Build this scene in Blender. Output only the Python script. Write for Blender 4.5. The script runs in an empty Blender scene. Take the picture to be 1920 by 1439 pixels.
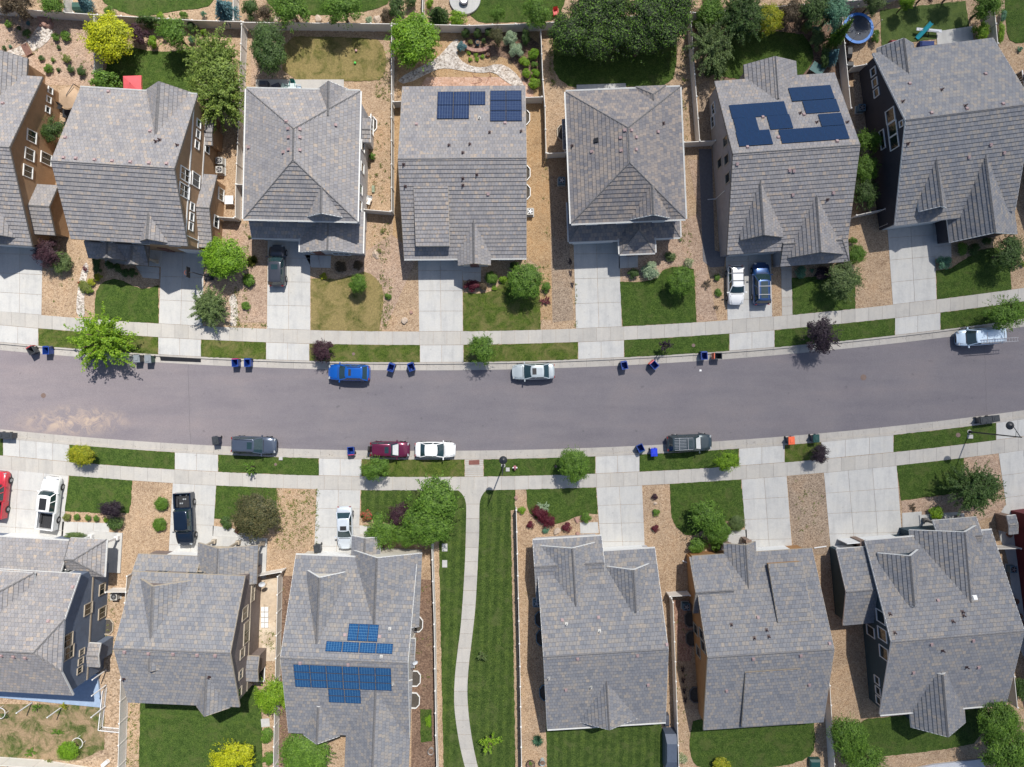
import bpy, bmesh, math, random
import numpy as np
from mathutils import Vector, Matrix
R = math.radians
S = bpy.context.scene
COL = S.collection

# ------------------------------------------------------------------ camera, sky, sun, exposure
CAMH = 75.0
cam_d = bpy.data.cameras.new('camera'); cam_d.sensor_width = 36.0
cam_d.lens = 36.0 * CAMH / 115.2; cam_d.clip_end = 3000.0; cam_d.clip_start = 0.5
cam = bpy.data.objects.new('camera', cam_d); COL.objects.link(cam)
cam.location = (0, 0, CAMH); cam.rotation_euler = (0, 0, 0); S.camera = cam

SUN_DIM_MAX = .27
SUN_EL, SUN_AZ = 57.5, 21.0            # elevation; azimuth clockwise from +Y
w = bpy.data.worlds.new("World"); S.world = w; w.use_nodes = True
nt = w.node_tree
sky = nt.nodes.new('ShaderNodeTexSky'); sky.sky_type = 'NISHITA'; sky.sun_disc = False
sky.sun_elevation = R(SUN_EL); sky.sun_rotation = R(SUN_AZ); sky.altitude = 1600
sky.air_density = 1.0; sky.dust_density = 1.5
bgn = nt.nodes['Background']; bgn.inputs[1].default_value = 0.086
nt.links.new(sky.outputs[0], bgn.inputs[0])
sd = bpy.data.lights.new('sun', 'SUN'); sd.energy = 4.15; sd.angle = R(0.8); sd.color = (1.0, 0.955, 0.89)
sun = bpy.data.objects.new('sun', sd); COL.objects.link(sun)
dv = Vector((math.sin(R(SUN_AZ)) * math.cos(R(SUN_EL)), math.cos(R(SUN_AZ)) * math.cos(R(SUN_EL)), math.sin(R(SUN_EL))))
sun.rotation_euler = dv.to_track_quat('Z', 'Y').to_euler(); sun.location = (0, 0, 60)
S.view_settings.view_transform = 'Standard'; S.view_settings.look = 'None'
S.view_settings.exposure = 0.53; S.view_settings.gamma = 1.0
S.render.engine = 'CYCLES'

# ------------------------------------------------------------------ plan helpers
HCL = 400.0; _of = HCL / math.tan(R(SUN_EL))
_bm = bmesh.new(); bmesh.ops.create_uvsphere(_bm, u_segments=48, v_segments=24, radius=1.0)
_me = bpy.data.meshes.new('sun_dim_cloud'); _bm.to_mesh(_me); _bm.free()
sun_dim_cloud = bpy.data.objects.new('sun_dim_cloud', _me); COL.objects.link(sun_dim_cloud)  # added veil out of view, placed to dim sunlight on the east side
sun_dim_cloud.location = (_of * math.sin(R(SUN_AZ)) + 250, _of * math.cos(R(SUN_AZ)), HCL); sun_dim_cloud.scale = (300, 420, 14)
sun_dim_cloud['label'] = 'thin unseen veil added high up to dim the sun over the east side'; sun_dim_cloud['category'] = 'sun_dim_cloud'; sun_dim_cloud['kind'] = 'structure'
_m = bpy.data.materials.new('sun_dim_veil'); _m.use_nodes = True; _t = _m.node_tree; _t.nodes.clear()
_o = _t.nodes.new('ShaderNodeOutputMaterial'); _tr = _t.nodes.new('ShaderNodeBsdfTransparent'); _df = _t.nodes.new('ShaderNodeBsdfTranslucent')
_mx = _t.nodes.new('ShaderNodeMixShader'); _tc = _t.nodes.new('ShaderNodeTexCoord'); _sx = _t.nodes.new('ShaderNodeSeparateXYZ'); _rp = _t.nodes.new('ShaderNodeMapRange')
_t.links.new(_tc.outputs['Object'], _sx.inputs[0]); _t.links.new(_sx.outputs[0], _rp.inputs[0])
_rp.interpolation_type = 'SMOOTHSTEP'
for _i, _v in ((1, -1.03), (2, -.62), (3, 0.0), (4, SUN_DIM_MAX)): _rp.inputs[_i].default_value = _v
_t.links.new(_rp.outputs[0], _mx.inputs[0]); _t.links.new(_tr.outputs[0], _mx.inputs[1]); _t.links.new(_df.outputs[0], _mx.inputs[2]); _t.links.new(_mx.outputs[0], _o.inputs[0])
_me.materials.append(_m)
def P(px, py, z=0.0):
    """plan grid (6 cm per step at ground level) -> metres, for a point at height z"""
    k = 0.06 * (CAMH - z) / CAMH
    return Vector(((px - 960) * k, (719.5 - py) * k, z))

def tag(o, label=None, cat=None, group=None, kind=None):
    if label: o['label'] = label
    if cat: o['category'] = cat
    if group: o['group'] = group
    if kind: o['kind'] = kind
    return o

def empty(name, loc=(0, 0, 0), rz=0.0):
    o = bpy.data.objects.new(name, None); o.empty_display_size = .2
    COL.objects.link(o); o.location = loc; o.rotation_euler = (0, 0, rz); return o

class MB:
    """mesh builder: collects polygons, links them as ONE mesh object"""
    def __init__(s): s.v = []; s.f = []; s.uv = []; s.mi = []; s.sm = []
    def poly(s, pts, mi=0, uv=None, sm=False):
        b = len(s.v); s.v += [tuple(p) for p in pts]; s.f.append(list(range(b, b + len(pts))))
        s.uv.append(uv); s.mi.append(mi); s.sm.append(sm)
    def mesh(s, V, F, mi=0, sm=False):
        b = len(s.v); s.v += [tuple(p) for p in V]
        for f in F: s.f.append([b + i for i in f]); s.uv.append(None); s.mi.append(mi); s.sm.append(sm)
    def box(s, c, d, rz=0.0, mi=0, M=None):
        hx, hy, hz = d[0] / 2, d[1] / 2, d[2] / 2
        V = [Vector((x, y, z)) for x in (-hx, hx) for y in (-hy, hy) for z in (-hz, hz)]
        m = M if M is not None else Matrix.Rotation(rz, 4, 'Z')
        V = [m @ q + Vector(c) for q in V]
        s.mesh(V, [(0, 1, 3, 2), (4, 6, 7, 5), (0, 4, 5, 1), (2, 3, 7, 6), (0, 2, 6, 4), (1, 5, 7, 3)], mi)
    def bar(s, a, b, w=.05, h=None, mi=0):
        a = Vector(a); b = Vector(b); d = b - a; L = d.length
        if L < 1e-5: return
        q = d.to_track_quat('X', 'Z').to_matrix().to_4x4()
        s.box((a + b) / 2, (L, w, h or w), M=q, mi=mi)
    def tube(s, a, b, r0, r1=None, n=8, mi=0, sm=True, caps=True):
        a = Vector(a); b = Vector(b); r1 = r0 if r1 is None else r1
        q = (b - a).to_track_quat('Z', 'Y').to_matrix()
        V = []; 
        for c, r in ((a, r0), (b, r1)):
            for i in range(n):
                t = 2 * math.pi * i / n; V.append(c + q @ Vector((r * math.cos(t), r * math.sin(t), 0)))
        F = [(i, (i + 1) % n, n + (i + 1) % n, n + i) for i in range(n)]
        s.mesh(V, F, mi, sm)
        if caps:
            s.poly(V[n:], mi); s.poly(V[:n][::-1], mi)
    def prism(s, pts2, z0, z1, mi=0, mi_side=None, bottom=False):
        """outline (x,y) list extruded between two heights"""
        area = sum(a[0] * b[1] - b[0] * a[1] for a, b in zip(pts2, pts2[1:] + pts2[:1]))
        if area < 0: pts2 = pts2[::-1]
        n = len(pts2)
        s.poly([(p[0], p[1], z1) for p in pts2], mi)
        ms = mi if mi_side is None else mi_side
        for i in range(n):
            a, b = pts2[i], pts2[(i + 1) % n]
            s.poly([(a[0], a[1], z0), (b[0], b[1], z0), (b[0], b[1], z1), (a[0], a[1], z1)], ms)
        if bottom: s.poly([(p[0], p[1], z0) for p in pts2[::-1]], ms)
    def build(s, name, mats, parent=None, tri=False, data_only=False):
        me = bpy.data.meshes.new(name); me.from_pydata(s.v, [], s.f)
        if not isinstance(mats, (list, tuple)): mats = [mats]
        for m in mats: me.materials.append(m)
        me.polygons.foreach_set('material_index', s.mi)
        me.polygons.foreach_set('use_smooth', s.sm)
        if any(u is not None for u in s.uv):
            ul = me.uv_layers.new(name='uv'); k = 0
            for f, u in zip(s.f, s.uv):
                for j in range(len(f)):
                    ul.data[k].uv = u[j] if u is not None else (0, 0)
                    k += 1
        me.validate(clean_customdata=False); me.update()
        if tri:
            bm = bmesh.new(); bm.from_mesh(me)
            bmesh.ops.triangulate(bm, faces=[f for f in bm.faces if len(f.verts) > 4])
            bm.to_mesh(me); bm.free()
        if data_only: return me
        o = bpy.data.objects.new(name, me); COL.objects.link(o)
        if parent is not None: o.parent = parent
        return o

# ------------------------------------------------------------------ materials
MATS = {}
class NT:
    def __init__(s, name):
        s.m = bpy.data.materials.new(name); s.m.use_nodes = True; s.t = s.m.node_tree
        s.t.nodes.clear(); s.out = s.n('ShaderNodeOutputMaterial'); MATS[name] = s.m
    def n(s, ty, **k):
        nd = s.t.nodes.new(ty)
        for a, b in k.items(): setattr(nd, a, b)
        return nd
    def l(s, a, b): s.t.links.new(a, b)
    def pr(s, base=None, rough=.8, **k):
        p = s.n('ShaderNodeBsdfPrincipled'); p.inputs['Roughness'].default_value = rough
        if base is not None:
            if hasattr(base, 'type') and not isinstance(base, tuple): s.l(base, p.inputs['Base Color'])
            else: p.inputs['Base Color'].default_value = (*base, 1)
        for a, b in k.items():
            a = a.replace('_', ' ')
            p.inputs[a].default_value = b
        s.l(p.outputs[0], s.out.inputs[0]); return p
    def co(s, kind='Object'):
        return s.n('ShaderNodeTexCoord').outputs[kind]
    def noise(s, vec, scale, detail=3, rough=.55, out=0, dist=0.0):
        q = s.n('ShaderNodeTexNoise'); q.inputs['Scale'].default_value = scale
        q.inputs['Detail'].default_value = detail; q.inputs['Roughness'].default_value = rough
        q.inputs['Distortion'].default_value = dist
        s.l(vec, q.inputs['Vector']); return q.outputs[out]
    def vor(s, vec, scale, out='Color', feature='F1'):
        q = s.n('ShaderNodeTexVoronoi'); q.inputs['Scale'].default_value = scale; q.feature = feature
        s.l(vec, q.inputs['Vector']); return q.outputs[out]
    def ramp(s, fac, stops, interp='LINEAR'):
        r = s.n('ShaderNodeValToRGB'); cr = r.color_ramp; cr.interpolation = interp
        while len(cr.elements) < len(stops): cr.elements.new(.5)
        for e, (p, c) in zip(cr.elements, stops):
            e.position = p; e.color = (*c, 1) if isinstance(c, tuple) else (c, c, c, 1)
        s.l(fac, r.inputs[0]); return r.outputs[0]
    def mix(s, fac, a, b, mode='MIX'):
        x = s.n('ShaderNodeMix', data_type='RGBA', blend_type=mode)
        for sock, v in ((x.inputs['Factor'], fac), (x.inputs[6], a), (x.inputs[7], b)):
            if isinstance(v, (int, float)): sock.default_value = v if sock.type == 'VALUE' else (v, v, v, 1)
            elif isinstance(v, tuple): sock.default_value = (*v, 1)
            else: s.l(v, sock)
        return x.outputs[2]
    def math(s, op, a, b=None, c=None):
        x = s.n('ShaderNodeMath', operation=op)
        for i, v in enumerate((a, b, c)):
            if v is None: continue
            if isinstance(v, (int, float)): x.inputs[i].default_value = v
            else: s.l(v, x.inputs[i])
        return x.outputs[0]
    def bump(s, p, h, strength=.3, dist=.05):
        b = s.n('ShaderNodeBump'); b.inputs['Strength'].default_value = strength
        b.inputs['Distance'].default_value = dist; s.l(h, b.inputs['Height']); s.l(b.outputs[0], p.inputs['Normal'])

def gray(c, k): return tuple(x * k for x in c)

def m_gravel(name, c1, c2, c3, cell=9.0, seed=0.0, dark=(.10, .075, .055)):
    q = NT(name); co = q.co()
    mp = q.n('ShaderNodeMapping'); mp.inputs['Location'].default_value = (seed, seed * .7, 0); q.l(co, mp.inputs[0]); v = mp.outputs[0]
    cell_c = q.vor(v, cell)
    bw = q.n('ShaderNodeSeparateColor'); q.l(cell_c, bw.inputs[0])
    base = q.ramp(bw.outputs[0], [(0, gray(c2, .75)), (.15, gray(c2, 1.12)), (.45, c1), (.8, gray(c3, .95)), (1, gray(c3, 1.12))])
    big = q.noise(v, .30, 6, .7, dist=.5)
    base = q.mix(.6, base, q.ramp(big, [(.34, (.68, .66, .66)), (.5, (1, 1, 1)), (.66, (1.06, .96, .86))]), 'MULTIPLY')
    med = q.noise(v, 2.5, 4, .7)
    base = q.mix(.6, base, q.ramp(med, [(.3, (.74, .72, .7)), (.6, (1.05, 1.05, 1.05))]), 'MULTIPLY')
    p = q.pr(base, .9)
    d = q.vor(v, cell, 'Distance')
    q.bump(p, q.math('SUBTRACT', 1.0, d), .9, .05)
    return q.m

def m_grass(name, c_dark, c_mid, c_light, dry=None, dryamt=.5, stripes=0.0, rz=0.0):
    q = NT(name); v = q.co()
    f = q.noise(v, 9.0, 5, .8); m = q.noise(v, 1.3, 4, .65); b = q.noise(v, .28, 3)
    col = q.ramp(f, [(.36, c_dark), (.5, c_mid), (.66, c_light)])
    col = q.mix(.8, col, q.ramp(m, [(.34, (.62, .68, .6)), (.52, (1, 1, 1)), (.68, (1.3, 1.2, 1.05))]), 'MULTIPLY')
    if stripes:
        mp = q.n('ShaderNodeMapping'); mp.inputs['Rotation'].default_value = (0, 0, rz); q.l(v, mp.inputs[0])
        wv = q.n('ShaderNodeTexWave'); wv.inputs['Scale'].default_value = .32; wv.inputs['Distortion'].default_value = .7
        q.l(mp.outputs[0], wv.inputs['Vector'])
        col = q.mix(stripes, col, q.ramp(wv.outputs['Fac'], [(.3, (.82, .85, .8)), (.7, (1.15, 1.12, 1.05))]), 'MULTIPLY')
    if dry:
        dn = q.noise(v, .55, 6, .72, dist=.6)
        msk = q.ramp(dn, [(dryamt - .09, 0.0), (dryamt + .09, 1.0)])
        dcol = q.ramp(q.noise(v, 6, 5, .8), [(.3, gray(dry, .62)), (.7, gray(dry, 1.25))])
        col = q.mix(msk, col, dcol)
    p = q.pr(col, .95)
    p.inputs['Specular IOR Level'].default_value = .2
    q.bump(p, q.noise(v, 14, 6, .85), 1.0, .12)
    return q.m

def m_conc(name, c, var=.12, stain=.25):
    q = NT(name); v = q.co()
    g = q.n('ShaderNodeNewGeometry')
    isl = q.ramp(g.outputs['Random Per Island'], [(0, 1 - var), (1, 1 + var * .5)])
    col = q.mix(1.0, c, isl, 'MULTIPLY')
    n1 = q.noise(v, .7, 6, .65); n2 = q.noise(v, 6, 5, .7)
    col = q.mix(stain * 2, col, q.ramp(n1, [(.28, (.76, .77, .80)), (.5, (1, 1, 1)), (.7, (1.06, 1.03, .98))]), 'MULTIPLY')
    col = q.mix(.5, col, q.ramp(n2, [(.3, (.86, .86, .86)), (.65, (1.06, 1.06, 1.06))]), 'MULTIPLY')
    mp = q.n('ShaderNodeMapping'); mp.inputs['Scale'].default_value = (1.6, .22, 1); q.l(v, mp.inputs[0])
    col = q.mix(stain * 1.6, col, q.ramp(q.noise(mp.outputs[0], 1.1, 5, .65), [(.34, (.80, .80, .81)), (.5, (1, 1, 1)), (.68, (1.07, 1.06, 1.04))]), 'MULTIPLY')
    sp = q.ramp(q.noise(v, 1.9, 2, .5), [(.70, 0.0), (.76, 1.0)]); col = q.mix(q.math('MULTIPLY', sp, .35), col, (.20, .19, .18))
    p = q.pr(col, .85); q.bump(p, q.noise(v, 60, 3), .15, .01)
    return q.m

def m_asphalt(name, c):
    q = NT(name); v = q.co()
    sp = q.vor(v, 28); se = q.n('ShaderNodeSeparateColor'); q.l(sp, se.inputs[0])
    col = q.mix(1.0, c, q.ramp(se.outputs[0], [(0, .85), (.5, 1.0), (1, 1.15)]), 'MULTIPLY')
    mp = q.n('ShaderNodeMapping'); mp.inputs['Scale'].default_value = (.14, 1.0, 1); q.l(v, mp.inputs[0])
    tr = q.noise(mp.outputs[0], .55, 5, .6)
    col = q.mix(.8, col, q.ramp(tr, [(.3, (.84, .84, .87)), (.5, (1, 1, 1)), (.7, (1.12, 1.08, 1.05))]), 'MULTIPLY')
    bl = q.noise(v, .12, 5, .7, dist=.4)
    col = q.mix(.8, col, q.ramp(bl, [(.3, (.86, .86, .9)), (.55, (1, 1, 1)), (.75, (1.14, 1.1, 1.05))]), 'MULTIPLY')
    # paler towards the west end, then a patch of dusty sediment
    xs = q.n('ShaderNodeSeparateXYZ'); q.l(v, xs.inputs[0])
    near = q.ramp(q.math('ADD', q.math('MULTIPLY', xs.outputs[0], .0125), .75), [(.0, 1.0), (.55, 0.0)])
    col = q.mix(near, col, q.mix(1.0, col, (1.42, 1.34, 1.28), 'MULTIPLY'))
    mp2 = q.n('ShaderNodeMapping'); mp2.inputs['Location'].default_value = (49.5 / 7.5, 4.2 / 2.0, 0); mp2.inputs['Scale'].default_value = (1 / 7.5, 1 / 2.0, 1); q.l(v, mp2.inputs[0])
    ln = q.n('ShaderNodeVectorMath', operation='LENGTH'); q.l(mp2.outputs[0], ln.inputs[0])
    blob = q.ramp(ln.outputs['Value'], [(.35, 1.0), (1.0, 0.0)])
    dn = q.ramp(q.noise(v, .6, 6, .7, dist=1.2), [(.44, 0.0), (.62, 1.0)])
    col = q.mix(q.math('MULTIPLY', q.math('MULTIPLY', blob, dn), .85), col, (.44, .34, .26))
    # old oil drips and worn lane tone
    od = q.ramp(q.noise(v, 1.4, 2, .4), [(.72, 0.0), (.77, 1.0)]); col = q.mix(q.math('MULTIPLY', od, .4), col, (.08, .075, .08))
    p = q.pr(col, .92); q.bump(p, sp, .25, .01)
    return q.m

TILE_W, TILE_H = .36, .42
def m_tile(name, stops, clump=.35, bright=1.0):
    q = NT(name); uv = q.co('UV')
    br = q.n('ShaderNodeTexBrick'); br.offset = .5; br.squash = 1.0
    for k, val in (('Scale', 1.0), ('Mortar Size', .011), ('Mortar Smooth', .2), ('Bias', 0.0), ('Brick Width', TILE_W), ('Row Height', TILE_H)):
        br.inputs[k].default_value = val
    br.inputs['Color1'].default_value = (0, 0, 0, 1); br.inputs['Color2'].default_value = (1, 1, 1, 1)
    br.inputs['Mortar'].default_value = (.4, .4, .4, 1)
    q.l(uv, br.inputs['Vector'])
    mp = q.n('ShaderNodeMapping'); mp.inputs['Scale'].default_value = (1.0, 2.1, 1); q.l(uv, mp.inputs[0])
    nz = q.ramp(q.noise(mp.outputs[0], .95, 3, .6), [(.3, 0.0), (.7, 1.0)])
    f = q.math('ADD', q.math('MULTIPLY', br.outputs['Color'], 1 - clump), q.math('MULTIPLY', nz, clump))
    f = q.math('ADD', q.math('MULTIPLY', f, .82), .08)
    col = q.ramp(f, [(p, gray(c, bright)) for p, c in stops], 'LINEAR')
    st = q.noise(q.co(), .5, 5, .65)
    col = q.mix(.6, col, q.ramp(st, [(.3, (.84, .85, .88)), (.6, (1.04, 1.03, 1.0))]), 'MULTIPLY')
    col = q.mix(.5, col, q.ramp(q.noise(uv, 7, 4, .7), [(.3, (.82, .82, .82)), (.7, (1.1, 1.1, 1.1))]), 'MULTIPLY')
    col = q.mix(q.math('MULTIPLY', br.outputs['Fac'], .85), col, (.045, .045, .05))
    p = q.pr(col, .85)
    q.bump(p, q.math('SUBTRACT', 1.0, br.outputs['Fac']), .5, .02)
    return q.m

def m_plain(name, c, rough=.7, nz=.12, scale=3.0, **k):
    q = NT(name); v = q.co()
    col = q.mix(1.0, c, q.ramp(q.noise(v, scale, 5, .65), [(.3, 1 - nz), (.7, 1 + nz)]), 'MULTIPLY')
    q.pr(col, rough, **k); return q.m

def m_siding(name, c, pitch=.2):
    q = NT(name); v = q.co()
    xs = q.n('ShaderNodeSeparateXYZ'); q.l(v, xs.inputs[0])
    fr = q.math('FRACT', q.math('MULTIPLY', xs.outputs[2], 1 / pitch))
    col = q.mix(1.0, c, q.ramp(q.noise(v, 1.2, 5, .65), [(.3, .86), (.7, 1.1)]), 'MULTIPLY')
    col = q.mix(q.ramp(fr, [(0, 1.0), (.08, 0.0)]), col, gray(c, .45))
    p = q.pr(col, .8); q.bump(p, fr, .4, .02); return q.m

def m_car(name, c, metal=.35, rough=.28):
    q = NT(name); v = q.co()
    col = q.mix(1.0, c, q.ramp(q.noise(v, 1.5, 4, .6), [(.3, .93), (.7, 1.05)]), 'MULTIPLY')
    p = q.pr(col, rough, Metallic=metal)
    p.inputs['Coat Weight'].default_value = .7; p.inputs['Coat Roughness'].default_value = .06
    return q.m

def m_foliage(name, c1, c2, c3=None, trans=.25):
    q = NT(name); g = q.n('ShaderNodeNewGeometry'); v = q.co()
    c3 = c3 or gray(c2, 1.35)
    col = q.ramp(g.outputs['Random Per Island'], [(0, c1), (.55, c2), (1, c3)])
    col = q.mix(.7, col, q.ramp(q.noise(v, 3.2, 3, .6), [(.32, (.52, .56, .55)), (.52, (1, 1, 1)), (.68, (1.35, 1.3, 1.1))]), 'MULTIPLY')
    d = q.n('ShaderNodeBsdfDiffuse'); t = q.n('ShaderNodeBsdfTranslucent'); q.l(col, d.inputs[0]); q.l(col, t.inputs[0])
    gl = q.n('ShaderNodeBsdfGlossy'); gl.inputs['Roughness'].default_value = .5; gl.inputs[0].default_value = (1, 1, 1, 1)
    mx = q.n('ShaderNodeMixShader'); mx.inputs[0].default_value = trans; q.l(d.outputs[0], mx.inputs[1]); q.l(t.outputs[0], mx.inputs[2])
    m2 = q.n('ShaderNodeMixShader'); m2.inputs[0].default_value = .015; q.l(mx.outputs[0], m2.inputs[1]); q.l(gl.outputs[0], m2.inputs[2])
    q.l(m2.outputs[0], q.out.inputs[0]); return q.m

def m_solar(name, cell, line, edge, nx=6, ny=10, lw=.06, rough=.12):
    q = NT(name); uv = q.co('UV')
    xs = q.n('ShaderNodeSeparateXYZ'); q.l(uv, xs.inputs[0])
    def grid(s, n, w_):
        fr = q.math('FRACT', q.math('MULTIPLY', s, float(n)))
        a = q.math('ABSOLUTE', q.math('SUBTRACT', fr, .5)); return q.math('GREATER_THAN', a, .5 - w_)
    g = q.math('MAXIMUM', grid(xs.outputs[0], nx, lw), grid(xs.outputs[1], ny, lw))
    e = q.math('MAXIMUM', grid(xs.outputs[0], 1, .022), grid(xs.outputs[1], 1, .014))
    cc = q.mix(.8, cell, q.ramp(q.noise(uv, 3, 3), [(.3, .8), (.7, 1.2)]), 'MULTIPLY')
    col = q.mix(e, q.mix(g, cc, line), edge)
    p = q.pr(col, rough); p.inputs['Coat Weight'].default_value = .6; p.inputs['Coat Roughness'].default_value = .05
    return q.m

# ground surfaces
G_TAN = m_gravel('gravel_tan', (.41, .29, .18), (.29, .195, .12), (.48, .355, .24), 12.0)
G_PINK = m_gravel('gravel_pink', (.40, .28, .20), (.28, .195, .14), (.47, .35, .26), 11.0, 3.0)
G_ORANGE = m_gravel('gravel_orange', (.42, .275, .145), (.32, .20, .10), (.47, .33, .19), 14.0, 7.0)
G_WHITE = m_gravel('river_stones', (.50, .45, .40), (.30, .26, .22), (.60, .56, .51), 6.5, 11.0, (.16, .13, .11))
G_GREY = m_gravel('gravel_grey', (.31, .235, .165), (.21, .155, .11), (.40, .31, .23), 12.0, 5.0)
MULCH = m_gravel('mulch', (.17, .105, .072), (.12, .075, .052), (.24, .16, .11), 9.0, 2.0, (.05, .035, .025))
PAVER = m_gravel('flagstones', (.52, .42, .31), (.42, .34, .25), (.58, .49, .38), .9, 2.0, (.3, .24, .18))
EARTH = m_gravel('bare_earth', (.36, .26, .17), (.26, .185, .12), (.44, .33, .23), 6.0, 9.0)
LUSH = m_grass('grass_lush', (.020, .042, .006), (.058, .104, .018), (.12, .178, .040), dry=(.10, .125, .036), dryamt=.60)
LUSH2 = m_grass('grass_mown', (.021, .042, .008), (.059, .100, .020), (.118, .168, .042), stripes=.9, rz=R(2), dry=(.105, .13, .042), dryamt=.61)
MIXED = m_grass('grass_mixed', (.030, .052, .008), (.074, .114, .017), (.142, .185, .040), dry=(.18, .17, .06), dryamt=.54)
DRY = m_grass('grass_dry', (.05, .06, .015), (.12, .125, .032), (.20, .19, .065), dry=(.29, .23, .095), dryamt=.45)
PATCHY = m_grass('grass_patchy', (.035, .055, .012), (.09, .12, .03), (.17, .18, .07), dry=(.37, .265, .16), dryamt=.49)
TURF = m_grass('artificial_turf', (.075, .115, .030), (.092, .135, .038), (.108, .15, .046))
CONC = m_conc('concrete_drive', (.47, .465, .445), .07, .3)
CONC2 = m_conc('concrete_walk', (.43, .41, .375), .08, .25)
CONC3 = m_conc('concrete_kerb', (.40, .375, .34), .07, .25)
JOINT = m_plain('joint_fill', (.26, .25, .235), .95)
ASPH = m_asphalt('asphalt', (.166, .153, .165))
# roofs: concrete tiles
ST_WARM = [(0, (.15, .148, .162)), (.3, (.19, .185, .192)), (.48, (.228, .213, .205)), (.6, (.215, .213, .225)), (.78, (.30, .25, .205)), (1, (.37, .30, .235))]
ST_COOL = [(0, (.115, .12, .135)), (.3, (.155, .162, .18)), (.5, (.19, .19, .20)), (.66, (.215, .203, .192)), (.82, (.265, .232, .20)), (1, (.33, .275, .22))]
T_WARM = m_tile('roof_tile_warm', ST_WARM, .42, 1.2); T_COOL = m_tile('roof_tile_cool', ST_COOL, .42, 1.16)
T_RIDGE = m_plain('ridge_tile', (.15, .145, .145), .85, .25, 4)
T_RUST = m_tile('roof_tile_brown', [(0, (.10, .10, .115)), (.35, (.16, .155, .165)), (.6, (.22, .195, .18)), (1, (.32, .255, .205))], .4, 1.1)
TRIM_W = m_plain('trim_white', (.72, .72, .70), .5, .05)
TRIM_D = m_plain('trim_dark', (.14, .13, .12), .6, .1)
TRIM_T = m_plain('trim_tan', (.42, .36, .28), .6, .08)
W_TAN = m_siding('wall_tan', (.36, .225, .125)); W_CREAM = m_siding('wall_cream', (.62, .58, .50))
W_NAVY = m_siding('wall_slate', (.14, .175, .24)); W_BLACK = m_siding('wall_black', (.034, .036, .048))
W_TEAL = m_siding('wall_dark_teal', (.026, .056, .075)); W_GREY = m_siding('wall_grey', (.36, .335, .33))
W_TAUPE = m_siding('wall_taupe', (.20, .16, .145)); W_ORANGE = m_siding('wall_ochre', (.38, .20, .08))
W_RED = m_siding('wall_red', (.14, .016, .022)); W_OLIVE = m_siding('wall_sage', (.33, .33, .20))
BRICK = m_plain('stone_veneer', (.24, .17, .13), .9, .4, 7); W_LIGHT = m_siding('wall_light_grey', (.50, .49, .49))
GLASS = m_plain('window_glass', (.012, .022, .024), .04, .1, 2, **{'Specular_IOR_Level': .8})
CGLASS = m_plain('car_glass', (.018, .04, .045), .03, .15, 1, **{'Specular_IOR_Level': .9})
BLACK = m_plain('black_plastic', (.018, .018, .02), .5); RUBBER = m_plain('rubber', (.02, .02, .02), .85)
METAL = m_plain('metal', (.45, .45, .46), .35, .1, 3, Metallic=.8); WHITE = m_plain('white_paint', (.74, .74, .73), .45, .05)
VENTM = m_plain('vent_pink', (.34, .245, .24), .7); DARKM = m_plain('dark_pipe', (.06, .035, .035), .6)
VINYL = m_plain('vinyl_fence', (.66, .635, .59), .55, .06, 1.5); VCAP = m_plain('vinyl_cap', (.78, .76, .72), .5, .04)
ACM = m_plain('ac_case', (.42, .41, .38), .5); ACB = m_plain('ac_case_blue', (.10, .17, .22), .5)
BARK = m_plain('bark', (.12, .085, .06), .95, .35, 9); WOOD = m_plain('wood', (.36, .25, .15), .8, .25, 5)
ROCK = m_plain('boulder', (.45, .36, .28), .95, .3, 3); SLATE = m_plain('slate_stone', (.33, .20, .16), .95, .35, 4)
SOL_A = m_solar('solar_cells', (.012, .024, .070), (.10, .14, .22), (.015, .02, .03), 6, 10, .05)
SOL_B = m_solar('solar_mono', (.002, .017, .058), (.003, .02, .065), (.006, .032, .09), 6, 10, .02)
SOL_C = m_solar('solar_blue', (.007, .055, .16), (.09, .22, .36), (.012, .02, .04), 6, 6, .05)
# ------------------------------------------------------------------ the setting: ground, road, pavements
NX = [0, 298, 500, 700, 786, 1010, 1165, 1305, 1450, 1600, 1765, 1920]
NY = [584, 607, 617, 621, 622, 619, 612.5, 604.5, 594.5, 579, 561, 540]
SX = [0, 130, 328, 410, 598, 680, 870, 1000, 1116, 1200, 1384, 1470, 1538, 1675, 1866, 1920]
SY = [822, 833, 848.5, 853, 859.5, 861, 862, 859, 855.4, 853, 842, 834.5, 829, 816, 793, 786]
NC = np.polyfit((np.array(NX) - 960) / 960, NY, 4); SC = np.polyfit((np.array(SX) - 960) / 960, SY, 4)
def _ev(C, x):
    t = (x - 960) / 960
    if abs(t) <= 1.03: return float(np.polyval(C, t))
    s = math.copysign(1.03, t); d = float(np.polyval(np.polyder(C), s))
    return float(np.polyval(C, s)) + d * (t - s)
def NF(x, d=0.0): return _ev(NC, x) + d        # front edge of the north pavement; street side is +
def SF(x, d=0.0): return _ev(SC, x) + d        # kerb line on the south side
# offsets: north pavement 0..25.5, strip ..58, kerb ..61, gutter ..73 | south gutter -16..-3, kerb -3..0, strip 0..32.5, pavement ..58
def g2(px, py, z=0.0):
    v = P(px, py, 0); return (v.x, v.y)
def band(fun, d0, d1, x0, x1, step=20):
    xs = list(np.arange(x0, x1, step)) + [x1]
    return [(x, fun(x, d0)) for x in xs], [(x, fun(x, d1)) for x in xs]
def band_poly(fun, d0, d1, x0, x1, step=20):
    a, b = band(fun, d0, d1, x0, x1, step); return a + b[::-1]
def G(pts): return [g2(*p) for p in pts]

mb = MB(); mb.poly([(-420, -420, -.25), (420, -420, -.25), (420, 420, -.25), (-420, 420, -.25)])
tag(mb.build('ground', G_TAN), 'tan gravelly soil stretching away under the whole neighbourhood', 'ground', kind='structure')
XL, XR = -1100, 3000
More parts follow.
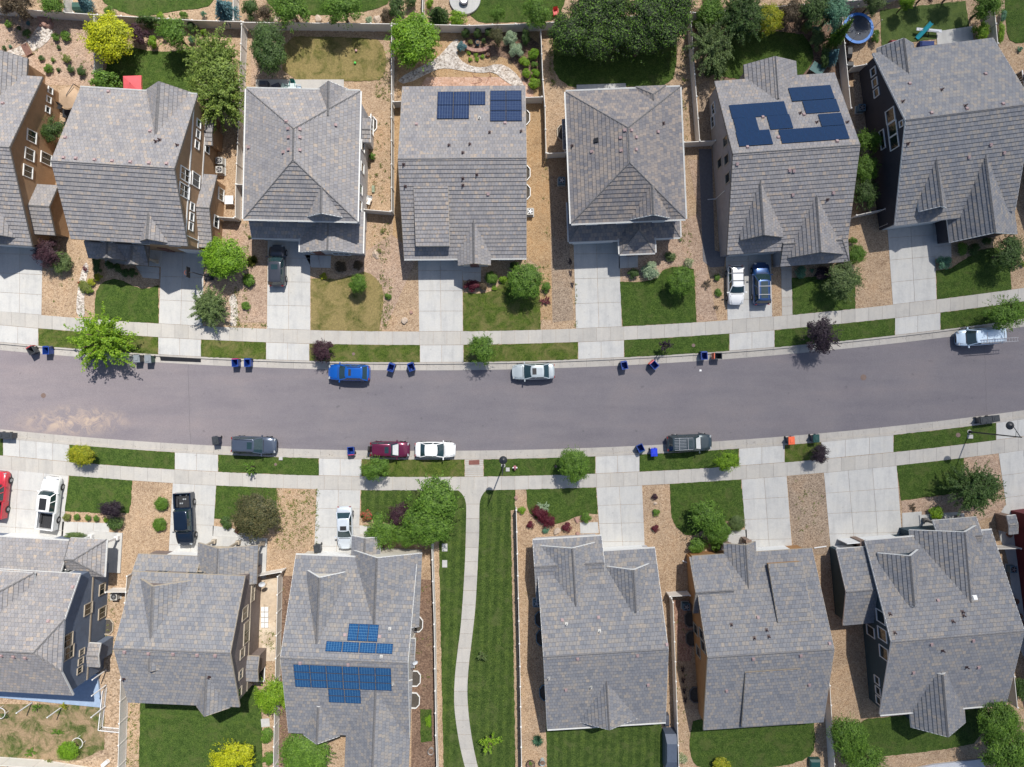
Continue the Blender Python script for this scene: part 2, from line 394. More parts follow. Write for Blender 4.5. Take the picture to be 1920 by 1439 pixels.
# road sheet in strips
mb = MB(); a, _ = band(NF, 72, 72, XL, XR, 40); _, b = band(SF, -15, -15, XL, XR, 40)
for i in range(len(a) - 1):
    mb.poly([(*g2(*q), -.12) for q in (b[i], b[i + 1], a[i + 1], a[i])])
tag(mb.build('road', ASPH), 'mauve grey asphalt residential street curving across the scene', 'road', kind='structure')
mb = MB()
for x0, x1 in ((352, 356), (1846, 1852)):
    prev = None
    for i in range(13):
        t = i / 12; x = x0 + (x1 - x0) * t + (random.Random(x0 * 31 + i).uniform(-1.2, 1.2)); y = NF(x, 73) + (SF(x, -16) - NF(x, 73)) * t
        p = P(x, y, 0); p.z = -.1195
        if prev is not None: mb.bar(prev, p, .03, .006)
        prev = p
tag(mb.build('crack_seam', m_plain('tar', (.10, .095, .10), .8)), 'thin dark transverse cracks crossing the asphalt', 'crack', kind='structure')
# yard slabs (gravel) north and south of the street
for nm, fun, d, far, lb in (('north_yards', NF, 58, -420, 'tan decorative gravel covering the yards north of the street'),
                            ('south_yards', SF, 0, 1850, 'tan decorative gravel covering the yards south of the street')):
    mb = MB(); xs = list(range(XL, XR + 1, 40))
    for i in range(len(xs) - 1):
        q = [(xs[i], fun(xs[i], d)), (xs[i + 1], fun(xs[i + 1], d)), (xs[i + 1], far), (xs[i], far)]
        mb.prism(G(q), -.2, 0)
    tag(mb.build('gravel_yard', G_TAN), lb, 'gravel', kind='structure')
def strip_slabs(name, fun, d0, d1, z0, z1, mat, seg, label, cat, gap=.35, x0=XL, x1=XR, rng=None):
    mb = MB(); x = x0
    while x < x1:
        e = min(x + seg, x1)
        q = [(x + gap / 2, fun(x, d0)), (e - gap / 2, fun(e, d0)), (e - gap / 2, fun(e, d1)), (x + gap / 2, fun(x, d1))]
        mb.prism(G(q), z0, z1); x = e
    o = mb.build(name, mat); return tag(o, label, cat, kind='structure')
strip_slabs('pavement', NF, 0.2, 25.3, .0, .035, CONC2, 25.5, 'pale concrete pavement slabs in front of the north houses', 'pavement', .3)
strip_slabs('pavement', SF, 32.7, 58, .0, .035, CONC2, 25.5, 'pale concrete pavement slabs in front of the south houses', 'pavement', .3)
strip_slabs('kerb', NF, 58, 61.2, -.13, .03, CONC3, 50, 'low concrete kerb edge along the north side of the street', 'kerb', .25)
strip_slabs('kerb', SF, -3.2, 0, -.13, .03, CONC3, 50, 'low concrete kerb edge along the south side of the street', 'kerb', .25)
strip_slabs('gutter', NF, 61.2, 73, -.2, -.105, CONC3, 50, 'flat concrete gutter pan along the north edge of asphalt', 'gutter', .3)
strip_slabs('gutter', SF, -16, -3.2, -.2, -.105, CONC3, 50, 'flat concrete gutter pan along the south edge of asphalt', 'gutter', .3)

def quad_slabs(mb, c, nx, ny, z0, z1, gap=.03, xs=None, ys=None):
    """c: four corners NW NE SE SW (plan grid); split into nx by ny slabs with open joints"""
    A, B, C_, D = [Vector(g2(*p)) for p in c]
    def bl(u, v): return (A * (1 - u) + B * u) * (1 - v) + (D * (1 - u) + C_ * u) * v
    us = xs or [i / nx for i in range(nx + 1)]; vs = ys or [j / ny for j in range(ny + 1)]
    W = (B - A).length; H = (D - A).length
    for i in range(len(us) - 1):
        for j in range(len(vs) - 1):
            u0 = us[i] + gap / 2 / W; u1 = us[i + 1] - gap / 2 / W; v0 = vs[j] + gap / 2 / H; v1 = vs[j + 1] - gap / 2 / H
            mb.prism([tuple(bl(u, v)) for u, v in ((u0, v0), (u1, v0), (u1, v1), (u0, v1))], z0, z1)
def slab_obj(name, quads, label, cat, mat=None, z=.03):
    mb = MB()
    for (c, nx, ny) in quads: quad_slabs(mb, c, nx, ny, 0.0, z)
    return tag(mb.build(name, mat or CONC), label, cat, kind='structure')

NDR = [([(-5, 440), (81, 440), (78, NF(78)), (-5, NF(0))], 2, 4, (-5, 72), 'wide pale driveway at the far west of the north side'),
       ([(304, 430), (384, 430), (380, NF(380)), (298, NF(298))], 2, 4, (297, 377), 'pale driveway with a basketball hoop beside it'),
       ([(502, 440), (582, 440), (582, NF(582)), (500.5, NF(500))], 2, 4, (499, 580), 'pale driveway under the dark grey parked crossover'),
       ([(783.5, 470), (867, 470), (868, NF(868)), (786, NF(786))], 2, 4, (787.5, 869), 'empty driveway of the north ranch house with two solar arrays'),
       ([(1074.5, 430), (1160, 430), (1166, NF(1166)), (1080, NF(1080))], 2, 4, (1084, 1170), 'empty driveway left of the round silvery bush'),
       ([(1360, 455), (1445, 455), (1448, NF(1448)), (1364, NF(1364))], 2, 4, (1367.5, 1452), 'driveway holding the white and the blue crossovers'),
       ([(1662, 405), (1750, 400), (1756, NF(1756)), (1674, NF(1674))], 2, 4, (1678, 1763), 'empty wide driveway below the black walled house')]
for c, nx, ny, ap, lb in NDR:
    slab_obj('driveway', [(c, nx, ny), ([(ap[0], NF(ap[0], 25.7)), (ap[1], NF(ap[1], 25.7)), (ap[1], NF(ap[1], 57.8)), (ap[0], NF(ap[0], 57.8))], 2, 1)], lb, 'driveway')
SDR = [([(-60, SF(-60, 58.3)), (129, SF(129, 58.3)), (116, 1030), (-60, 1020)], 4, 4, (6, 130), 'wide driveway holding the red and the white pickups'),
       ([(324, SF(324, 58.3)), (405.5, SF(405, 58.3)), (397, 1060), (315, 1060)], 2, 4, (328, 409), 'driveway holding the dark blue pickup'),
       ([(594, SF(594, 58.3)), (676, SF(676, 58.3)), (672, 1060), (588, 1060)], 2, 4, (598, 678), 'driveway holding the silver sedan'),
       ([(1118, SF(1118, 58.3)), (1204, SF(1204, 58.3)), (1210, 1050), (1128, 1050)], 2, 4, (1116.5, 1199), 'empty driveway beside a bed of round burgundy bushes'),
       ([(1390, SF(1390, 58.3)), (1475, SF(1475, 58.3)), (1487, 1050), (1401, 1050)], 2, 4, (1385.5, 1471), 'empty driveway in front of the ochre walled house'),
       ([(1544.5, SF(1544, 58.3)), (1681, SF(1681, 58.3)), (1694, 1040), (1558, 1040)], 3, 4, (1539.5, 1675), 'triple width empty driveway of the dark teal house'),
       ([(1872, SF(1872, 58.3)), (2010, SF(2010, 58.3)), (2025, 960), (1890, 975)], 3, 3, (1867.5, 1990), 'driveway beside the tall street lamp at the east end')]
for c, nx, ny, ap, lb in SDR:
    slab_obj('driveway', [(c, nx, ny), ([(ap[0], SF(ap[0], .2)), (ap[1], SF(ap[1], .2)), (ap[1], SF(ap[1], 32.3)), (ap[0], SF(ap[0], 32.3))], max(2, nx), 1)], lb, 'driveway')
# small entry walks
for q, nx, ny, lb in (([(254, 498), (299, 502), (299, 524), (268, 521)], 1, 2, 'short front walk by the small shaded porch'),
                  ([(571, 478), (621, 480), (620, 503), (584, 502)], 2, 1, 'short front walk under the gabled porch of the hipped house'),
                  ([(866, 495), (902, 495), (902, 529), (868, 526)], 1, 2, 'short front walk above the burgundy shrub'),
                  ([(1160, 480), (1196, 478), (1196, 502), (1160, 504)], 2, 1, 'short front walk beside the round silvery bush'),
                  ([(1464, 490), (1484, 490), (1486, NF(1486)), (1466, NF(1466))], 1, 6, 'long narrow stepped walk right of the dark blue crossover'),
                  ([(1749, 415), (1782, 415), (1784, 484), (1753, 486)], 1, 3, 'front walk beside the blue green round bush'),
                  ([(117, 978), (206, 981), (204, 1012), (115, 1006)], 3, 1, 'front walk below the row of five small shrubs'),
                  ([(399, 986), (433, 990), (500, 1012), (398, 1010)], 1, 1, 'front walk with a toy beside the bronze tree'),
                  ([(674, 985), (696, 988), (690, 1030), (672, 1030)], 1, 1, 'short front walk beside the red flowers'),
                  ([(1087, 980), (1121, 979), (1123, 1000), (1088, 1001)], 1, 1, 'small walk slab right of the burgundy bush'),
                  ([(1370, 995), (1400, 993), (1402, 1035), (1350, 1036)], 1, 2, 'short front walk below the olive shrub by driveway'),
                  ([(1691, 962), (1728, 959), (1728, 995), (1692, 998)], 1, 1, 'short front walk right of the triple driveway'),
                  ([(1770, 965), (1808, 962), (1808, 978), (1770, 982)], 1, 1, 'small pale slab behind the yellow green shrub')):
    slab_obj('walk', [(q, nx, ny)], lb, 'walk', CONC2 if 'long' in lb else CONC)
def chaikin(p, n=2, closed=False):
    for _ in range(n):
        q = []
        m = len(p)
        for i in range(m if closed else m - 1):
            a, b = p[i], p[(i + 1) % m]
            q += [(a[0] * .75 + b[0] * .25, a[1] * .75 + b[1] * .25), (a[0] * .25 + b[0] * .75, a[1] * .25 + b[1] * .75)]
        p = q if closed else [p[0]] + q + [p[-1]]
    return p
# the winding footpath between the houses
PL = chaikin([(858.6, SF(858, 58)), (869, 928), (874, 942), (874.5, 960), (873.5, 1000), (872.5, 1044), (869, 1107), (864.5, 1171), (858, 1222), (852.7, 1267), (851, 1318), (855, 1356), (863, 1404), (876, 1455), (900, 1520), (930, 1600)], 2)
PR = chaikin([(912, SF(912, 58)), (903.5, 928), (899, 942), (898.8, 960), (898.5, 1000), (897, 1030), (895, 1076), (891.6, 1139), (886, 1190), (879, 1245), (875.7, 1292), (878, 1337), (885, 1388), (898, 1450), (925, 1515), (955, 1590)], 2)
mb = MB()
L_, R_ = [], []
def resamp(pl, ys):
    X = [p[0] for p in pl]; Y = [p[1] for p in pl]; return [float(np.interp(y, Y, X)) for y in ys]
ys = [918.5 + 27.0 * i for i in range(25)]
for j in range(len(ys) - 1):
    sub = [ys[j] + (ys[j + 1] - ys[j]) * t for t in (0, .25, .5, .75, 1)]
    sub[0] += .25; sub[-1] -= .25
    l = list(zip(resamp(PL, sub), sub)); r = list(zip(resamp(PR, sub), sub))
    mb.prism(G(l + r[::-1]), 0, .04)
tag(mb.build('footpath', CONC2), 'winding concrete footpath between two strips of lawn', 'footpath', kind='structure')
slab_obj('ramp', [([(871.5, SF(871, .3)), (906.5, SF(906, .3)), (906.5, SF(906, 32.3)), (871.5, SF(871, 32.3))], 1, 8)], 'kerb ramp slabs where the footpath meets the street', 'ramp', CONC2)
mb = MB(); mb.prism(G([(879, 863.5), (899, 862.5), (899, 871.5), (879, 872)]), .03, .045)
for i in range(8):
    for j in range(4): 
        c = g2(880.6 + i * 2.4, 864.8 + j * 2.0); mb.tube((c[0], c[1], .045), (c[0], c[1], .055), .03, .02, 6)
tag(mb.build('tactile_plate', m_plain('brick_red', (.19, .075, .06), .8)), 'rust red tactile warning plate on the kerb ramp', 'tactile plate')

def lawn(pts, mat, label, smooth=0, z=.05, name='lawn', cat='grass'):
    if smooth: pts = chaikin(pts, smooth, True)
    rng = random.Random(len(label) * 7 + int(pts[0][0])); q = []
    n = len(pts)
    for i in range(n):                       # slightly uneven mown edge
        a, b = pts[i], pts[(i + 1) % n]; d = math.hypot(b[0] - a[0], b[1] - a[1]); k = max(1, int(d / 5))
        for j in range(k):
            t = j / k; jx = 0 if j == 0 and not smooth else rng.uniform(-.8, .8)
            jy = 0 if j == 0 and not smooth else rng.uniform(-.8, .8)
            q.append((a[0] + (b[0] - a[0]) * t + jx, a[1] + (b[1] - a[1]) * t + jy))
    mb = MB(); mb.prism(G(q), 0, z)
    return tag(mb.build(name, mat, tri=True), label, cat, kind='stuff')
for x0, x1, m, lb in ((-120, -5, MIXED, 'verge at the far west of the north kerb'), (72.5, 296.5, MIXED, 'verge under the feathery yellow green street tree'),
                      (377.5, 498.5, MIXED, 'verge above the two blue bins with a red lid'), (580.5, 787, MIXED, 'verge above the blue parked hatchback'),
                      (869.5, 1083.5, MIXED, 'verge above the silver sedan on the street'), (1170.5, 1367, LUSH, 'verge with the small dark purple sapling'),
                      (1452.5, 1677.5, LUSH, 'verge with the black purple street tree'), (1763.5, 2000, LUSH, 'verge above the white van')):
    lawn(band_poly(NF, 25.7, 57.8, x0, x1), m, 'green grass ' + lb)
for x0, x1, m, lb in ((-130, 5.5, LUSH, 'verge at the far west of the south kerb'), (130.5, 327.5, LUSH, 'verge with the golden leaved sapling'),
                      (409.5, 597.5, LUSH, 'verge below the dark slate crossover on the street'), (678.5, 871, MIXED, 'verge below the maroon and white cars'),
                      (907, 1116, LUSH, 'verge with the hydrant and the lamp'), (1199.5, 1385, LUSH, 'verge below the long dark parked crossover'),
                      (1471.5, 1539, MIXED, 'short verge below the orange lidded bin'), (1675.5, 1867, LUSH, 'verge below the long armed street lamp')):
    lawn(band_poly(SF, .3, 32.3, x0, x1), m, 'green grass ' + lb)
lawn([(178, NF(178)), (178, 570), (181, 546), (188, 534), (197, 528), (213, 523), (232, 527), (253, 538), (268, 542), (280, 541), (297.5, 535), (297.5, NF(297))][::-1], LUSH, 'dark green front lawn with a wavy top edge')
lawn([(583, NF(583)), (583, 523), (606, 522), (634, 524), (660, 517), (682, 510), (695, 514), (706, 523), (715, 536), (719, 552), (718, 575), (714, 600), (712, NF(712))], DRY, 'dry yellowing front lawn with a small round tree')
lawn([(868.5, NF(868)), (868.5, 549), (892, 551), (912, 549), (925, 545), (940, 530), (955, 520), (980, 528), (1011, 530), (1013, 575), (1014, NF(1014))], MIXED, 'olive green front lawn below the burgundy shrub')
lawn([(1167.5, NF(1167)), (1162, 529), (1198, 529), (1222, 526), (1233, 520), (1242, 508), (1260, 501), (1280, 500), (1301, 505), (1304, 560), (1306, NF(1306))], LUSH, 'dark green front lawn under the bright round tree')
lawn([(1486.5, NF(1486)), (1484.5, 521), (1536, 519), (1603, 516), (1603.5, NF(1603))], LUSH, 'dark front lawn right of the long stepped walk')
lawn([(1757, NF(1757)), (1755, 508), (1782, 504), (1797, 494), (1815, 482), (1840, 468), (1866, 464), (1893, 474), (1896, NF(1896))], LUSH, 'dark front lawn below the blue green round bush')
lawn([(130, SF(130, 58.3)), (248, SF(248, 58.3)), (246, 940), (242, 962), (187, 962), (122, 959)], LUSH, 'front lawn above the row of small shrubs')
lawn([(406, SF(406, 58.3)), (518.5, SF(518, 58.3)), (518.5, 985), (500, 988), (455, 976), (434, 974), (401.5, 972)], LUSH, 'front lawn partly under the bronze tree')
LW = [(677, SF(677, 58.3)), (858, SF(858, 58.3))] + [p for p in PL if p[1] > 921] 
lawn(LW + [(870, 1600), (836, 1600), (831.7, 1439), (831, 1395), (826, 1171), (823, 1012), (790, 1000), (740, 985), (700, 975), (677, 972)], LUSH2, 'mown lawn left of the winding footpath', z=.035)
RW = [p for p in PR if p[1] > 921][::-1]
lawn([(912.5, SF(912, 58.3)), (966, SF(966, 58.3)), (965.5, 956), (957.5, 957), (957.7, 980), (962, 1171), (965, 1331), (966.6, 1439), (967, 1590)] + RW, LUSH2, 'mown lawn right of the winding footpath', z=.035)
lawn([(986.5, SF(986, 58.3)), (1117.5, SF(1117, 58.3)), (1121, 964), (1098, 963), (1079, 969.5), (1058, 979), (1041, 983), (1020, 980), (1003, 972), (993, 962), (988, 945)], LUSH, 'dark front lawn behind the burgundy barberry cluster')
lawn([(1255.6, SF(1255, 58.3)), (1389, SF(1389, 58.3)), (1396, 974), (1380, 975), (1354, 978), (1330, 990), (1300, 1004), (1285, 1003), (1268, 989), (1259, 970), (1257, 935)], LUSH, 'wide front lawn with the leafy round tree')
lawn([(1681.5, SF(1681, 58.3)), (1806.5, SF(1806, 58.3)), (1808.5, 880), (1806, 905), (1790, 924), (1768, 929), (1730, 933), (1689, 939)], LUSH, 'front lawn left of the ragged dark tree')
# back gardens
lawn([(264, 1290), (480, 1285), (490, 1302), (493, 1500), (259, 1500)], LUSH, 'deep green back lawn beside the golden shrub')
lawn([(1024, 1350), (1235, 1340), (1243, 1372), (1245, 1500), (1028, 1500)], LUSH2, 'back lawn left of the grey storage shed')
lawn([(1301, 1340), (1524, 1335), (1530, 1401), (1514, 1423), (1470, 1436), (1418, 1440), (1350, 1445), (1307, 1439), (1295, 1420), (1292, 1391)], LUSH, 'rounded back lawn of the ochre walled house', 1)
lawn([(1600, 1350), (1700, 1342), (1800, 1320), (1850, 1322), (1840, 1391), (1780, 1404), (1713, 1412), (1640, 1420), (1605, 1405)], LUSH, 'curved back lawn below the dark teal house', 1)
lawn([(196, 150), (203, 108), (240, 88), (290, 98), (335, 96), (380, 92), (410, 112), (440, 160), (380, 185), (200, 180)], LUSH, 'shaded back lawn behind the red umbrella', 1)
lawn([(530, 68), (620, 70), (705, 72), (722, 90), (724, 130), (714, 152), (650, 153), (530, 153)], DRY, 'dry patchy back lawn with a dropped ball', 1)
lawn([(1037, 60), (1270, 55), (1268, 120), (1262, 148), (1245, 160), (1180, 163), (1095, 168), (1066, 162), (1048, 148), (1038, 130)], LUSH, 'back lawn in front of the tall hedge trees')
lawn([(1350, 60), (1500, 60), (1518, 80), (1526, 105), (1520, 125), (1500, 145), (1345, 150), (1335, 120)], LUSH, 'shaded back lawn behind the black solar roof', 1)
lawn([(1650, 20), (1810, 2), (1819, 66), (1653, 86)], TURF, 'flat olive artificial turf beside the trampoline', cat='artificial turf', name='turf')
lawn([(1886, -60), (1884, 10), (1887, 60), (1893, 76), (1905, 82), (2000, 70), (2000, -60)], LUSH, 'lawn corner at the far north east')
lawn([(160, -60), (190, 2), (213, 17), (253, 31), (287, 30), (330, 20), (385, 16), (402, 2), (420, -60)], LUSH, 'lawn beyond the back fence by the blue spruce', 1)
lawn([(480, -60), (497, 2), (520, 23), (560, 28), (607, 30), (660, 24), (700, 20), (735, 4), (745, -60)], LUSH, 'lawn beyond the back fence under two leafy trees', 1)
lawn([(890, -60), (878, 20), (884, 33), (903, 44), (935, 43), (1000, 42), (1045, 38), (1062, 0), (1062, -60)], LUSH, 'lawn beyond the fence beside the round white patio', 1)
lawn([(-80, 1320), (196, 1322), (196, 1405), (150, 1425), (60, 1428), (-80, 1420)], PATCHY, 'patchy half bare back lawn with two white rings', name='lawn')
lawn([(902 / 3.135 + 500 + 0, 1330), (809, 1330), (810, 1390), (789, 1392)], LUSH, 'tiny rectangular lawn bed inside a wooden edging')
# beds
BEDN = [0]
def bed(pts, mat, label, smooth=1, z=.02, name='gravel_bed', cat='gravel'):
    BEDN[0] += 1; z += (BEDN[0] % 13) * .0011
    if z > .04: z += .02
    if smooth: pts = chaikin(pts, smooth, True)
    mb = MB(); mb.prism(G(pts), 0, z); return tag(mb.build(name, mat, tri=True), label, cat, kind='stuff')
bed([(745, 178), (745, 130), (740, 60), (1010, 52), (1018, 185)], G_ORANGE, 'fine orange gravel court behind the north ranch house', 0, .012)
bed([(737, 200), (757, 200), (758, 470), (735, 470), (738, 400)], G_ORANGE, 'fine orange gravel strip left of the north ranch house', 0, .012)
bed([(985, 185), (1018, 190), (1022, 300), (1030, 330), (1035, 600), (1012, 600), (1010, 500), (985, 480)], G_ORANGE, 'orange gravel side yard right of the north ranch house', 0, .012)
bed([(1032, 330), (1060, 330), (1076, 600), (1036, 605)], G_GREY, 'greyish gravel strip left of the empty north driveway', 0, .014)
bed([(1166, 470), (1310, 400), (1290, 300), (1330, 300), (1325, 500), (1345, 600), (1306, 604), (1304, 505), (1260, 498), (1235, 510), (1166, 528)], G_PINK, 'pinkish gravel between the second hipped house and crossovers', 0, .012)
bed([(640, 500), (735, 440), (783, 480), (730, 600), (714, 610), (720, 560), (700, 520), (640, 515)], G_PINK, 'pinkish gravel beside the dry front lawn', 0, .012)
bed([(384, 420), (500, 420), (500, 605), (384, 605)], G_PINK, 'pinkish gravel between two north driveways', 0, .014)
bed([(470, 40), (530, 60), (530, 160), (470, 160)], G_PINK, 'pinkish gravel left of the dry back lawn', 0, .012)
bed([(-60, 30), (176, 35), (176, 160), (20, 160), (-60, 100)], G_PINK, 'pinkish gravel back garden with many small shrubs', 0, .012)
bed([(77, 43), (98, 55), (100, 66), (85, 84), (62, 98), (30, 108), (5, 112), (10, 98), (40, 88), (58, 70)], G_WHITE, 'dry stream bed of white river stones', 1, .03, 'stone_bed', 'stones')
bed([(852, 74), (862, 76), (856, 100), (862, 112), (880, 124), (905, 128), (935, 119), (960, 130), (985, 160), (975, 168), (950, 155), (925, 135), (900, 138), (870, 134), (835, 128), (815, 132), (760, 160), (742, 150), (800, 120), (820, 110)], G_WHITE, 'curving band of pale river stones in the garden court', 1, .03, 'stone_bed', 'stones')
bed([(160, 490), (168, 500), (160, 535), (158, 570), (160, 595), (144, 594), (144, 560), (150, 520)], G_WHITE, 'narrow run of white stones beside the yellow green perennials', 1, .03, 'stone_bed', 'stones')
bed([(440, 548), (446, 570), (446, 612), (430, 612), (434, 580), (428, 560)], G_WHITE, 'narrow run of pale stones right of the dark shrub', 1, .03, 'stone_bed', 'stones')
bed([(800, 145), (1000, 145), (1000, 185), (770, 185)], m_gravel('pink_court', (.50, .31, .22), (.42, .26, .18), (.56, .38, .29), 5, 4), 'pinkish paved court behind the north ranch house', 0, .016, 'paving', 'paving')
bed([(870, 60), (1010, 55), (1012, 165), (995, 172), (965, 118), (935, 104), (900, 112), (878, 100)], MULCH, 'brown mulch bed with the pale bush and perennials', 1, .024, 'mulch_bed', 'mulch')
bed([(524, 1080), (566, 1080), (548, 1250), (546, 1400), (530, 1520), (515, 1520), (520, 1300)], MULCH, 'brown mulch strip left of the south solar house', 0, .012, 'mulch_bed', 'mulch')
bed([(775, 1085), (809, 1088), (814, 1200), (819, 1520), (770, 1520)], MULCH, 'brown mulch strip right of the south solar house', 0, .012, 'mulch_bed', 'mulch')
bed([(486, 1082), (520, 1084), (515, 1240), (486, 1240)], PAVER, 'irregular tan flagstones in a narrow side yard', 0, .014, 'paving', 'paving')
bed([(180, 1080), (234, 1090), (226, 1300), (222, 1520), (190, 1520), (196, 1330), (190, 1250)], EARTH, 'bare brown earth between the slate walled house and fence', 0, .012, 'earth', 'earth')
bed([(-80, 1400), (225, 1405), (225, 1520), (-80, 1520)], EARTH, 'bare brown earth at the foot of the patchy lawn', 0, .01, 'earth', 'earth')
bed([(1263, 1125), (1300, 1125), (1296, 1240), (1272, 1240)], m_gravel('reddish_gravel', (.35, .20, .14), (.25, .14, .10), (.42, .27, .20), 8, 6), 'reddish gravel side yard beside two octagonal window wells', 0, .012)
bed([(1476, SF(1476, 59)), (1544, SF(1544, 59)), (1557, 1040), (1488, 1040)], G_GREY, 'brown grey gravel between two south driveways', 0, .014)
bed([(1600, 130), (1660, 110), (1640, 400), (1610, 400)], G_GREY, 'gravel side yard left of the black walled house', 0, .012)
bed([(1809, SF(1809, 59)), (1871, SF(1871, 59)), (1886, 960), (1800, 990), (1692, 965), (1690, 940), (1780, 928)], G_PINK, 'pinkish gravel under the ragged dark tree', 0, .012)
bed([(1295, 60), (1345, 60), (1340, 150), (1520, 145), (1600, 150), (1590, 60), (1520, 30), (1600, 5), (1300, 15)], MULCH, 'shaded brown mulch around the tree filled back garden', 0, .01, 'mulch_bed', 'mulch')
bed([(1310, 280), (1334, 280), (1340, 470), (1360, 475), (1358, 500), (1332, 502), (1318, 490)], m_plain('dark_side_path', (.15, .145, .15), .9, .15, 4), 'dark grey side path left of the black solar house', 0, .03, 'side_path', 'path')
bed([(1330, 150), (1310, 160), (1312, 265), (1332, 265)], G_GREY, 'grey gravel behind the side gate of black solar house', 0, .016)
bed([(1886, 945), (1905, 935), (1960, 950), (2000, 1270), (1922, 1240), (1906, 1200), (1896, 1100), (1888, 1040), (1870, 1000), (1874, 965)], CONC, 'pale concrete patio beside the dark red house', 1, .03, 'patio', 'patio')
bed([(-60, 1255), (185, 1262), (192, 1325), (-60, 1300)], m_plain('blue_deck', (.26, .34, .46), .7, .1, 3), 'blue grey deck behind the slate walled house', 0, .25, 'deck', 'deck')
bed([(1788 - 33, 60), (1822, 50), (1826, 100), (1758, 100)], CONC, 'white patio slab between turf and black walled house', 0, .06, 'patio', 'patio')
bed([(1081, 160), (1173, 157), (1175, 180), (1081, 180)], CONC, 'pale slab behind the second hipped house', 0, .05, 'patio', 'patio')
bed([(480, 150), (645, 150), (645, 180), (480, 180)], CONC2, 'tan patio slab behind the first hipped house', 0, .05, 'patio', 'patio')
c = P(872, 0); mb = MB(); mb.tube((c.x, c.y, 0), (c.x, c.y, .3), 1.75, 1.75, 40); 
tag(mb.build('patio', CONC), 'round white raised patio beyond the back fence', 'patio', kind='structure')
mb = MB(); c = P(1742, 1428); 
bed([(1680, 1446), (1750, 1432), (1840, 1422), (1880, 1540), (1690, 1540)], m_conc('slab_blue', (.48, .5, .54), .08, .2), 'pale panel roofed slab at the bottom edge of east garden', 0, .2, 'patio', 'patio')
# ------------------------------------------------------------------ houses
from types import SimpleNamespace as NS
def clip_v(poly, lo, hi):
    def cut(pl, lim, keep_above):
        out = []
        for i in range(len(pl)):
            a, b = pl[i], pl[(i + 1) % len(pl)]
            ia = (a[1] >= lim - 1e-7) if keep_above else (a[1] <= lim + 1e-7)
            ib = (b[1] >= lim - 1e-7) if keep_above else (b[1] <= lim + 1e-7)
            if ia: out.append(a)
            if ia != ib:
                t = (lim - a[1]) / (b[1] - a[1]); out.append((a[0] + (b[0] - a[0]) * t, lim))
        return out
    r = cut(poly, lo, True)
    return cut(r, hi, False) if r else r

RSEED = random.Random(5)
T_BUTT_SHADE = m_plain('tile_butt_shade', (.12, .12, .125), .95)  # darker than the tiles: shadow gap under each course, put into the colour
def tile_plane(mb, pts, mi=0, lift=.055):
    """a roof plane laid with overlapping tile courses; pts counter-clockwise from above"""
    pts = [Vector(p) for p in pts]
    n = Vector((0, 0, 0))
    for i in range(len(pts)):
        a, b = pts[i], pts[(i + 1) % len(pts)]
        n += Vector(((a.y - b.y) * (a.z + b.z), (a.z - b.z) * (a.x + b.x), (a.x - b.x) * (a.y + b.y)))
    n.normalize()
    if n.z < 0: n = -n; pts = pts[::-1]
    e = Vector((0, 0, 1)).cross(n)
    if e.length < 1e-5: e = Vector((1, 0, 0))
    e.normalize(); s = n.cross(e)
    o = pts[0]; uv = [((p - o).dot(e), (p - o).dot(s)) for p in pts]
    v0 = min(q[1] for q in uv); v1 = max(q[1] for q in uv)
    ju = RSEED.uniform(0, 30); jv = RSEED.randint(0, 60) * 2 * TILE_H
    k = 0
    while v0 + k * TILE_H < v1 - 1e-4:
        lo = v0 + k * TILE_H; hi = min(lo + TILE_H, v1)
        c = clip_v(uv, lo, hi)
        if len(c) >= 3:
            P3 = [o + e * a + s * b + n * (lift * (1 - (b - lo) / TILE_H)) for a, b in c]
            mb.poly(P3, mi, [(a + ju, b - v0 + jv) for a, b in c])
            low = [q for q in c if abs(q[1] - lo) < 1e-5]
            if len(low) >= 2:
                ua, ub = min(q[0] for q in low), max(q[0] for q in low)
                A = o + e * ua + s * lo; B = o + e * ub + s * lo
                mb.poly([A, B, B + n * lift, A + n * lift], 2 if k else mi, [(ua + ju, lo - v0 + jv + .03), (ub + ju, lo - v0 + jv + .03), (ub + ju, lo - v0 + jv + .07), (ua + ju, lo - v0 + jv + .07)])
        k += 1
    return NS(o=o, n=n, e=e, s=s, uv=uv)

def inside(p, poly):
    r = False; n = len(poly)
    for i in range(n):
        a, b = poly[i], poly[(i + 1) % n]
        if (a[1] > p[1]) != (b[1] > p[1]) and p[0] < (b[0] - a[0]) * (p[1] - a[1]) / (b[1] - a[1]) + a[0]: r = not r
    return r

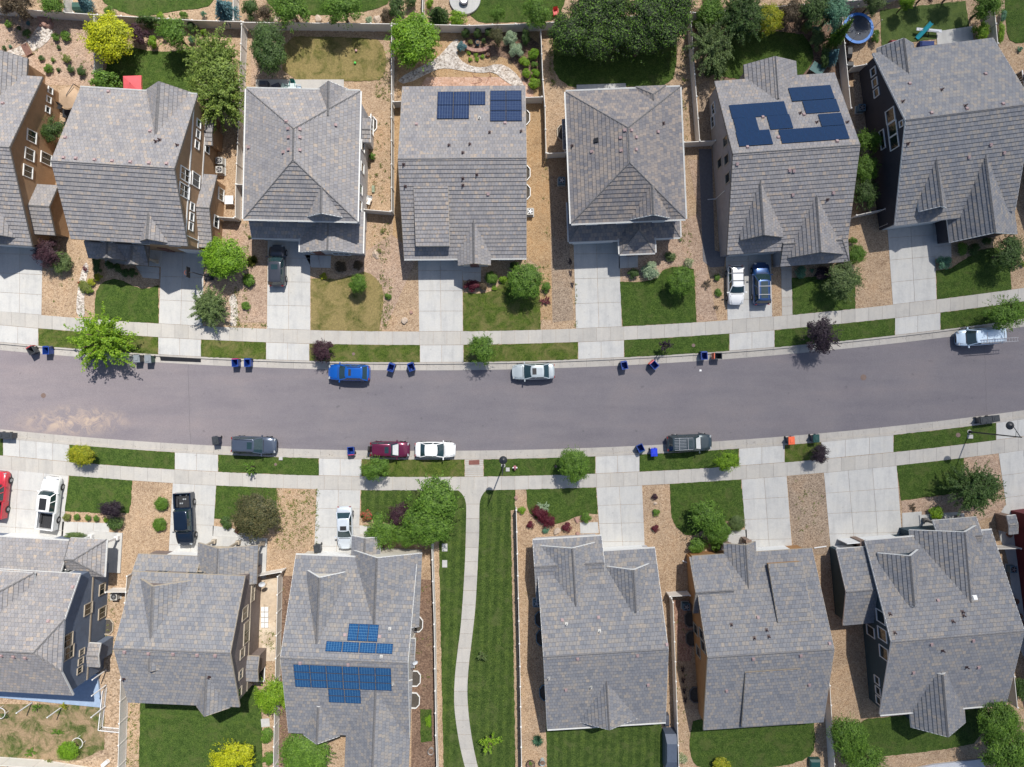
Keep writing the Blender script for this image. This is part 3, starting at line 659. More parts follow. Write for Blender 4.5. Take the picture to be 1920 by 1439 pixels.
class House:
    def __init__(s, label, at, theta, rmat, wmat, trim, name='house', group=None):
        s.th = R(theta); c = P(*at, 0); s.org = Vector((c.x, c.y, 0))
        s.root = empty(name, s.org, s.th); tag(s.root, label, 'house', group)
        s.rm, s.wm, s.tm = rmat, wmat, trim; s.planes = []
        s.e1 = Vector((math.cos(s.th), math.sin(s.th), 0)); s.e2 = Vector((-math.sin(s.th), math.cos(s.th), 0))
    def L(s, px, py, z=0):
        p = P(px, py, z) - s.org; return Vector((p.dot(s.e1), p.dot(s.e2), z))
    def block(s, BL, BR, TL, ze, zr, axis='x', ridge=None, ze2=None, hip=(0, 0), jerk=(0, 0), ov=.35, zb=0.0,
              rname='roof', wname='wall', wmat=None, rmat=None, gut=None, kind='gable', wall=True, caps=True):
        if axis == 'y' and ('gable' in rname or 'dormer' in rname) and not any(hip): ze -= .22; zr += .28
        zT = ze if ze2 is None else ze2
        if kind == 'shed': zT = zr
        a = s.L(*BL, ze); b = s.L(*BR, ze); t = s.L(*TL, zT)
        x0, x1, y0, y1 = a.x, b.x, a.y, t.y
        if axis == 'x':
            u0, u1, v0, v1 = x0, x1, y0, y1; M = lambda u, v, z: Vector((u, v, z))
            vr = s.L(*ridge, zr).y if ridge else (v0 + v1) / 2
        else:
            u0, u1, v0, v1 = y0, y1, -x1, -x0; M = lambda u, v, z: Vector((-v, u, z))
            vr = -s.L(*ridge, zr).x if ridge else (v0 + v1) / 2
        mb = MB(); zA, zB = ze, zT
        h0, h1 = hip; f0, f1 = jerk; PL_ = []
        def rz(v): return zA + (zr - zA) * (v - v0) / (vr - v0) if v <= vr else zB + (zr - zB) * (v1 - v) / (v1 - vr)
        if kind == 'shed':
            PL_ = [[M(u0, v0, ze), M(u1, v0, ze), M(u1, v1, zr), M(u0, v1, zr)]]
            rz = lambda v: ze + (zr - ze) * (v - v0) / (v1 - v0)
        else:
            va = [v0 + f * (vr - v0) for f in (f0, f1)]; vb = [v1 + f * (vr - v1) for f in (f0, f1)]
            A = [M(u0, v0, zA), M(u1, v0, zA)]
            if h1 and f1: A.append(M(u1, va[1], rz(va[1])))
            A += [M(u1 - h1, vr, zr)]
            if u1 - h1 - (u0 + h0) > .01: A.append(M(u0 + h0, vr, zr))
            if h0 and f0: A.append(M(u0, va[0], rz(va[0])))
            B = [M(u1, v1, zB), M(u0, v1, zB)]
            if h0 and f0: B.append(M(u0, vb[0], rz(vb[0])))
            B += [M(u0 + h0, vr, zr)]
            if u1 - h1 - (u0 + h0) > .01: B.append(M(u1 - h1, vr, zr))
            if h1 and f1: B.append(M(u1, vb[1], rz(vb[1])))
            PL_ = [A, B]
            if h1: PL_.append([M(u1, va[1], rz(va[1])), M(u1, vb[1], rz(vb[1])), M(u1 - h1, vr, zr)])
            if h0: PL_.append([M(u0, vb[0], rz(vb[0])), M(u0, va[0], rz(va[0])), M(u0 + h0, vr, zr)])
        for q in PL_: s.planes.append(tile_plane(mb, q))
        if caps and kind != 'shed':
            def cap(p, q):
                d = (q - p).normalized(); side = Vector((-d.y, d.x, 0)).normalized() * .13
                up = Vector((0, 0, .085)); dn = Vector((0, 0, -.05))
                n_ = max(1, int((q - p).length / .42))
                for i in range(n_):
                    a_ = p + (q - p) * (i / n_); b_ = p + (q - p) * ((i + 1) / n_) - d * .02
                    u2 = up * 1.15
                    mb.poly([a_ - side + dn, b_ - side + dn, b_ + up, a_ + u2], 1); mb.poly([a_ + u2, b_ + up, b_ + side + dn, a_ + side + dn], 1)
                    mb.poly([a_ - side + dn, a_ + u2, a_ + side + dn], 1)
            ra, rb = M(u0 + h0, vr, zr), M(u1 - h1, vr, zr)
            if (rb - ra).length > .1: cap(ra, rb)
            if h1:
                cap(M(u1, va[1], rz(va[1])), rb); cap(M(u1, vb[1], rz(vb[1])), rb)
            if h0:
                cap(M(u0, va[0], rz(va[0])), ra); cap(M(u0, vb[0], rz(vb[0])), ra)
        ro = mb.build(rname, [rmat or s.rm, T_RIDGE, T_BUTT_SHADE], s.root)
        fb = MB(); dn = Vector((0, 0, -.19))
        for q in PL_:
            for i in range(len(q)):
                p_, r_ = q[i], q[(i + 1) % len(q)]
                fb.poly([p_ + dn, r_ + dn, r_ + Vector((0, 0, -.004)), p_ + Vector((0, 0, -.004))])
            fb.poly([p + dn for p in q[::-1]])
        # rake boards / eave trim, a little proud of the tiles
        ex = []
        if kind == 'shed': q = PL_[0]; ex = [(q[0], q[1]), (q[1], q[2]), (q[3], q[0])]
        else:
            ex = [(M(u0, v0, zA), M(u1, v0, zA)), (M(u1, v1, zB), M(u0, v1, zB))]
            if not h0: ex += [(M(u0, v1, zB), M(u0, vr, zr)), (M(u0, vr, zr), M(u0, v0, zA))]
            elif f0 == 0: ex.append((M(u0, v1, zB), M(u0, v0, zA)))
            else: ex += [(M(u0, v1, zB), M(u0, vb[0], rz(vb[0]))), (M(u0, va[0], rz(va[0])), M(u0, v0, zA))]
            if not h1: ex += [(M(u1, v0, zA), M(u1, vr, zr)), (M(u1, vr, zr), M(u1, v1, zB))]
            elif f1 == 0: ex.append((M(u1, v0, zA), M(u1, v1, zB)))
            else: ex += [(M(u1, v0, zA), M(u1, va[1], rz(va[1]))), (M(u1, vb[1], rz(vb[1])), M(u1, v1, zB))]
        for p_, r_ in ex:
            fb.bar(p_ + Vector((0, 0, -.10)), r_ + Vector((0, 0, -.10)), .05, .2)
        fb.build('fascia', s.tm, ro)
        for w_ in (gut or []):
            gm = MB(); p_, r_ = {'S': (M(u0, v0, zA), M(u1, v0, zA)), 'N': (M(u1, v1, zB), M(u0, v1, zB)), 'E': (M(u1, v0, zA), M(u1, v1, zB)), 'W': (M(u0, v0, zA), M(u0, v1, zB))}[w_] if axis == 'x' else \
                {'W': (M(u0, v1, zB), M(u1, v1, zB)), 'E': (M(u0, v0, zA), M(u1, v0, zA)), 'S': (M(u0, v0, zA), M(u0, v1, zB)), 'N': (M(u1, v0, zA), M(u1, v1, zB))}[w_]
            c_ = M((u0 + u1) / 2, (v0 + v1) / 2, 0); out = ((p_ + r_) / 2 - c_); dd = (r_ - p_).normalized(); nn = Vector((-dd.y, dd.x, 0))
            if nn.dot(out) < 0: nn = -nn
            z_ = Vector((0, 0, .03))
            gm.bar(p_ + nn * .05 + z_, r_ + nn * .05 + z_, .03, .12); gm.bar(p_ + nn * .15 + z_, r_ + nn * .15 + z_, .03, .12)
            gm.bar(p_ + nn * .10 + Vector((0, 0, -.03)), r_ + nn * .10 + Vector((0, 0, -.03)), .12, .02)
            gm.build('gutter', TRIM_W, ro)
        wx = NS(x0=x0 + ov, x1=x1 - ov, y0=y0 + ov, y1=y1 - ov, ze=ze, zr=zr)
        if wall:
            a0, a1, b0, b1 = u0 + ov, u1 - ov, v0 + ov, v1 - ov; wb = MB(); d = .08
            if kind == 'shed':
                z0_, z1_ = rz(b0) - d, rz(b1) - d
                wb.poly([M(a0, b0, zb), M(a1, b0, zb), M(a1, b0, z0_), M(a0, b0, z0_)]); wb.poly([M(a1, b1, zb), M(a0, b1, zb), M(a0, b1, z1_), M(a1, b1, z1_)])
                wb.poly([M(a1, b0, zb), M(a1, b1, zb), M(a1, b1, z1_), M(a1, b0, z0_)]); wb.poly([M(a0, b1, zb), M(a0, b0, zb), M(a0, b0, z0_), M(a0, b1, z1_)])
            else:
                zs, zn = rz(b0) - d, rz(b1) - d
                wb.poly([M(a0, b0, zb), M(a1, b0, zb), M(a1, b0, zs), M(a0, b0, zs)]); wb.poly([M(a1, b1, zb), M(a0, b1, zb), M(a0, b1, zn), M(a1, b1, zn)])
                for (aa, hh, ff, fl) in ((a1, h1, f1, 0), (a0, h0, f0, 1)):
                    if hh and not ff: pl = [M(aa, b0, zb), M(aa, b1, zb), M(aa, b1, zn), M(aa, b0, zs)]
                    elif hh:
                        vA = v0 + ff * (vr - v0); vB = v1 + ff * (vr - v1); pl = [M(aa, b0, zb), M(aa, b1, zb), M(aa, b1, zn), M(aa, vB, rz(vB) - d), M(aa, vA, rz(vA) - d), M(aa, b0, zs)]
                    else: pl = [M(aa, b0, zb), M(aa, b1, zb), M(aa, b1, zn), M(aa, vr, zr - d), M(aa, b0, zs)]
                    wb.poly(pl[::-1] if fl else pl)
            wb.build(wname, wmat or s.wm, s.root)
            if rname == 'roof':
                rear, front = ('N', 'S') if s.org.y > 0 else ('S', 'N'); W_ = wx.x1 - wx.x0
                fr = TRIM_T if s.tm is TRIM_T else TRIM_W
                for sd_, rows in ((rear, ((1.5, (.16, .42, .8)), (ze - 1.4, (.2, .5, .8)) if ze > 5 else (None, ()))), (front, ((ze - 1.4, (.18, .5, .82)) if ze > 5 else (None, ()),))):
                    for z_, fs in rows:
                        for f_ in fs: s.window(wx, sd_, None, Vector((wx.x0 + W_ * f_, 0, z_)), 1.7 if f_ in (.42, .5) else 1.1, 1.3, 1, fr, z=z_)
        return wx
    def wallpt(s, wx, side, px, py):
        ax = s.e1 if side in 'EW' else s.e2
        c = {'E': wx.x1, 'W': wx.x0, 'N': wx.y1, 'S': wx.y0}[side]
        P0 = P(px, py, 0); k = (c + ax.dot(s.org)) / ax.dot(P0); z = CAMH * (1 - k)
        q = s.L(px, py, z); return q
    def window(s, wx, side, px, py, w_, h_, mull=1, frame=None, z=None, name='window'):
        q = s.wallpt(wx, side, px, py) if px is not None else py
        if z is not None: q.z = z
        q.z = max(q.z, h_ / 2 + .3)
        nrm = {'E': Vector((1, 0, 0)), 'W': Vector((-1, 0, 0)), 'N': Vector((0, 1, 0)), 'S': Vector((0, -1, 0))}[side]
        t = Vector((-nrm.y, nrm.x, 0)); up = Vector((0, 0, 1))
        if side in 'EW': q.x = {'E': wx.x1, 'W': wx.x0}[side]
        else: q.y = {'N': wx.y1, 'S': wx.y0}[side]
        f = MB(); b = .085
        def bx(a0, a1, z0, z1, d0, d1, m):
            A = q + t * a0 + up * z0 + nrm * d0; 
            V = [q + t * a + up * zz + nrm * dd for a in (a0, a1) for zz in (z0, z1) for dd in (d0, d1)]
            m.mesh(V, [(0, 1, 3, 2), (4, 6, 7, 5), (0, 4, 5, 1), (2, 3, 7, 6), (0, 2, 6, 4), (1, 5, 7, 3)])
        hw, hh = w_ / 2, h_ / 2
        bx(-hw - b, hw + b, hh, hh + b * 1.3, -.02, .09, f); bx(-hw - b, hw + b, -hh - b * 1.3, -hh, -.02, .10, f)
        bx(-hw - b, -hw, -hh, hh, -.02, .07, f); bx(hw, hw + b, -hh, hh, -.02, .07, f)
        for i in range(mull):
            c_ = -hw + w_ * (i + 1) / (mull + 1); bx(c_ - .02, c_ + .02, -hh, hh, -.02, .05, f)
        if h_ > 1.6: bx(-hw, hw, -.02, .02, -.02, .045, f)
        fo = f.build(name, frame or TRIM_W, s.root)
        g = MB(); bx(-hw, hw, -hh, hh, -.02, .02, g); g.build('pane', GLASS, fo)
    def garage(s, wx, side, px0, px1, py, h_=2.2, mat=None):
        a = s.wallpt(wx, side, px0, py); b = s.wallpt(wx, side, px1, py); y = wx.y0 if side == 'S' else wx.y1
        sg = -1 if side == 'S' else 1
        m = MB(); x0, x1 = a.x, b.x
        for i in range(4):
            z0 = .05 + i * h_ / 4; m.box(((x0 + x1) / 2, y + sg * .03, z0 + h_ / 8), (x1 - x0, .08, h_ / 4 - .02))
        m.build('garage_door', mat or TRIM_W, s.root)
    def porch(s, wx, n=2, side='N', h=2.7, mat=None, slab=True):
        y = (wx.y1 if side == 'N' else wx.y0) + (-.1 if side == 'N' else .1)
        for i in range(n):
            x = wx.x0 + .15 + (wx.x1 - wx.x0 - .3) * i / (n - 1)
            m = MB(); m.box((x, y, h / 2), (.22, .22, h)); m.box((x, y, .35), (.42, .42, .7)); m.build('porch_post', mat or TRIM_W, s.root)
        m = MB(); m.bar((wx.x0, y, h + .05), (wx.x1, y, h + .05), .2, .25); m.build('porch_beam', mat or TRIM_W, s.root)
        if slab:
            y2 = y + (.5 if side == 'N' else -.5); yb = y - 4 if side == 'N' else y + 4
            m = MB(); m.box(((wx.x0 + wx.x1) / 2, (y2 + yb) / 2, .09), (wx.x1 - wx.x0 + .5, abs(y2 - yb), .16)); m.build('porch_floor', CONC, s.root)
    def door(s, wx, side, px, py):
        a = s.wallpt(wx, side, px, py); y = wx.y0 if side == 'S' else wx.y1; sg = -1 if side == 'S' else 1
        m = MB(); m.box((a.x, y + sg * .03, 1.1), (.95, .08, 2.1)); d = m.build('door', m_door, s.root)
        m = MB(); m.tube((a.x + .36, y + sg * .07, 1.05), (a.x + .36, y + sg * .13, 1.05), .035); m.build('handle', METAL, d)
    def hit(s, px, py):
        o = Vector((0, 0, CAMH)); g = P(px, py, 0); d = g - o
        def loc(v): v = v - s.org; return Vector((v.dot(s.e1), v.dot(s.e2), v.z))
        lo = loc(o); ld = Vector((d.dot(s.e1), d.dot(s.e2), d.z)); best = None
        for pl in s.planes:
            dn_ = ld.dot(pl.n)
            if abs(dn_) < 1e-6: continue
            t = (pl.o - lo).dot(pl.n) / dn_; q = lo + ld * t
            uv = ((q - pl.o).dot(pl.e), (q - pl.o).dot(pl.s))
            if inside(uv, pl.uv) and (best is None or t < best[0]): best = (t, q, pl)
        return best
    def vents(s, pts, kind='roof_vent', mat=None, sz=.26):
        for (px, py) in pts:
            b = s.hit(px, py)
            if not b: continue
            _, q, pl = b; m = MB()
            M = Matrix((pl.e, pl.s, pl.n)).transposed().to_4x4()
            if kind == 'roof_vent':
                m.box(q + pl.n * .05, (sz * 1.25, sz * 1.25, .03), M=M); m.box(q + pl.n * .12, (sz, sz, .12), M=M)
                m.build('roof_vent', mat or VENTM, s.root)
            else:
                m.box(q + pl.n * .05, (.3, .3, .03), M=M); m.tube(q, q + Vector((0, 0, .4)), .05, n=8); m.tube(q + Vector((0, 0, .36)), q + Vector((0, 0, .44)), .08, .07, 8)
                m.build('vent_pipe', mat or DARKM, s.root)
    def solar(s, p0, p1, nc, nr, mat, mask=None, name='solar_panel', gap=.02, thick=None):
        b = s.hit((p0[0] + p1[0]) / 2, (p0[1] + p1[1]) / 2)
        if not b: return
        pl = b[2]; off = .14
        def onp(px, py):
            o = Vector((0, 0, CAMH)); d = P(px, py, 0) - o; v = o - s.org
            lo = Vector((v.dot(s.e1), v.dot(s.e2), v.z)); ld = Vector((d.dot(s.e1), d.dot(s.e2), d.z))
            t = (pl.o + pl.n * off - lo).dot(pl.n) / ld.dot(pl.n); q = lo + ld * t
            return (q - pl.o).dot(pl.e), (q - pl.o).dot(pl.s)
        a, c = onp(*p0), onp(*p1); du = (c[0] - a[0]) / nc; dvv = (c[1] - a[1]) / nr
        for j in range(nr):
            for i in range(nc):
                if mask and mask[j][i] == '.': continue
                u0, u1 = a[0] + du * i, a[0] + du * (i + 1); v0, v1 = a[1] + dvv * j, a[1] + dvv * (j + 1)
                if u0 > u1: u0, u1 = u1, u0
                if v0 > v1: v0, v1 = v1, v0
                u0 += gap; u1 -= gap; v0 += gap; v1 -= gap; m = MB()
                T = [pl.o + pl.e * u + pl.s * v + pl.n * off for u, v in ((u0, v0), (u1, v0), (u1, v1), (u0, v1))]
                B_ = [t - pl.n * .05 for t in T]
                uvq = [(0, 0), (1, 0), (1, 1), (0, 1)]
                if abs(u1 - u0) > abs(v1 - v0): uvq = [(0, 0), (0, 1), (1, 1), (1, 0)]
                m.poly(T, 0, uvq)
                for k in range(4): m.poly([B_[k], B_[(k + 1) % 4], T[(k + 1) % 4], T[k]], 1)
                m.build(name, [mat, thick or BLACK], s.root)
    def well(s, px, py, side, wx, r=.85, square=False, mat=None):
        x = {'E': wx.x1, 'W': wx.x0}[side]; y = s.L(px, py, 0).y; sg = 1 if side == 'E' else -1
        o = [(0, -1), (.62, -1), (1.05, -.5), (1.05, .5), (.62, 1), (0, 1)] if not square else [(0, -1), (1, -1), (1, 1), (0, 1)]
        m = MB()
        for k in range(len(o) - 1):
            a, b = o[k], o[k + 1]
            m.bar((x + sg * a[0] * r, y + a[1] * r, .09), (x + sg * b[0] * r, y + b[1] * r, .09), .085, .22)
        wo = m.build('window_well', mat or TRIM_W, s.root)
        m = MB(); q = [(x + sg * a[0] * r, y + a[1] * r) for a in o]; m.prism(q, .0, .03); m.build('well_shade_floor', m_well, wo)
    def downspout(s, wx, side, px, py):
        q = s.wallpt(wx, side, px, py); x = {'E': wx.x1 + .06, 'W': wx.x0 - .06}[side]
        m = MB(); m.bar((x, q.y, .1), (x, q.y, wx.ze - .1), .08, .07); m.bar((x, q.y, .12), (x + (.9 if side == 'E' else -.9), q.y, .08), .08, .07)
        m.build('downspout', TRIM_W, s.root)
    def band(s, wx, side, z, mat=None):
        m = MB(); x = wx.x1 + .015 if side == 'E' else wx.x0 - .015
        m.box((x, (wx.y0 + wx.y1) / 2, z), (.05, wx.y1 - wx.y0, .22)); m.build('belly_band', mat or TRIM_W, s.root)
m_door = m_plain('front_door', (.16, .06, .04), .5); m_well = m_plain('well_shade', (.07, .06, .05), .95, .3, 6)  # well floor painted dark in place of the shade in a deep pit

# ---- north row
H = House('tan stucco house at the north west corner, cut by the frame, beside the beige parasol', (10, 300), -3.6, T_WARM, W_TAN, TRIM_D)
m = H.block((-90, 452), (60, 461), (37, 142), 3.5, 7.5, ridge=(15, 277))
H.block((-30, 250), (43, 250), (-30, 105), 3.3, 5.2, 'y', rname='rear_roof')
H.block((-60, 441), (33, 441), (-60, 300), 3.9, 6.4, 'y', rname='gable_roof', zb=2.5)
H.block((30, 437), (103, 443), (40, 344), 2.8, 4.0, ridge=(90, 388), rname='side_roof', wname='side_wall')
for a in ((94, 170), (91, 187), (89, 206)): H.window(m, 'E', *a, .55, .55, 0)
for a in ((59, 256), (55, 290), (52, 322)): H.window(m, 'E', *a, 1.1, 1.2)
H.window(m, 'E', 86, 298, 1.1, 1.5); H.garage(m, 'S', 5, 60, 462)
H.vents([(6, 195)])
H = House('large tan two storey house with a wide gabled roof left of the feathery tree', (245, 320), -3.6, T_WARM, W_TAN, TRIM_D)
m = H.block((133, 448), (352, 462), (155, 165), 6.2, 9.8, ridge=(216, 310), gut=['N'])
H.block((263, 300), (358, 300), (267, 170), 6.0, 8.0, 'y', rname='rear_gable_roof', ridge=(297, 157), zb=4)
H.block((260, 453), (323, 457), (262, 400), 6.25, 7.4, 'y', rname='front_gable_roof', zb=5)
p = H.block((166, 484), (277, 494), (168, 430), 2.9, 3.8, rname='porch_roof', wall=False); H.porch(p, 4, 'S', 2.7, TRIM_T)
H.block((178, 486), (241, 490), (178, 440), 3.0, 4.1, 'y', rname='porch_gable_roof', zb=2.6, ridge=(200, 466))
H.block((236, 497), (277, 500), (236, 450), 2.85, 3.5, 'y', rname='porch_gable_roof', zb=2.4)
an = H.block((344, 462), (398, 466), (350, 325), 3.0, 4.3, ridge=(380, 390), rname='side_roof', wname='side_wall')
ch = H.block((380, 272), (398, 274), (380, 227), 3.2, 3.5, rname='side_roof', wname='bay_wall')
for a in ((372, 232), (371, 252), (369, 272)): H.window(m, 'E', *a, .7, .7, 0)
for a in ((360, 388), (359, 407), (357.5, 425)): H.window(m, 'E', *a, .7, .7, 0)
H.window(m, 'E', 347, 328, 1.2, 1.9); H.window(m, 'E', 345, 358, 1.2, 1.9); H.window(m, 'E', 367, 338, 1.3, 1.5)
H.window(m, 'E', 392, 218, 1.0, .8, 0); H.window(m, 'E', 388, 280, .7, .8, 0); H.window(an, 'E', 414, 365, 1.2, 1.2); H.window(an, 'E', 405, 416, 1.2, 1.0)
H.band(m, 'E', 6.1); H.band(m, 'E', 3.3); H.downspout(m, 'E', 345, 440)
H.garage(m, 'S', 305, 380, 455); H.door(m, 'S', 290, 460)
H.vents([(120, 297), (143, 298), (178, 301), (211, 303), (245, 305), (280, 307), (313, 308), (204, 173), (123, 259), (282, 247)])
H.vents([(300, 263), (293, 266), (333, 273)], 'pipe')

H = House('hipped roof two storey house with white gutters above the dark grey crossover', (570, 300), -1.3, T_WARM, W_LIGHT, TRIM_W)
m = H.block((457, 411), (670, 416), (465, 167), 6.0, 9.1, 'y', ridge=(550, 275), hip=(5.2, 5.2), gut=['S', 'N', 'E', 'W'])
H.block((596, 230), (651, 230), (597, 166), 6.0, 7.3, 'y', rname='rear_gable_roof', zb=5)
H.block((570, 408), (653, 410), (570, 360), 6.05, 7.5, 'y', rname='front_gable_roof', zb=5.2)
lo = H.block((472, 446), (600, 447), (472, 390), 3.0, 3.9, rname='garage_roof', wname='garage_wall', gut=['S'])
pg = H.block((563, 473), (680, 476), (563, 395), 3.0, 4.6, 'y', rname='porch_roof', wname='porch_wall', gut=['W', 'E'])
b2 = H.block((672, 267), (695, 267), (674, 222), 3.1, 3.35, rname='side_roof', wname='bay_wall')
for a in ((680, 275), (679, 315), (676, 355), (675, 385), (683, 240)): H.window(m, 'E', *a, .9, 1.2, 0)
H.window(b2, 'E', 697, 235, 1.8, 1.2); H.garage(lo, 'S', 503, 560, 446); H.window(pg, 'S', 640, 476, 1.8, 1.1, 2); H.door(pg, 'S', 600, 476)
H.vents([(541, 242), (562, 243), (542, 258), (562, 258), (542, 281), (562, 282), (467, 277), (532, 286), (629, 235), (537, 229)])
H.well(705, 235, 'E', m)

H = House('single storey house with two dark solar arrays on its rear slope', (870, 320), 0.4, T_WARM, W_CREAM, TRIM_T)
m = H.block((758, 486), (987, 481), (757, 163), 2.8, 6.4, ridge=(868, 298), ze2=3.3, gut=['S'])
H.block((780, 462), (843, 462), (780, 350), 4.25, 5.6, kind='shed', rname='raised_roof', wname='raised_wall', zb=2.9, ov=.1)
pg = H.block((859, 498), (920, 499), (859, 410), 2.95, 4.2, 'y', rname='porch_roof', wname='porch_wall')
H.solar((820.5, 172), (910, 222.5), 3, 2, SOL_A, ['xxx', 'xx.']); H.solar((919, 170), (979, 227), 2, 3, SOL_A)
H.garage(m, 'S', 786, 850, 486); H.door(pg, 'S', 890, 499); H.window(m, 'S', 950, 486, 1.6, 1.2)
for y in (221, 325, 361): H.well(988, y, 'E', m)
H.vents([(781, 234), (915, 364), (947, 232)]); H.vents([(868, 335), (868, 348), (894, 328), (760, 350), (757, 309), (842, 273), (881, 271), (868, 287), (918, 249), (977, 247)], 'pipe'); H.vents([(899, 222)], 'pipe', ACM)
H.downspout(m, 'E', 986, 478)

H = House('hipped roof house with brown tinted tiles left of the long white fence', (1175, 300), 2.4, T_RUST, W_LIGHT, TRIM_W)
m = H.block((1071, 420), (1285, 411), (1060, 173), 6.0, 9.0, 'y', ridge=(1179, 275), hip=(5.1, 5.1), gut=['S', 'N', 'E', 'W'])
H.block((1193, 215), (1251, 213), (1193, 163), 6.0, 7.0, 'y', rname='rear_gable_roof', zb=5, hip=(0, 1.3))
H.block((1173, 414), (1262, 410), (1173, 360), 6.05, 7.6, 'y', rname='front_gable_roof', zb=5.2)
lo = H.block((1067, 454), (1275, 445), (1067, 380), 3.0, 3.9, hip=(1.5, 1.5), rname='garage_roof', wname='garage_wall', gut=['S', 'W', 'E'])
pg = H.block((1162, 477), (1228, 475), (1162, 395), 3.0, 4.4, 'y', hip=(2.2, 0), rname='porch_roof', wname='porch_wall', gut=['S', 'W', 'E'])
b2 = H.block((1056, 280), (1080, 280), (1056, 224), 3.1, 3.35, rname='side_roof', wname='bay_wall')
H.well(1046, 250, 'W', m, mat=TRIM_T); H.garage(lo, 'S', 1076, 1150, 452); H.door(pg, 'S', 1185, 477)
H.vents([(1172, 245), (1183, 245), (1164, 259), (1192, 258), (1165, 283), (1192, 281), (1110, 285), (1233, 248)])
H.vents([(1118, 264)], mat=BLACK, sz=.4); H.vents([(1073, 274), (1244, 232)], 'pipe')

H = House('grey walled house carrying large black solar arrays on its rear slope', (1480, 300), 4.1, T_WARM, W_GREY, TRIM_D)
m = H.block((1363, 478), (1588, 461), (1340, 153), 3.4, 7.4, ridge=(1492, 281))
H.block((1400, 200), (1498, 196), (1396, 122), 3.5, 4.5, 'y', rname='rear_gable_roof', ridge=(1454, 110), zb=0)
H.block((1389, 451), (1468, 446), (1387, 330), 4.5, 6.0, 'y', rname='dormer_roof', wname='dormer_wall', zb=3, ridge=(1433, 445))
H.block((1478, 484), (1581, 478), (1476, 380), 3.5, 5.3, 'y', rname='front_gable_roof', zb=0, ridge=(1539, 476))
lo = H.block((1463, 500), (1592, 489), (1463, 425), 2.7, 3.9, rname='porch_roof', wname='porch_wall', hip=(0, 1.2))
H.solar((1367, 197.3), (1477.8, 215), 5, 1, SOL_B, gap=.006); H.solar((1374.4, 221.8), (1487.8, 240), 5, 1, SOL_B, ['xx.xx'], gap=.006); H.solar((1379.5, 247.3), (1450, 270), 3, 1, SOL_B, gap=.006)
H.solar((1477.8, 165), (1565.5, 184.2), 4, 1, SOL_B, gap=.006); H.solar((1504.4, 189.6), (1575.5, 208.8), 3, 1, SOL_B, gap=.006)
H.solar((1533.8, 214.4), (1584.4, 233.8), 2, 1, SOL_B, gap=.006); H.solar((1459.6, 243.6), (1593.3, 260), 6, 1, SOL_B, gap=.006)
for a in ((1361, 265), (1363, 299), (1350, 306), (1365, 334)): H.window(m, 'W', *a, .9, 1.3, 0, TRIM_T)
for a in ((1338, 205), (1337, 228)): H.window(m, 'W', *a, 1.2, .9, 1)
H.garage(m, 'S', 1368, 1445, 478); H.door(lo, 'S', 1480, 500)
H.vents([(1401, 277), (1569, 266), (1430, 221), (1507, 216), (1382, 308), (1486, 366), (1562, 362), (1459, 259), (1480, 320), (1488, 321)])
H.vents([(1500, 213), (1531, 230), (1588, 230), (1551, 375)], 'pipe'); H.downspout(m, 'W', 1352, 365)

H = House('black walled house at the north east with white framed windows', (1790, 260), 7.3, T_COOL, W_BLACK, TRIM_W)
m = H.block((1678, 424), (1862, 72), (1639, 100), 3.6, 7.7, ridge=(1808, 212))
H.block((1655, 170), (1722, 160), (1648, 90), 3.7, 4.8, 'y', rname='rear_gable_roof', zb=0)
H.block((1724, 397), (1774, 388), (1720, 290), 4.75, 5.8, 'y', rname='dormer_roof', wname='dormer_wall', zb=3.4)
H.block((1782, 455), (1906, 430), (1778, 300), 2.9, 5.7, 'y', rname='front_gable_roof', zb=0, ridge=(1866, 430))
for a in ((1638, 135), (1641, 155), (1644, 174)): H.window(m, 'W', *a, .75, .8, 0)
for a in ((1670, 217), (1674, 242), (1677, 267)): H.window(m, 'W', *a, 1.25, 1.4, 0)
H.window(m, 'W', 1655, 262, 1.9, .7, 0)
H.window(m, 'W', 1691, 232, .5, .5, 0); H.garage(m, 'S', 1680, 1745, 420)
H.vents([(1705, 158), (1847, 140), (1746, 213), (1812, 205), (1880, 196), (1816, 295), (1882, 287), (1857, 272)]); H.vents([(1765, 169), (1809, 199), (1692, 191), (1702, 270)], 'pipe')

H = House('brown walled house corner peeking in at the far east edge of the north row', (2010, 250), 8, T_COOL, m_siding('wall_brown', (.13, .085, .055)), TRIM_W)
m = H.block((1975, 400), (2160, 380), (1922, 122), 3.0, 6.4)
for y in (148, 163): H.window(m, 'W', 1908, y, 1.0, .8, 1)

# ---- south row
H = House('slate blue two storey house at the south west with a blue deck', (60, 1180), -3.3, T_WARM, W_NAVY, TRIM_W)
m = H.block((-90, 1291), (137, 1304), (107, 1074), 5.7, 9.3, ridge=(40, 1224), hip=(0, 1.9), jerk=(0, .58), wmat=W_NAVY)
H.block((-60, 1170), (59, 1170), (-60, 1068), 6.3, 8.2, 'y', rname='gable_roof', zb=4, hip=(0, 2.2))
lo = H.block((-90, 1090), (128, 1098), (0, 1007), 3.0, 4.6, rname='garage_roof', wname='garage_wall', ridge=(60, 1080), gut=['N'])
pg = H.block((128, 1078), (196, 1082), (134, 1009), 3.2, 4.6, rname='porch_roof', wall=False, hip=(.4, 2.6), gut=['E']); H.porch(pg, 2, 'N', 2.9, TRIM_W)
b2 = H.block((160, 1250), (186, 1250), (165, 1206), 3.0, 3.3, rname='side_roof', wname='bay_wall')
for a in ((127, 1201), (129, 1224)): H.window(m, 'E', *a, 1.2, 1.3, 1, TRIM_T)
H.window(m, 'E', 165, 1142, 1.1, 1.2, 1, TRIM_T); H.window(m, 'E', 193, 1148, 1.1, 1.2, 1, TRIM_T); H.window(m, 'E', 191, 1105, 1.1, .9, 1, TRIM_T)
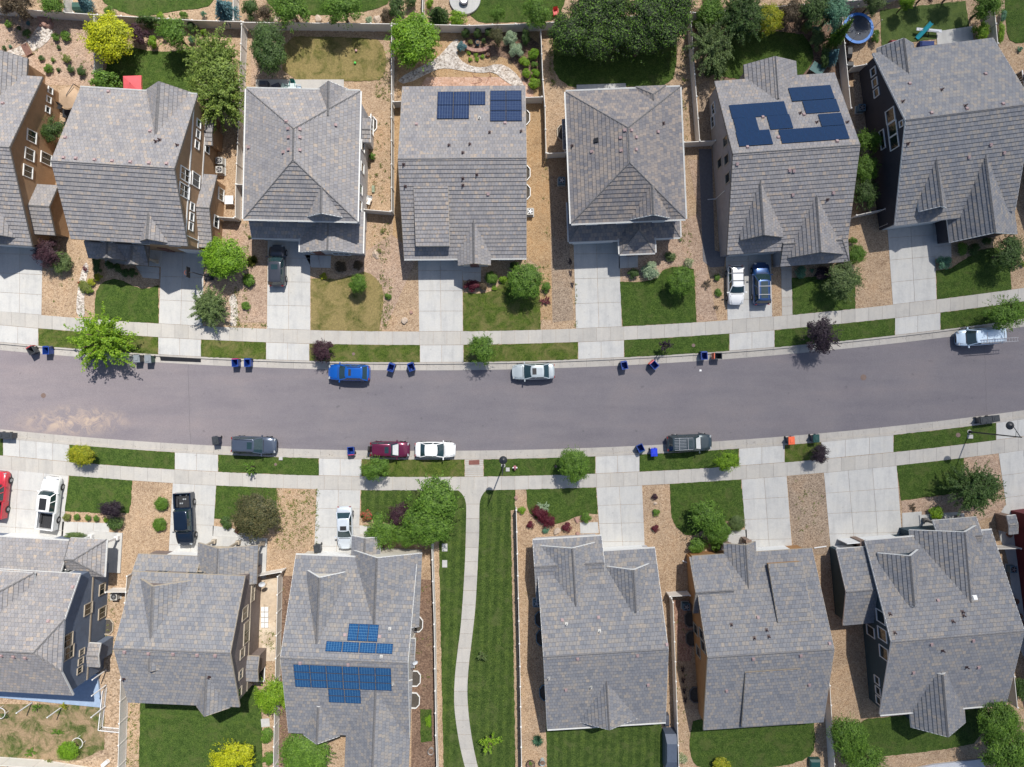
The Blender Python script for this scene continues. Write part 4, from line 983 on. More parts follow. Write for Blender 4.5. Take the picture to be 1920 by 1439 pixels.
for a in ((153, 1223), (151, 1240), (149, 1257)): H.window(m, 'E', *a, .55, .7, 1, TRIM_T)
H.band(m, 'E', 2.9, TRIM_T); H.garage(lo, 'N', 10, 120, 1004); H.well(212, 1175, 'E', m, mat=TRIM_T)
H.vents([(3, 1229), (26, 1231), (48, 1233), (91, 1165), (137, 1101)])
H = House('taupe two storey house behind the dark blue pickup driveway', (340, 1180), -2.4, T_COOL, W_TAUPE, TRIM_T)
m = H.block((240, 1317), (449, 1328), (248, 1072), 5.7, 8.7, ridge=(325, 1221))
H.block((257, 1240), (351, 1240), (257, 1085), 6.2, 8.0, 'y', rname='dormer_roof', wname='dormer_wall', zb=4.5, ridge=(286, 1098))
lo = H.block((257, 1090), (375, 1096), (257, 1039), 3.0, 4.1, rname='garage_roof', wname='garage_wall', ridge=(300, 1078))
pg = H.block((369, 1090), (481, 1090), (369, 1018), 3.1, 5.1, 'y', rname='porch_roof', wall=False, ridge=(409, 1029)); H.porch(pg, 3, 'N', 2.8, TRIM_T)
H.block((369, 1325), (430, 1329), (369, 1240), 5.75, 7.2, 'y', rname='rear_gable_roof', zb=4.5)
b2 = H.block((450, 1277), (484, 1277), (452, 1230), 3.2, 3.5, rname='side_roof', wname='bay_wall')
H.window(m, 'E', 459, 1150, 1.2, 1.3, 1, TRIM_T); H.window(m, 'E', 462, 1186, 2.2, 1.4, 1, TRIM_T); H.window(m, 'E', 454, 1225, .9, 1.0, 0, TRIM_T)
for a in ((451, 1265), (449, 1298), (474, 1105), (473, 1120)): H.window(m, 'E', *a, .8, .8, 1, TRIM_T)
H.band(m, 'E', 2.9, TRIM_T); H.garage(lo, 'N', 315, 395, 1040); H.well(490, 1262, 'E', m, square=True)
H.vents([(234, 1222), (279, 1225), (325, 1226), (370, 1228), (404, 1229)]); H.vents([(233, 1273), (393, 1269)], 'pipe')
H = House('cream walled house with bright blue solar arrays beside the winding footpath', (650, 1210), -2.4, T_COOL, W_CREAM, TRIM_W)
m = H.block((541, 1374), (768, 1384), (564, 1041), 3.1, 6.8, ridge=(646, 1239), gut=['N'])
H.block((658, 1170), (785, 1176), (658, 1032), 3.15, 5.3, 'y', rname='front_gable_roof', zb=0, ridge=(707, 1037))
H.block((658, 1060), (712, 1060), (658, 1005), 2.7, 3.5, 'y', rname='porch_roof', wname='porch_wall')
H.block((572, 1190), (641, 1195), (573, 1070), 4.3, 6.1, 'y', rname='dormer_roof', wname='dormer_wall', zb=3, ridge=(599, 1072))
H.block((646, 1452), (765, 1458), (646, 1270), 3.15, 5.2, 'y', rname='rear_gable_roof', zb=0, ridge=(698, 1440))
H.block((569, 1378), (636, 1381), (569, 1310), 3.15, 4.4, 'y', rname='rear_gable_roof', zb=0)
H.block((755, 1171), (782, 1172), (757, 1117), 2.7, 2.95, rname='side_roof', wname='bay_wall', rmat=T_RUST)
H.block((755, 1252), (777, 1253), (757, 1197), 2.5, 2.7, rname='side_roof', wname='bay_wall')
H.solar((654.5, 1169), (707.5, 1204), 3, 1, SOL_C, thick=METAL, gap=.02); H.solar((611.5, 1201.5), (736, 1227.5), 4, 1, SOL_C, thick=METAL, gap=.04)
H.solar((549, 1245.5), (735, 1296), 6, 3, SOL_C, thick=METAL, gap=.03); H.solar((614.5, 1291.5), (677.5, 1320), 2, 2, SOL_C, thick=METAL, gap=.03)
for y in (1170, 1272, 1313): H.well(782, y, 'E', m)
H.garage(m, 'N', 592, 655, 1042)
H.vents([(563, 1243), (653, 1246), (647, 1191), (712, 1194)]); H.vents([(731, 1179), (715, 1231), (737, 1282)], 'pipe', ACM)
m_wht = m_plain('dish_white', (.6, .62, .64), .4)
H = House('single storey house with white gutters just right of the footpath lawn', (1130, 1200), 3.5, T_COOL, W_LIGHT, TRIM_W)
m = H.block((1026, 1367), (1248, 1356), (1136, 1034), 3.0, 6.7, ridge=(1140, 1225), gut=['N', 'S'])
H.block((1006, 1130), (1135, 1125), (1005, 1013), 2.8, 4.1, rname='front_roof', wname='front_wall', gut=['N'], ridge=(1070, 1060))
H.block((1020, 1150), (1124, 1145), (1022, 1023), 3.3, 4.7, 'y', rname='front_gable_roof', zb=0, ridge=(1073, 1029))
H.block((1143, 1140), (1221, 1137), (1143, 1062), 3.9, 5.3, 'y', rname='dormer_roof', wname='dormer_wall', zb=2.8, ridge=(1187, 1060))
H.block((1078, 1352), (1203, 1345), (1076, 1250), 3.2, 5.0, 'y', rname='rear_gable_roof', zb=0, ridge=(1142, 1358))
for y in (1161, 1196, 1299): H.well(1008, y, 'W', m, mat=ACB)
H.garage(m, 'N', 1130, 1208, 1031)
H.vents([(1054, 1163), (1122, 1158), (1083, 1235), (1195, 1229), (1250, 1209), (1061, 1293), (1215, 1284)]); H.vents([(1062, 1170), (1124, 1183), (1108, 1288), (1029, 1271)], 'pipe', ACM)
H = House('ochre walled single storey house with raised roof panels', (1430, 1200), 3.8, T_COOL, W_ORANGE, TRIM_T)
m = H.block((1319, 1369), (1544, 1352), (1423, 1035), 3.0, 6.7, ridge=(1445, 1226))
fw = H.block((1300, 1150), (1370, 1150), (1305, 1045), 2.9, 4.6, rname='front_roof', wname='front_wall', ridge=(1340, 1110))
pg = H.block((1363, 1110), (1422, 1106), (1363, 1019), 3.0, 4.3, 'y', rname='porch_roof', wall=False, ridge=(1398, 1023)); H.porch(pg, 2, 'N', 2.8, TRIM_T)
H.block((1459, 1167), (1524, 1162), (1442, 1058), 5.85, 4.2, kind='shed', rname='raised_roof', wname='raised_wall', zb=2.9, ov=.08)
H.block((1391, 1363), (1490, 1355), (1391, 1262), 3.6, 6.1, kind='shed', rname='raised_roof', wname='raised_wall', zb=2.7, ov=.08)
for y in (1161, 1197, 1303): H.well(1293, y, 'W', m, mat=TRIM_D)
for a in ((1305, 1180), (1316, 1190), (1319, 1212), (1310, 1222)): H.window(m, 'W', *a, 1.0, 1.4, 0, TRIM_T)
H.garage(m, 'N', 1405, 1480, 1030)
H.vents([(1421, 1158), (1412, 1235), (1501, 1229), (1362, 1295), (1517, 1284), (1555, 1207)]); H.vents([(1371, 1171), (1414, 1196), (1437, 1181), (1441, 1193)], 'pipe')
for a in ((1360, 1019), (1398, 1014)):
    q = H.L(*a, 1.0); mm = MB(); mm.box((q.x, q.y, 1.0), (.5, .5, 2.0)); mm.box((q.x, q.y, 2.03), (.62, .62, .08)); mm.build('porch_pillar', BRICK, H.root)
H = House('dark teal walled house at the south east with cream window frames', (1760, 1180), 4.9, T_COOL, W_TEAL, TRIM_W)
m = H.block((1650, 1340), (1887, 1321), (1622, 1014.5), 2.8, 6.4, ridge=(1790, 1195), gut=['N', 'S'])
H.block((1722, 1180), (1850, 1172), (1719, 993), 2.9, 5.0, 'y', rname='front_gable_roof', zb=0, ridge=(1808, 985))
pg = H.block((1755, 1040), (1836, 1034), (1755, 976), 2.7, 3.5, rname='porch_roof', wall=False); H.porch(pg, 3, 'N', 2.5, TRIM_D)
H.block((1655, 1130), (1729, 1125), (1653, 1037), 3.9, 5.3, 'y', rname='dormer_roof', wname='dormer_wall', zb=2.8, ridge=(1706, 1035))
H.block((1709, 1364), (1810, 1355), (1706, 1250), 2.9, 4.8, 'y', rname='rear_gable_roof', zb=0, ridge=(1777, 1370))
an = H.block((1581, 1173), (1650, 1168), (1569, 1030), 2.5, 3.9, ridge=(1610, 1109), rname='annex_roof', wname='annex_wall')
for a in ((1652, 1157), (1655, 1190), (1658, 1225)): H.window(m, 'W', *a, 1.2, 1.5, 0)
H.window(m, 'W', 1633, 1184, 1.0, 1.4, 0)
for a in ((1645, 1276), (1647, 1296), (1648, 1314)): H.window(m, 'W', *a, .75, .8, 0)
H.garage(m, 'N', 1570, 1690, 1012); H.garage(an, 'N', 1572, 1612, 1030)
H.vents([(1746, 1208), (1824, 1201), (1712, 1261), (1834, 1251), (1758, 1126)]); H.vents([(1827, 1121)], mat=TRIM_W, sz=.4); H.vents([(1804, 1147), (1806, 1154), (1786, 1165), (1767, 1220), (1812, 1251), (1677, 1186), (1668, 1151)], 'pipe')
for a in ((1608, 1015), ):
    q = H.L(*a, 1.0); mm = MB(); mm.box((q.x, q.y, 1.1), (.6, .6, 2.2)); mm.box((q.x, q.y, 2.23), (.7, .7, .08)); mm.build('porch_pillar', BRICK, H.root)
H = House('dark red walled house cut by the south east edge of the frame', (2010, 1120), 7.3, T_COOL, W_RED, TRIM_W)
m = H.block((1974, 1330), (2200, 1300), (1926, 962), 3.0, 6.5)
H.block((1893, 1003), (1909, 1001), (1888, 968), 2.1, 2.3, ov=.1, rname='porch_roof', wname='stone_wall', wmat=BRICK)
# far houses just outside the frame keep the neighbourhood going for other viewpoints
# ------------------------------------------------------------------ fences
def fence(px_top, label, h=1.6, mat=None, group='vinyl yard fences', spacing=2.4, cat='fence', posts=True):
    pts = [P(x, y, h) for x, y in px_top]; o0 = Vector((pts[0].x, pts[0].y, 0))
    root = empty('fence', o0); tag(root, label, cat, group)
    pm = MB(); pp = []
    for a, b in zip(pts, pts[1:]):
        a = Vector((a.x, a.y, 0)) - o0; b = Vector((b.x, b.y, 0)) - o0; d = b - a; n = max(1, round(d.length / spacing)); t = d.normalized() if d.length else Vector((1, 0, 0))
        up = Vector((0, 0, 1))
        for i in range(n):
            p, q = a + d * (i / n) + t * .06, a + d * ((i + 1) / n) - t * .06
            pm.bar(p + up * (h * .5), q + up * (h * .5), .035, h - .14)
            pm.bar(p + up * (h - .05), q + up * (h - .05), .06, .09); pm.bar(p + up * .09, q + up * .09, .06, .12)
            k = max(2, int((q - p).length / .3))
            for j in range(1, k):
                c = p + (q - p) * (j / k); pm.bar(c + up * .14, c + up * (h - .1), .008, .042)
            pp.append(a + d * (i / n))
    pp.append(Vector((pts[-1].x, pts[-1].y, 0)) - o0)
    pm.build('panels', mat or VINYL, root)
    for c in pp[:90]:
        m = MB(); m.box((c.x, c.y, h / 2 + .03), (.125, .125, h + .06)); po = m.build('post', mat or VINYL, root)
        m = MB(); z = h + .06; V = [(c.x + sx * .085, c.y + sy * .085, z) for sx, sy in ((-1, -1), (1, -1), (1, 1), (-1, 1))] + [(c.x, c.y, z + .07)]
        m.mesh(V, [(0, 1, 4), (1, 2, 4), (2, 3, 4), (3, 0, 4), (3, 2, 1, 0)]); m.build('cap', VCAP, po)
fence([(-150, 5), (0, 15), (183, 28), (360, 38), (452, 41)], 'long beige fence behind the two westernmost north gardens')
fence([(456, 42), (735, 45), (880, 48), (1010, 44), (1160, 32), (1295, 24)], 'long beige fence behind the dry lawn and the garden court')
fence([(1299, 24), (1360, 20), (1560, 4), (1640, -2), (1720, -20)], 'beige fence behind the tree filled north east garden')
fence([(453, 46), (449, 157), (447, 230), (442, 346), (441, 407)], 'beige fence running down beside the feathery olive tree')
fence([(438, 409), (409, 407)], 'short beige fence return beside the small white table')
fence([(457, 346), (444, 346)], 'very short beige cross fence beside the hipped house wall')
fence([(734, 49), (734, 133), (734, 396)], 'beige fence between the dry lawn yard and orange gravel')
fence([(731, 397), (682, 393)], 'short beige fence closing the yard with garden tools')
fence([(737, 191), (755, 190)], 'short beige fence at the left rear corner of the ranch house')
fence([(1014, 54), (1018, 150), (1022, 200), (1024, 287)], 'beige fence beside the perennials and second hipped house')
fence([(1027, 288), (1061, 286)], 'short beige fence above the blue green cooling unit')
fence([(985, 183), (1016, 182)], 'short beige fence at the right rear corner of the ranch house')
fence([(1296, 41), (1303, 140), (1312, 264)], 'long white topped fence left of the shaded garden')
fence([(1283, 267), (1341, 264)], 'short beige fence crossing above the dark side path')
fence([(1579, 34), (1584, 82), (1596, 203)], 'beige fence between the trampoline and the solar house')
fence([(1601, 125), (1624, 121)], 'short white fence below the dark storage boxes')
fence([(1606, 404), (1660, 392)], 'short white gate fence beside the black walled house')
fence([(1661, 394), (1664, 420)], 'very short white fence return by the black wall corner')
fence([(1860, -60), (1864, 8), (1871, 82)], 'tall beige fence right of the olive artificial turf')
fence([(176, 32), (177, 103), (176, 137)], 'beige fence stub behind the golden tree')
fence([(437, -60), (437, 38)], 'beige fence beyond the back fence beside the blue spruce')
fence([(792, -60), (792, 30)], 'thin white fence beyond the back fence by the dark shrub')
fence([(117, -60), (120, 22)], 'pale fence beyond the back fence at the far north west')
fence([(198, 1111), (236, 1111)], 'short pale fence joining the slate house and taupe house')
fence([(238, 1081), (234, 1131), (229, 1220), (226, 1275), (221, 1439), (218, 1560)], 'beige fence between the patchy lawn and deep green lawn')
fence([(482, 1081), (527, 1073)], 'short beige fence closing the flagstone side yard')
fence([(520.6, 1082), (519, 1150), (514, 1363), (512.6, 1439), (511, 1560)], 'beige fence beside the flagstones and golden shrub')
fence([(809, 1010), (814, 1171), (817, 1379), (819, 1439), (822, 1560)], 'white fence left of the winding footpath')
fence([(968, 957), (971, 1080), (975, 1250), (978, 1439), (980, 1560)], 'white fence right of the winding footpath')
fence([(1256, 1119), (1294, 1117)], 'short pale fence beside the reddish gravel')
fence([(1259, 1122), (1262, 1130), (1269, 1315), (1273, 1439), (1276, 1560)], 'white fence between the two south ranch houses')
fence([(1550, 1230), (1556, 1286), (1565, 1433), (1572, 1560)], 'white fence left of the dark teal house garden')
fence([(1870, 1030), (1914, 1029)], 'short white fence closing the patio of the dark red house')
fence([(1900, 1240), (1902, 1269), (1908, 1327)], 'short fence at the south east corner of dark teal house')
fence([(-60, 1432), (0, 1436), (60, 1440), (200, 1462)], 'pale fence at the bottom of the patchy lawn')

# ------------------------------------------------------------------ vehicles
CARC = dict(grey=m_car('paint_grey', (.055, .06, .075)), slate=m_car('paint_slate', (.075, .095, .135)), blue=m_car('paint_blue', (.005, .095, .42), .2),
            silver=m_car('paint_silver', (.50, .55, .56), .3, .3), white=m_car('paint_white', (.80, .80, .79), .0, .3), dblue=m_car('paint_dark_blue', (.008, .05, .17)),
            maroon=m_car('paint_maroon', (.13, .012, .045)), red=m_car('paint_red', (.50, .03, .045), .1), navy=m_car('paint_navy', (.008, .018, .038)),
            lsilver=m_car('paint_light_silver', (.62, .67, .72), .25, .3), dgreen=m_car('paint_steel', (.045, .065, .075)), vanw=m_car('paint_van', (.56, .68, .80), .1, .3))
HEADL = m_plain('headlamp', (.34, .36, .37), .25, .05); TAILL = m_plain('tail_lamp', (.30, .01, .01), .2, .05); LINER = m_plain('interior', (.025, .026, .03), .9)
SHADE = m_plain('sunshade', (.55, .56, .55), .5); PLATE = m_plain('plate', (.6, .6, .6), .5)

def car(label, cat, name, px, py, head, kind, col, Lx=4.6, Wd=1.84, H=1.65, sunroof=None, rails=False, ribs=0, spare=False, shade=False, group=None, bed=None, bs=.14, z=0.02, parked='', trim=None):
    c = P(px, py, .85); root = empty(name, (c.x, c.y, z), R(head)); tag(root, label, cat, group)
    body = CARC[col]; hw = Wd / 2
    if kind == 'sedan': belt, hood, tail = .93, .90, .98
    elif kind == 'pickup': belt, hood, tail = 1.15, 1.18, 1.2
    elif kind == 'van': belt, hood, tail = 1.05, 1.0, 1.1
    else: belt, hood, tail = 1.05, 1.03, 1.12
    # cabin stations, as fractions of length from the front bumper (+.5) to the rear (-.5)
    K = dict(sedan=(.245, .05, -.235, -.39), suv=(.235, .05, -.41, -.48), hatch=(.245, .045, -.35, -.475), pickup=(.25, .165, -bs + .045, -bs + .015), van=(.33, .20, -.455, -.485))[kind]
    cf, rf, rr, cr = [k * Lx for k in K]
    xs = [.5, .49, .465, .42, .34, .25, .1, 0, -.12, -.25, -.38, -.44, -.475, -.492, -.5]
    def wf(x):
        return float(np.interp(x, [-.5, -.49, -.47, -.43, -.3, 0, .28, .38, .44, .475, .492, .5], [.64, .80, .90, .955, .995, 1, .985, .955, .90, .81, .68, .50]))
    def top(x):
        X = x * Lx
        fr = float(np.interp(x, [.22, .34, .44, .48, .5], [hood + .07, hood, hood - .12, hood - .24, hood - .36]))
        bk = float(np.interp(x, [-.5, -.485, -.45, -.38], [tail - .22, tail - .07, tail, tail]))
        return fr if x > .2 else (bk if x < -.3 else belt)
    m = MB(); rings = []
    if kind == 'pickup': xs = [x for x in xs if x > -bs] + [-bs]
    for x in xs:
        w_ = hw * wf(x); t = top(x) if kind != 'pickup' or x > .2 else belt; zl = .28 + (.12 if abs(x) > .48 else 0)
        t = max(t, zl + .3)
        half = [(w_ * .93, zl), (w_, zl + .2), (w_ * 1.0, t * .62 + .08), (w_ * .965, t - .10), (w_ * .88, t - .02), (w_ * .55, t + .015), (0, t + .03)]
        ring = [Vector((x * Lx, y, zz)) for y, zz in half] + [Vector((x * Lx, -y, zz)) for y, zz in half[-2::-1]]
        rings.append(ring)
    n = len(rings[0]); V = [v for r_ in rings for v in r_]; F = []
    for i in range(len(rings) - 1):
        for j in range(n - 1): F.append((i * n + j, i * n + j + 1, (i + 1) * n + j + 1, (i + 1) * n + j))
    m.mesh(V, F, 0, True); m.poly(rings[0][::-1]); m.poly(rings[-1])
    m.poly([(p.x, p.y, .28) for p in [rings[k][0] for k in range(len(rings))] + [rings[k][-1] for k in range(len(rings) - 1, -1, -1)]])
    bo = m.build('body', body, root)
    # dark sill and arches
    m = MB()
    for sx in (.315, -.31):
        for sy in (-1, 1):
            N = 10
            for i in range(N):
                a0, a1 = math.pi * i / N, math.pi * (i + 1) / N
                for (r0, r1) in ((.33, .42),):
                    y = sy * hw * 1.004
                    m.poly([(sx * Lx + math.cos(a0) * r0, y, .33 + math.sin(a0) * r0), (sx * Lx + math.cos(a1) * r0, y, .33 + math.sin(a1) * r0),
                            (sx * Lx + math.cos(a1) * r1, y + sy * .01, .33 + math.sin(a1) * r1), (sx * Lx + math.cos(a0) * r1, y + sy * .01, .33 + math.sin(a0) * r1)])
    m.box((Lx * .497, 0, .5), (.05, hw * 1.0, .2)); m.build('trim', BLACK, root)
    for sx in (.315, -.31):
        for sy in (-1, 1):
            m = MB(); y0 = sy * (hw - .2); y1 = sy * (hw + .015); m.tube((sx * Lx, y0, .33), (sx * Lx, y1, .33), .33, n=20)
            wo = m.build('wheel', RUBBER, root); m = MB(); m.tube((sx * Lx, y1 - sy * .02, .33), (sx * Lx, y1 + sy * .012, .33), .2, n=14)
            for k in range(5):
                a = k * 2 * math.pi / 5; m.bar((sx * Lx, y1 + sy * .015, .33), (sx * Lx + .2 * math.cos(a), y1 + sy * .015, .33 + .2 * math.sin(a)), .04, .02)
            m.build('rim', METAL, wo)
    # cabin: glass frustum with curved screens, pillars, roof
    zb, zt = belt - .02, H - .07; wb, wt = hw * .90, hw * .72
    def ring2(f, r_, w_, z_, bulge, br, inset=0):
        return [(r_ + br * .0, -w_, z_), (f - .03, -w_, z_), (f + bulge * .8, -w_ * .55, z_), (f + bulge, 0, z_), (f + bulge * .8, w_ * .55, z_), (f - .03, w_, z_), (r_, w_, z_), (r_ - br * .8, w_ * .55, z_), (r_ - br, 0, z_), (r_ - br * .8, -w_ * .55, z_)]
    A = ring2(cf - .10, cr + .06, wb, zb, .12, .07); B = ring2(rf, rr, wt, zt, .09, .06)
    m = MB(); n = len(A); m.mesh([*A, *B], [(i, (i + 1) % n, n + (i + 1) % n, n + i) for i in range(n)], 0, False); m.poly(B)
    g = m.build('windows', CGLASS, root)
    m = MB()
    def pil(i, w_=.085, off=1.012):
        a = Vector(A[i]); b = Vector(B[i]); a.y *= off; b.y *= off; m.bar(a, b, w_, .06)
    for i in (0, 1, 5, 6): pil(i)
    mids = (.42,) if kind in ('sedan', 'pickup') else (.36, .72)
    for t in mids:
        for s_ in (-1, 1):
            xb = (cf - .1) * (1 - t) + cr * t; xt = rf * (1 - t) + rr * t; m.bar((xb, s_ * wb * 1.01, zb), (xt, s_ * wt * 1.01, zt), .07, .05)
    # belt line cap and roof skin
    Z = [(zt - .01, 1.015), (zt + .035, .99), (zt + .055, .9), (zt + .065, .5)]
    cx = (rf + rr) / 2; prev = None; rings = []
    for z_, k in Z: rings.append([Vector((cx + (x - cx) * (k * .5 + .5), y * k * 1.02, z_)) for x, y, _ in B])
    V = [v for r_ in rings for v in r_]; F = []
    for i in range(3):
        for j in range(n): F.append((i * n + j, i * n + (j + 1) % n, (i + 1) * n + (j + 1) % n, (i + 1) * n + j))
    m.mesh(V, F, 0, True); m.poly(rings[-1]); ro = m.build('roof', CARC[trim] if trim else body, root)
    zr_ = zt + .066
    if sunroof:
        a, b = sunroof; x0 = rf + (rr - rf) * a; x1 = rf + (rr - rf) * b; m = MB(); m.prism([(x0, -wt * .55), (x0, wt * .55), (x1, wt * .55), (x1, -wt * .55)], zr_ - .02, zr_ + .012); m.build('sunroof', BLACK if kind != 'suv' else CGLASS, ro)
    if rails:
        for s_ in (-1, 1):
            m = MB(); y = s_ * wt * .93; m.bar((rf - .15, y, zr_ + .05), (rr + .15, y, zr_ + .05), .045, .04)
            for t in (.1, .5, .9): m.bar((rf + (rr - rf) * t, y, zr_ - .02), (rf + (rr - rf) * t, y, zr_ + .05), .05, .04)
            m.build('roof_rail', METAL if rails == 'm' else BLACK, ro)
        if rails in ('m', 'x'):
            for t in (.3, .72):
                m = MB(); x = rf + (rr - rf) * t; m.bar((x, -wt * .93, zr_ + .07), (x, wt * .93, zr_ + .07), .05, .03); m.build('cross_bar', METAL if rails == 'm' else BLACK, ro)
    for i in range(ribs):
        m = MB(); y = -wt * .6 + wt * 1.2 * i / (ribs - 1); m.bar((rf + (rr - rf) * .38, y, zr_ + .008), (rr + .12, y, zr_ + .008), .035, .025); m.build('roof_rib', METAL if ribs > 5 else (CARC[trim] if trim else body), ro)
    for s_ in (-1, 1):
        m = MB(); m.box((cf - .18, s_ * (hw + .10), belt + .04), (.12, .2, .15)); m.bar((cf - .2, s_ * hw * .9, belt), (cf - .2, s_ * (hw + .05), belt + .02), .05); m.build('mirror', body, root)
        m = MB(); m.box((Lx * .462, s_ * hw * .66, hood - .22), (.16, .30, .10), rz=-s_ * .45); m.build('headlight', HEADL, root)
        m = MB(); m.box((-Lx * .494, s_ * hw * .72, tail - .2), (.06, .24, .2), rz=s_ * .15); m.build('taillight', TAILL, root)
    if shade:
        m = MB(); a, b = Vector(A[3]), Vector(B[3]); o_ = Vector((.025, 0, .03))
        m.poly([a * .9 + b * .1 + Vector((0, -wb * .8, 0)) + o_, a * .9 + b * .1 + Vector((0, wb * .8, 0)) + o_, b * .85 + a * .15 + Vector((0, wt * .8, 0)) + o_, b * .85 + a * .15 + Vector((0, -wt * .8, 0)) + o_][::1])
        m.build('sunshade', SHADE, root)
    # panel gaps on the bonnet
    m = MB()
    for s_ in (-1, 1): m.bar((Lx * .45, s_ * hw * .62, hood - .125), (Lx * .27, s_ * hw * .78, hood + .04), .022, .02)
    m.bar((cf + .0, -hw * .7, hood + .085), (cf + .0, hw * .7, hood + .085), .05, .02); m.build('bonnet_seam', BLACK, root)
    if spare:
        m = MB(); m.tube((-Lx * .5 - .02, 0, .95), (-Lx * .5 - .22, 0, .95), .34, n=20); so = m.build('spare_wheel', RUBBER, root)
        m = MB(); m.tube((-Lx * .5 - .2, 0, .95), (-Lx * .5 - .25, 0, .95), .24, n=16); m.build('cover', HEADL, so)
    if kind == 'pickup':
        x0, x1 = -bs * Lx, -.5 * Lx; m = MB(); w_ = hw * .985
        for s_ in (-1, 1):
            m.box(((x0 + x1) / 2, s_ * (w_ - .06), .75), (x0 - x1, .12, .86)); m.box(((x0 + x1) / 2, s_ * (w_ - .07), 1.19), (x0 - x1, .16, .05))
        m.box((x1 + .05, 0, .75), (.1, w_ * 2 - .24, .86)); m.box((x0 - .04, 0, .80), (.06, w_ * 2 - .24, .78)); m.build('bed_side', body, root)
        m = MB(); m.box(((x0 + x1) / 2, 0, .62), (x0 - x1 - .1, w_ * 2 - .24, .1)); 
        for i in range(7): m.bar((x0 - .1, -w_ * .7 + i * w_ * .233, .68), (x1 + .15, -w_ * .7 + i * w_ * .233, .68), .06, .02)
        for sx in (-.31,):
            for s_ in (-1, 1): m.box((sx * Lx, s_ * w_ * .72, .77), (.9, .22, .24))
        m.build('bed_liner', LINER, root)
        if bed:
            rr_ = random.Random(4)
            for i in range(bed):
                m = MB(); m.box((x0 - .5 - (i % 3) * .45, -.4 + (i * .37) % .9, .74), (.16, .12, .1), rz=i); m.build('white_block', HEADL, root)
    return root

car('dark grey crossover parked nose in on the driveway of the first hipped house', 'car', 'parked_car', 519, 498, 90, 'suv', 'grey', 4.65, 1.85, 1.66, sunroof=(.12, .38))
car('bright blue hatchback parked on the north kerb facing left', 'car', 'parked_car', 654, 699, 178.5, 'hatch', 'blue', 4.6, 1.84, 1.58, sunroof=(.18, .34), rails='b')
car('silver sedan parked alone on the north side of the street', 'car', 'parked_car', 1000, 697, 181.5, 'sedan', 'silver', 4.72, 1.8, 1.45, sunroof=(.08, .42))
V_ = car('white work van with a ladder on the roof near the east end', 'van', 'van', 1836, 632, 184, 'van', 'vanw', 4.85, 1.9, 1.95)
car('white crossover parked nose out beside the dark blue one', 'car', 'parked_car', 1380, 535, -89, 'suv', 'white', 4.35, 1.82, 1.63, rails='x')
car('glossy dark blue crossover with silver roof rails on the same driveway', 'car', 'parked_car', 1428, 532, 91, 'suv', 'dblue', 4.75, 1.92, 1.7, sunroof=(.05, .9), rails='m')
car('slate blue crossover facing right, leftmost vehicle on the south kerb', 'car', 'parked_car', 476, 835, -1.8, 'suv', 'slate', 4.95, 1.95, 1.72, sunroof=(.06, .3), rails='b')
car('maroon crossover with a spare wheel on its back door', 'car', 'parked_car', 731, 843, -.5, 'suv', 'maroon', 4.35, 1.78, 1.7, sunroof=(.1, .32), spare=True, shade=True, ribs=5)
car('white sedan parked directly ahead of the maroon crossover', 'car', 'parked_car', 816, 844, -.5, 'sedan', 'white', 4.5, 1.76, 1.43)
car('long dark steel coloured crossover with a ribbed roof on the south kerb', 'car', 'parked_car', 1293, 831, 2.3, 'suv', 'dgreen', 5.0, 1.92, 1.85, sunroof=(.08, .26), rails='m', ribs=6, shade=True)
car('white pickup with black wheels and an open dark bed', 'pickup truck', 'pickup_truck', 92, 944, 83, 'pickup', 'white', 5.9, 1.98, 1.88, sunroof=(.15, .9), bs=.17)
car('red pickup cut by the west edge of the frame', 'pickup truck', 'pickup_truck', -4, 928, 84, 'pickup', 'red', 5.2, 1.9, 1.8)
car('dark navy pickup with small white blocks in its bed', 'pickup truck', 'pickup_truck', 346, 974, -87, 'pickup', 'navy', 5.9, 1.98, 1.88, bed=6, bs=.215)
car('light silver sedan parked nose down beside the cream walled house', 'car', 'parked_car', 646, 990, -88.5, 'sedan', 'lsilver', 4.7, 1.78, 1.45, sunroof=(.05, .4))
# ladder on the van
c = P(1868, 632, 2.05); lr = empty('ladder', (c.x, c.y, 2.02), R(184)); tag(lr, 'long silver ladder lying on the roof of the white van', 'ladder')
for s_ in (-1, 1):
    m = MB(); m.bar((-2.4, .42 + s_ * .2, .03), (1.7, .42 + s_ * .2, .03), .04, .07); m.build('rail', METAL, lr)
for i in range(14):
    m = MB(); m.bar((-2.3 + i * .3, .22, .03), (-2.3 + i * .3, .62, .03), .03); m.build('rung', METAL, lr)
for x in (.9, -1.0):
    m = MB(); m.bar((x, -.55, -.03), (x, .68, -.03), .05, .04); m.build('roof_bar', METAL, lr)

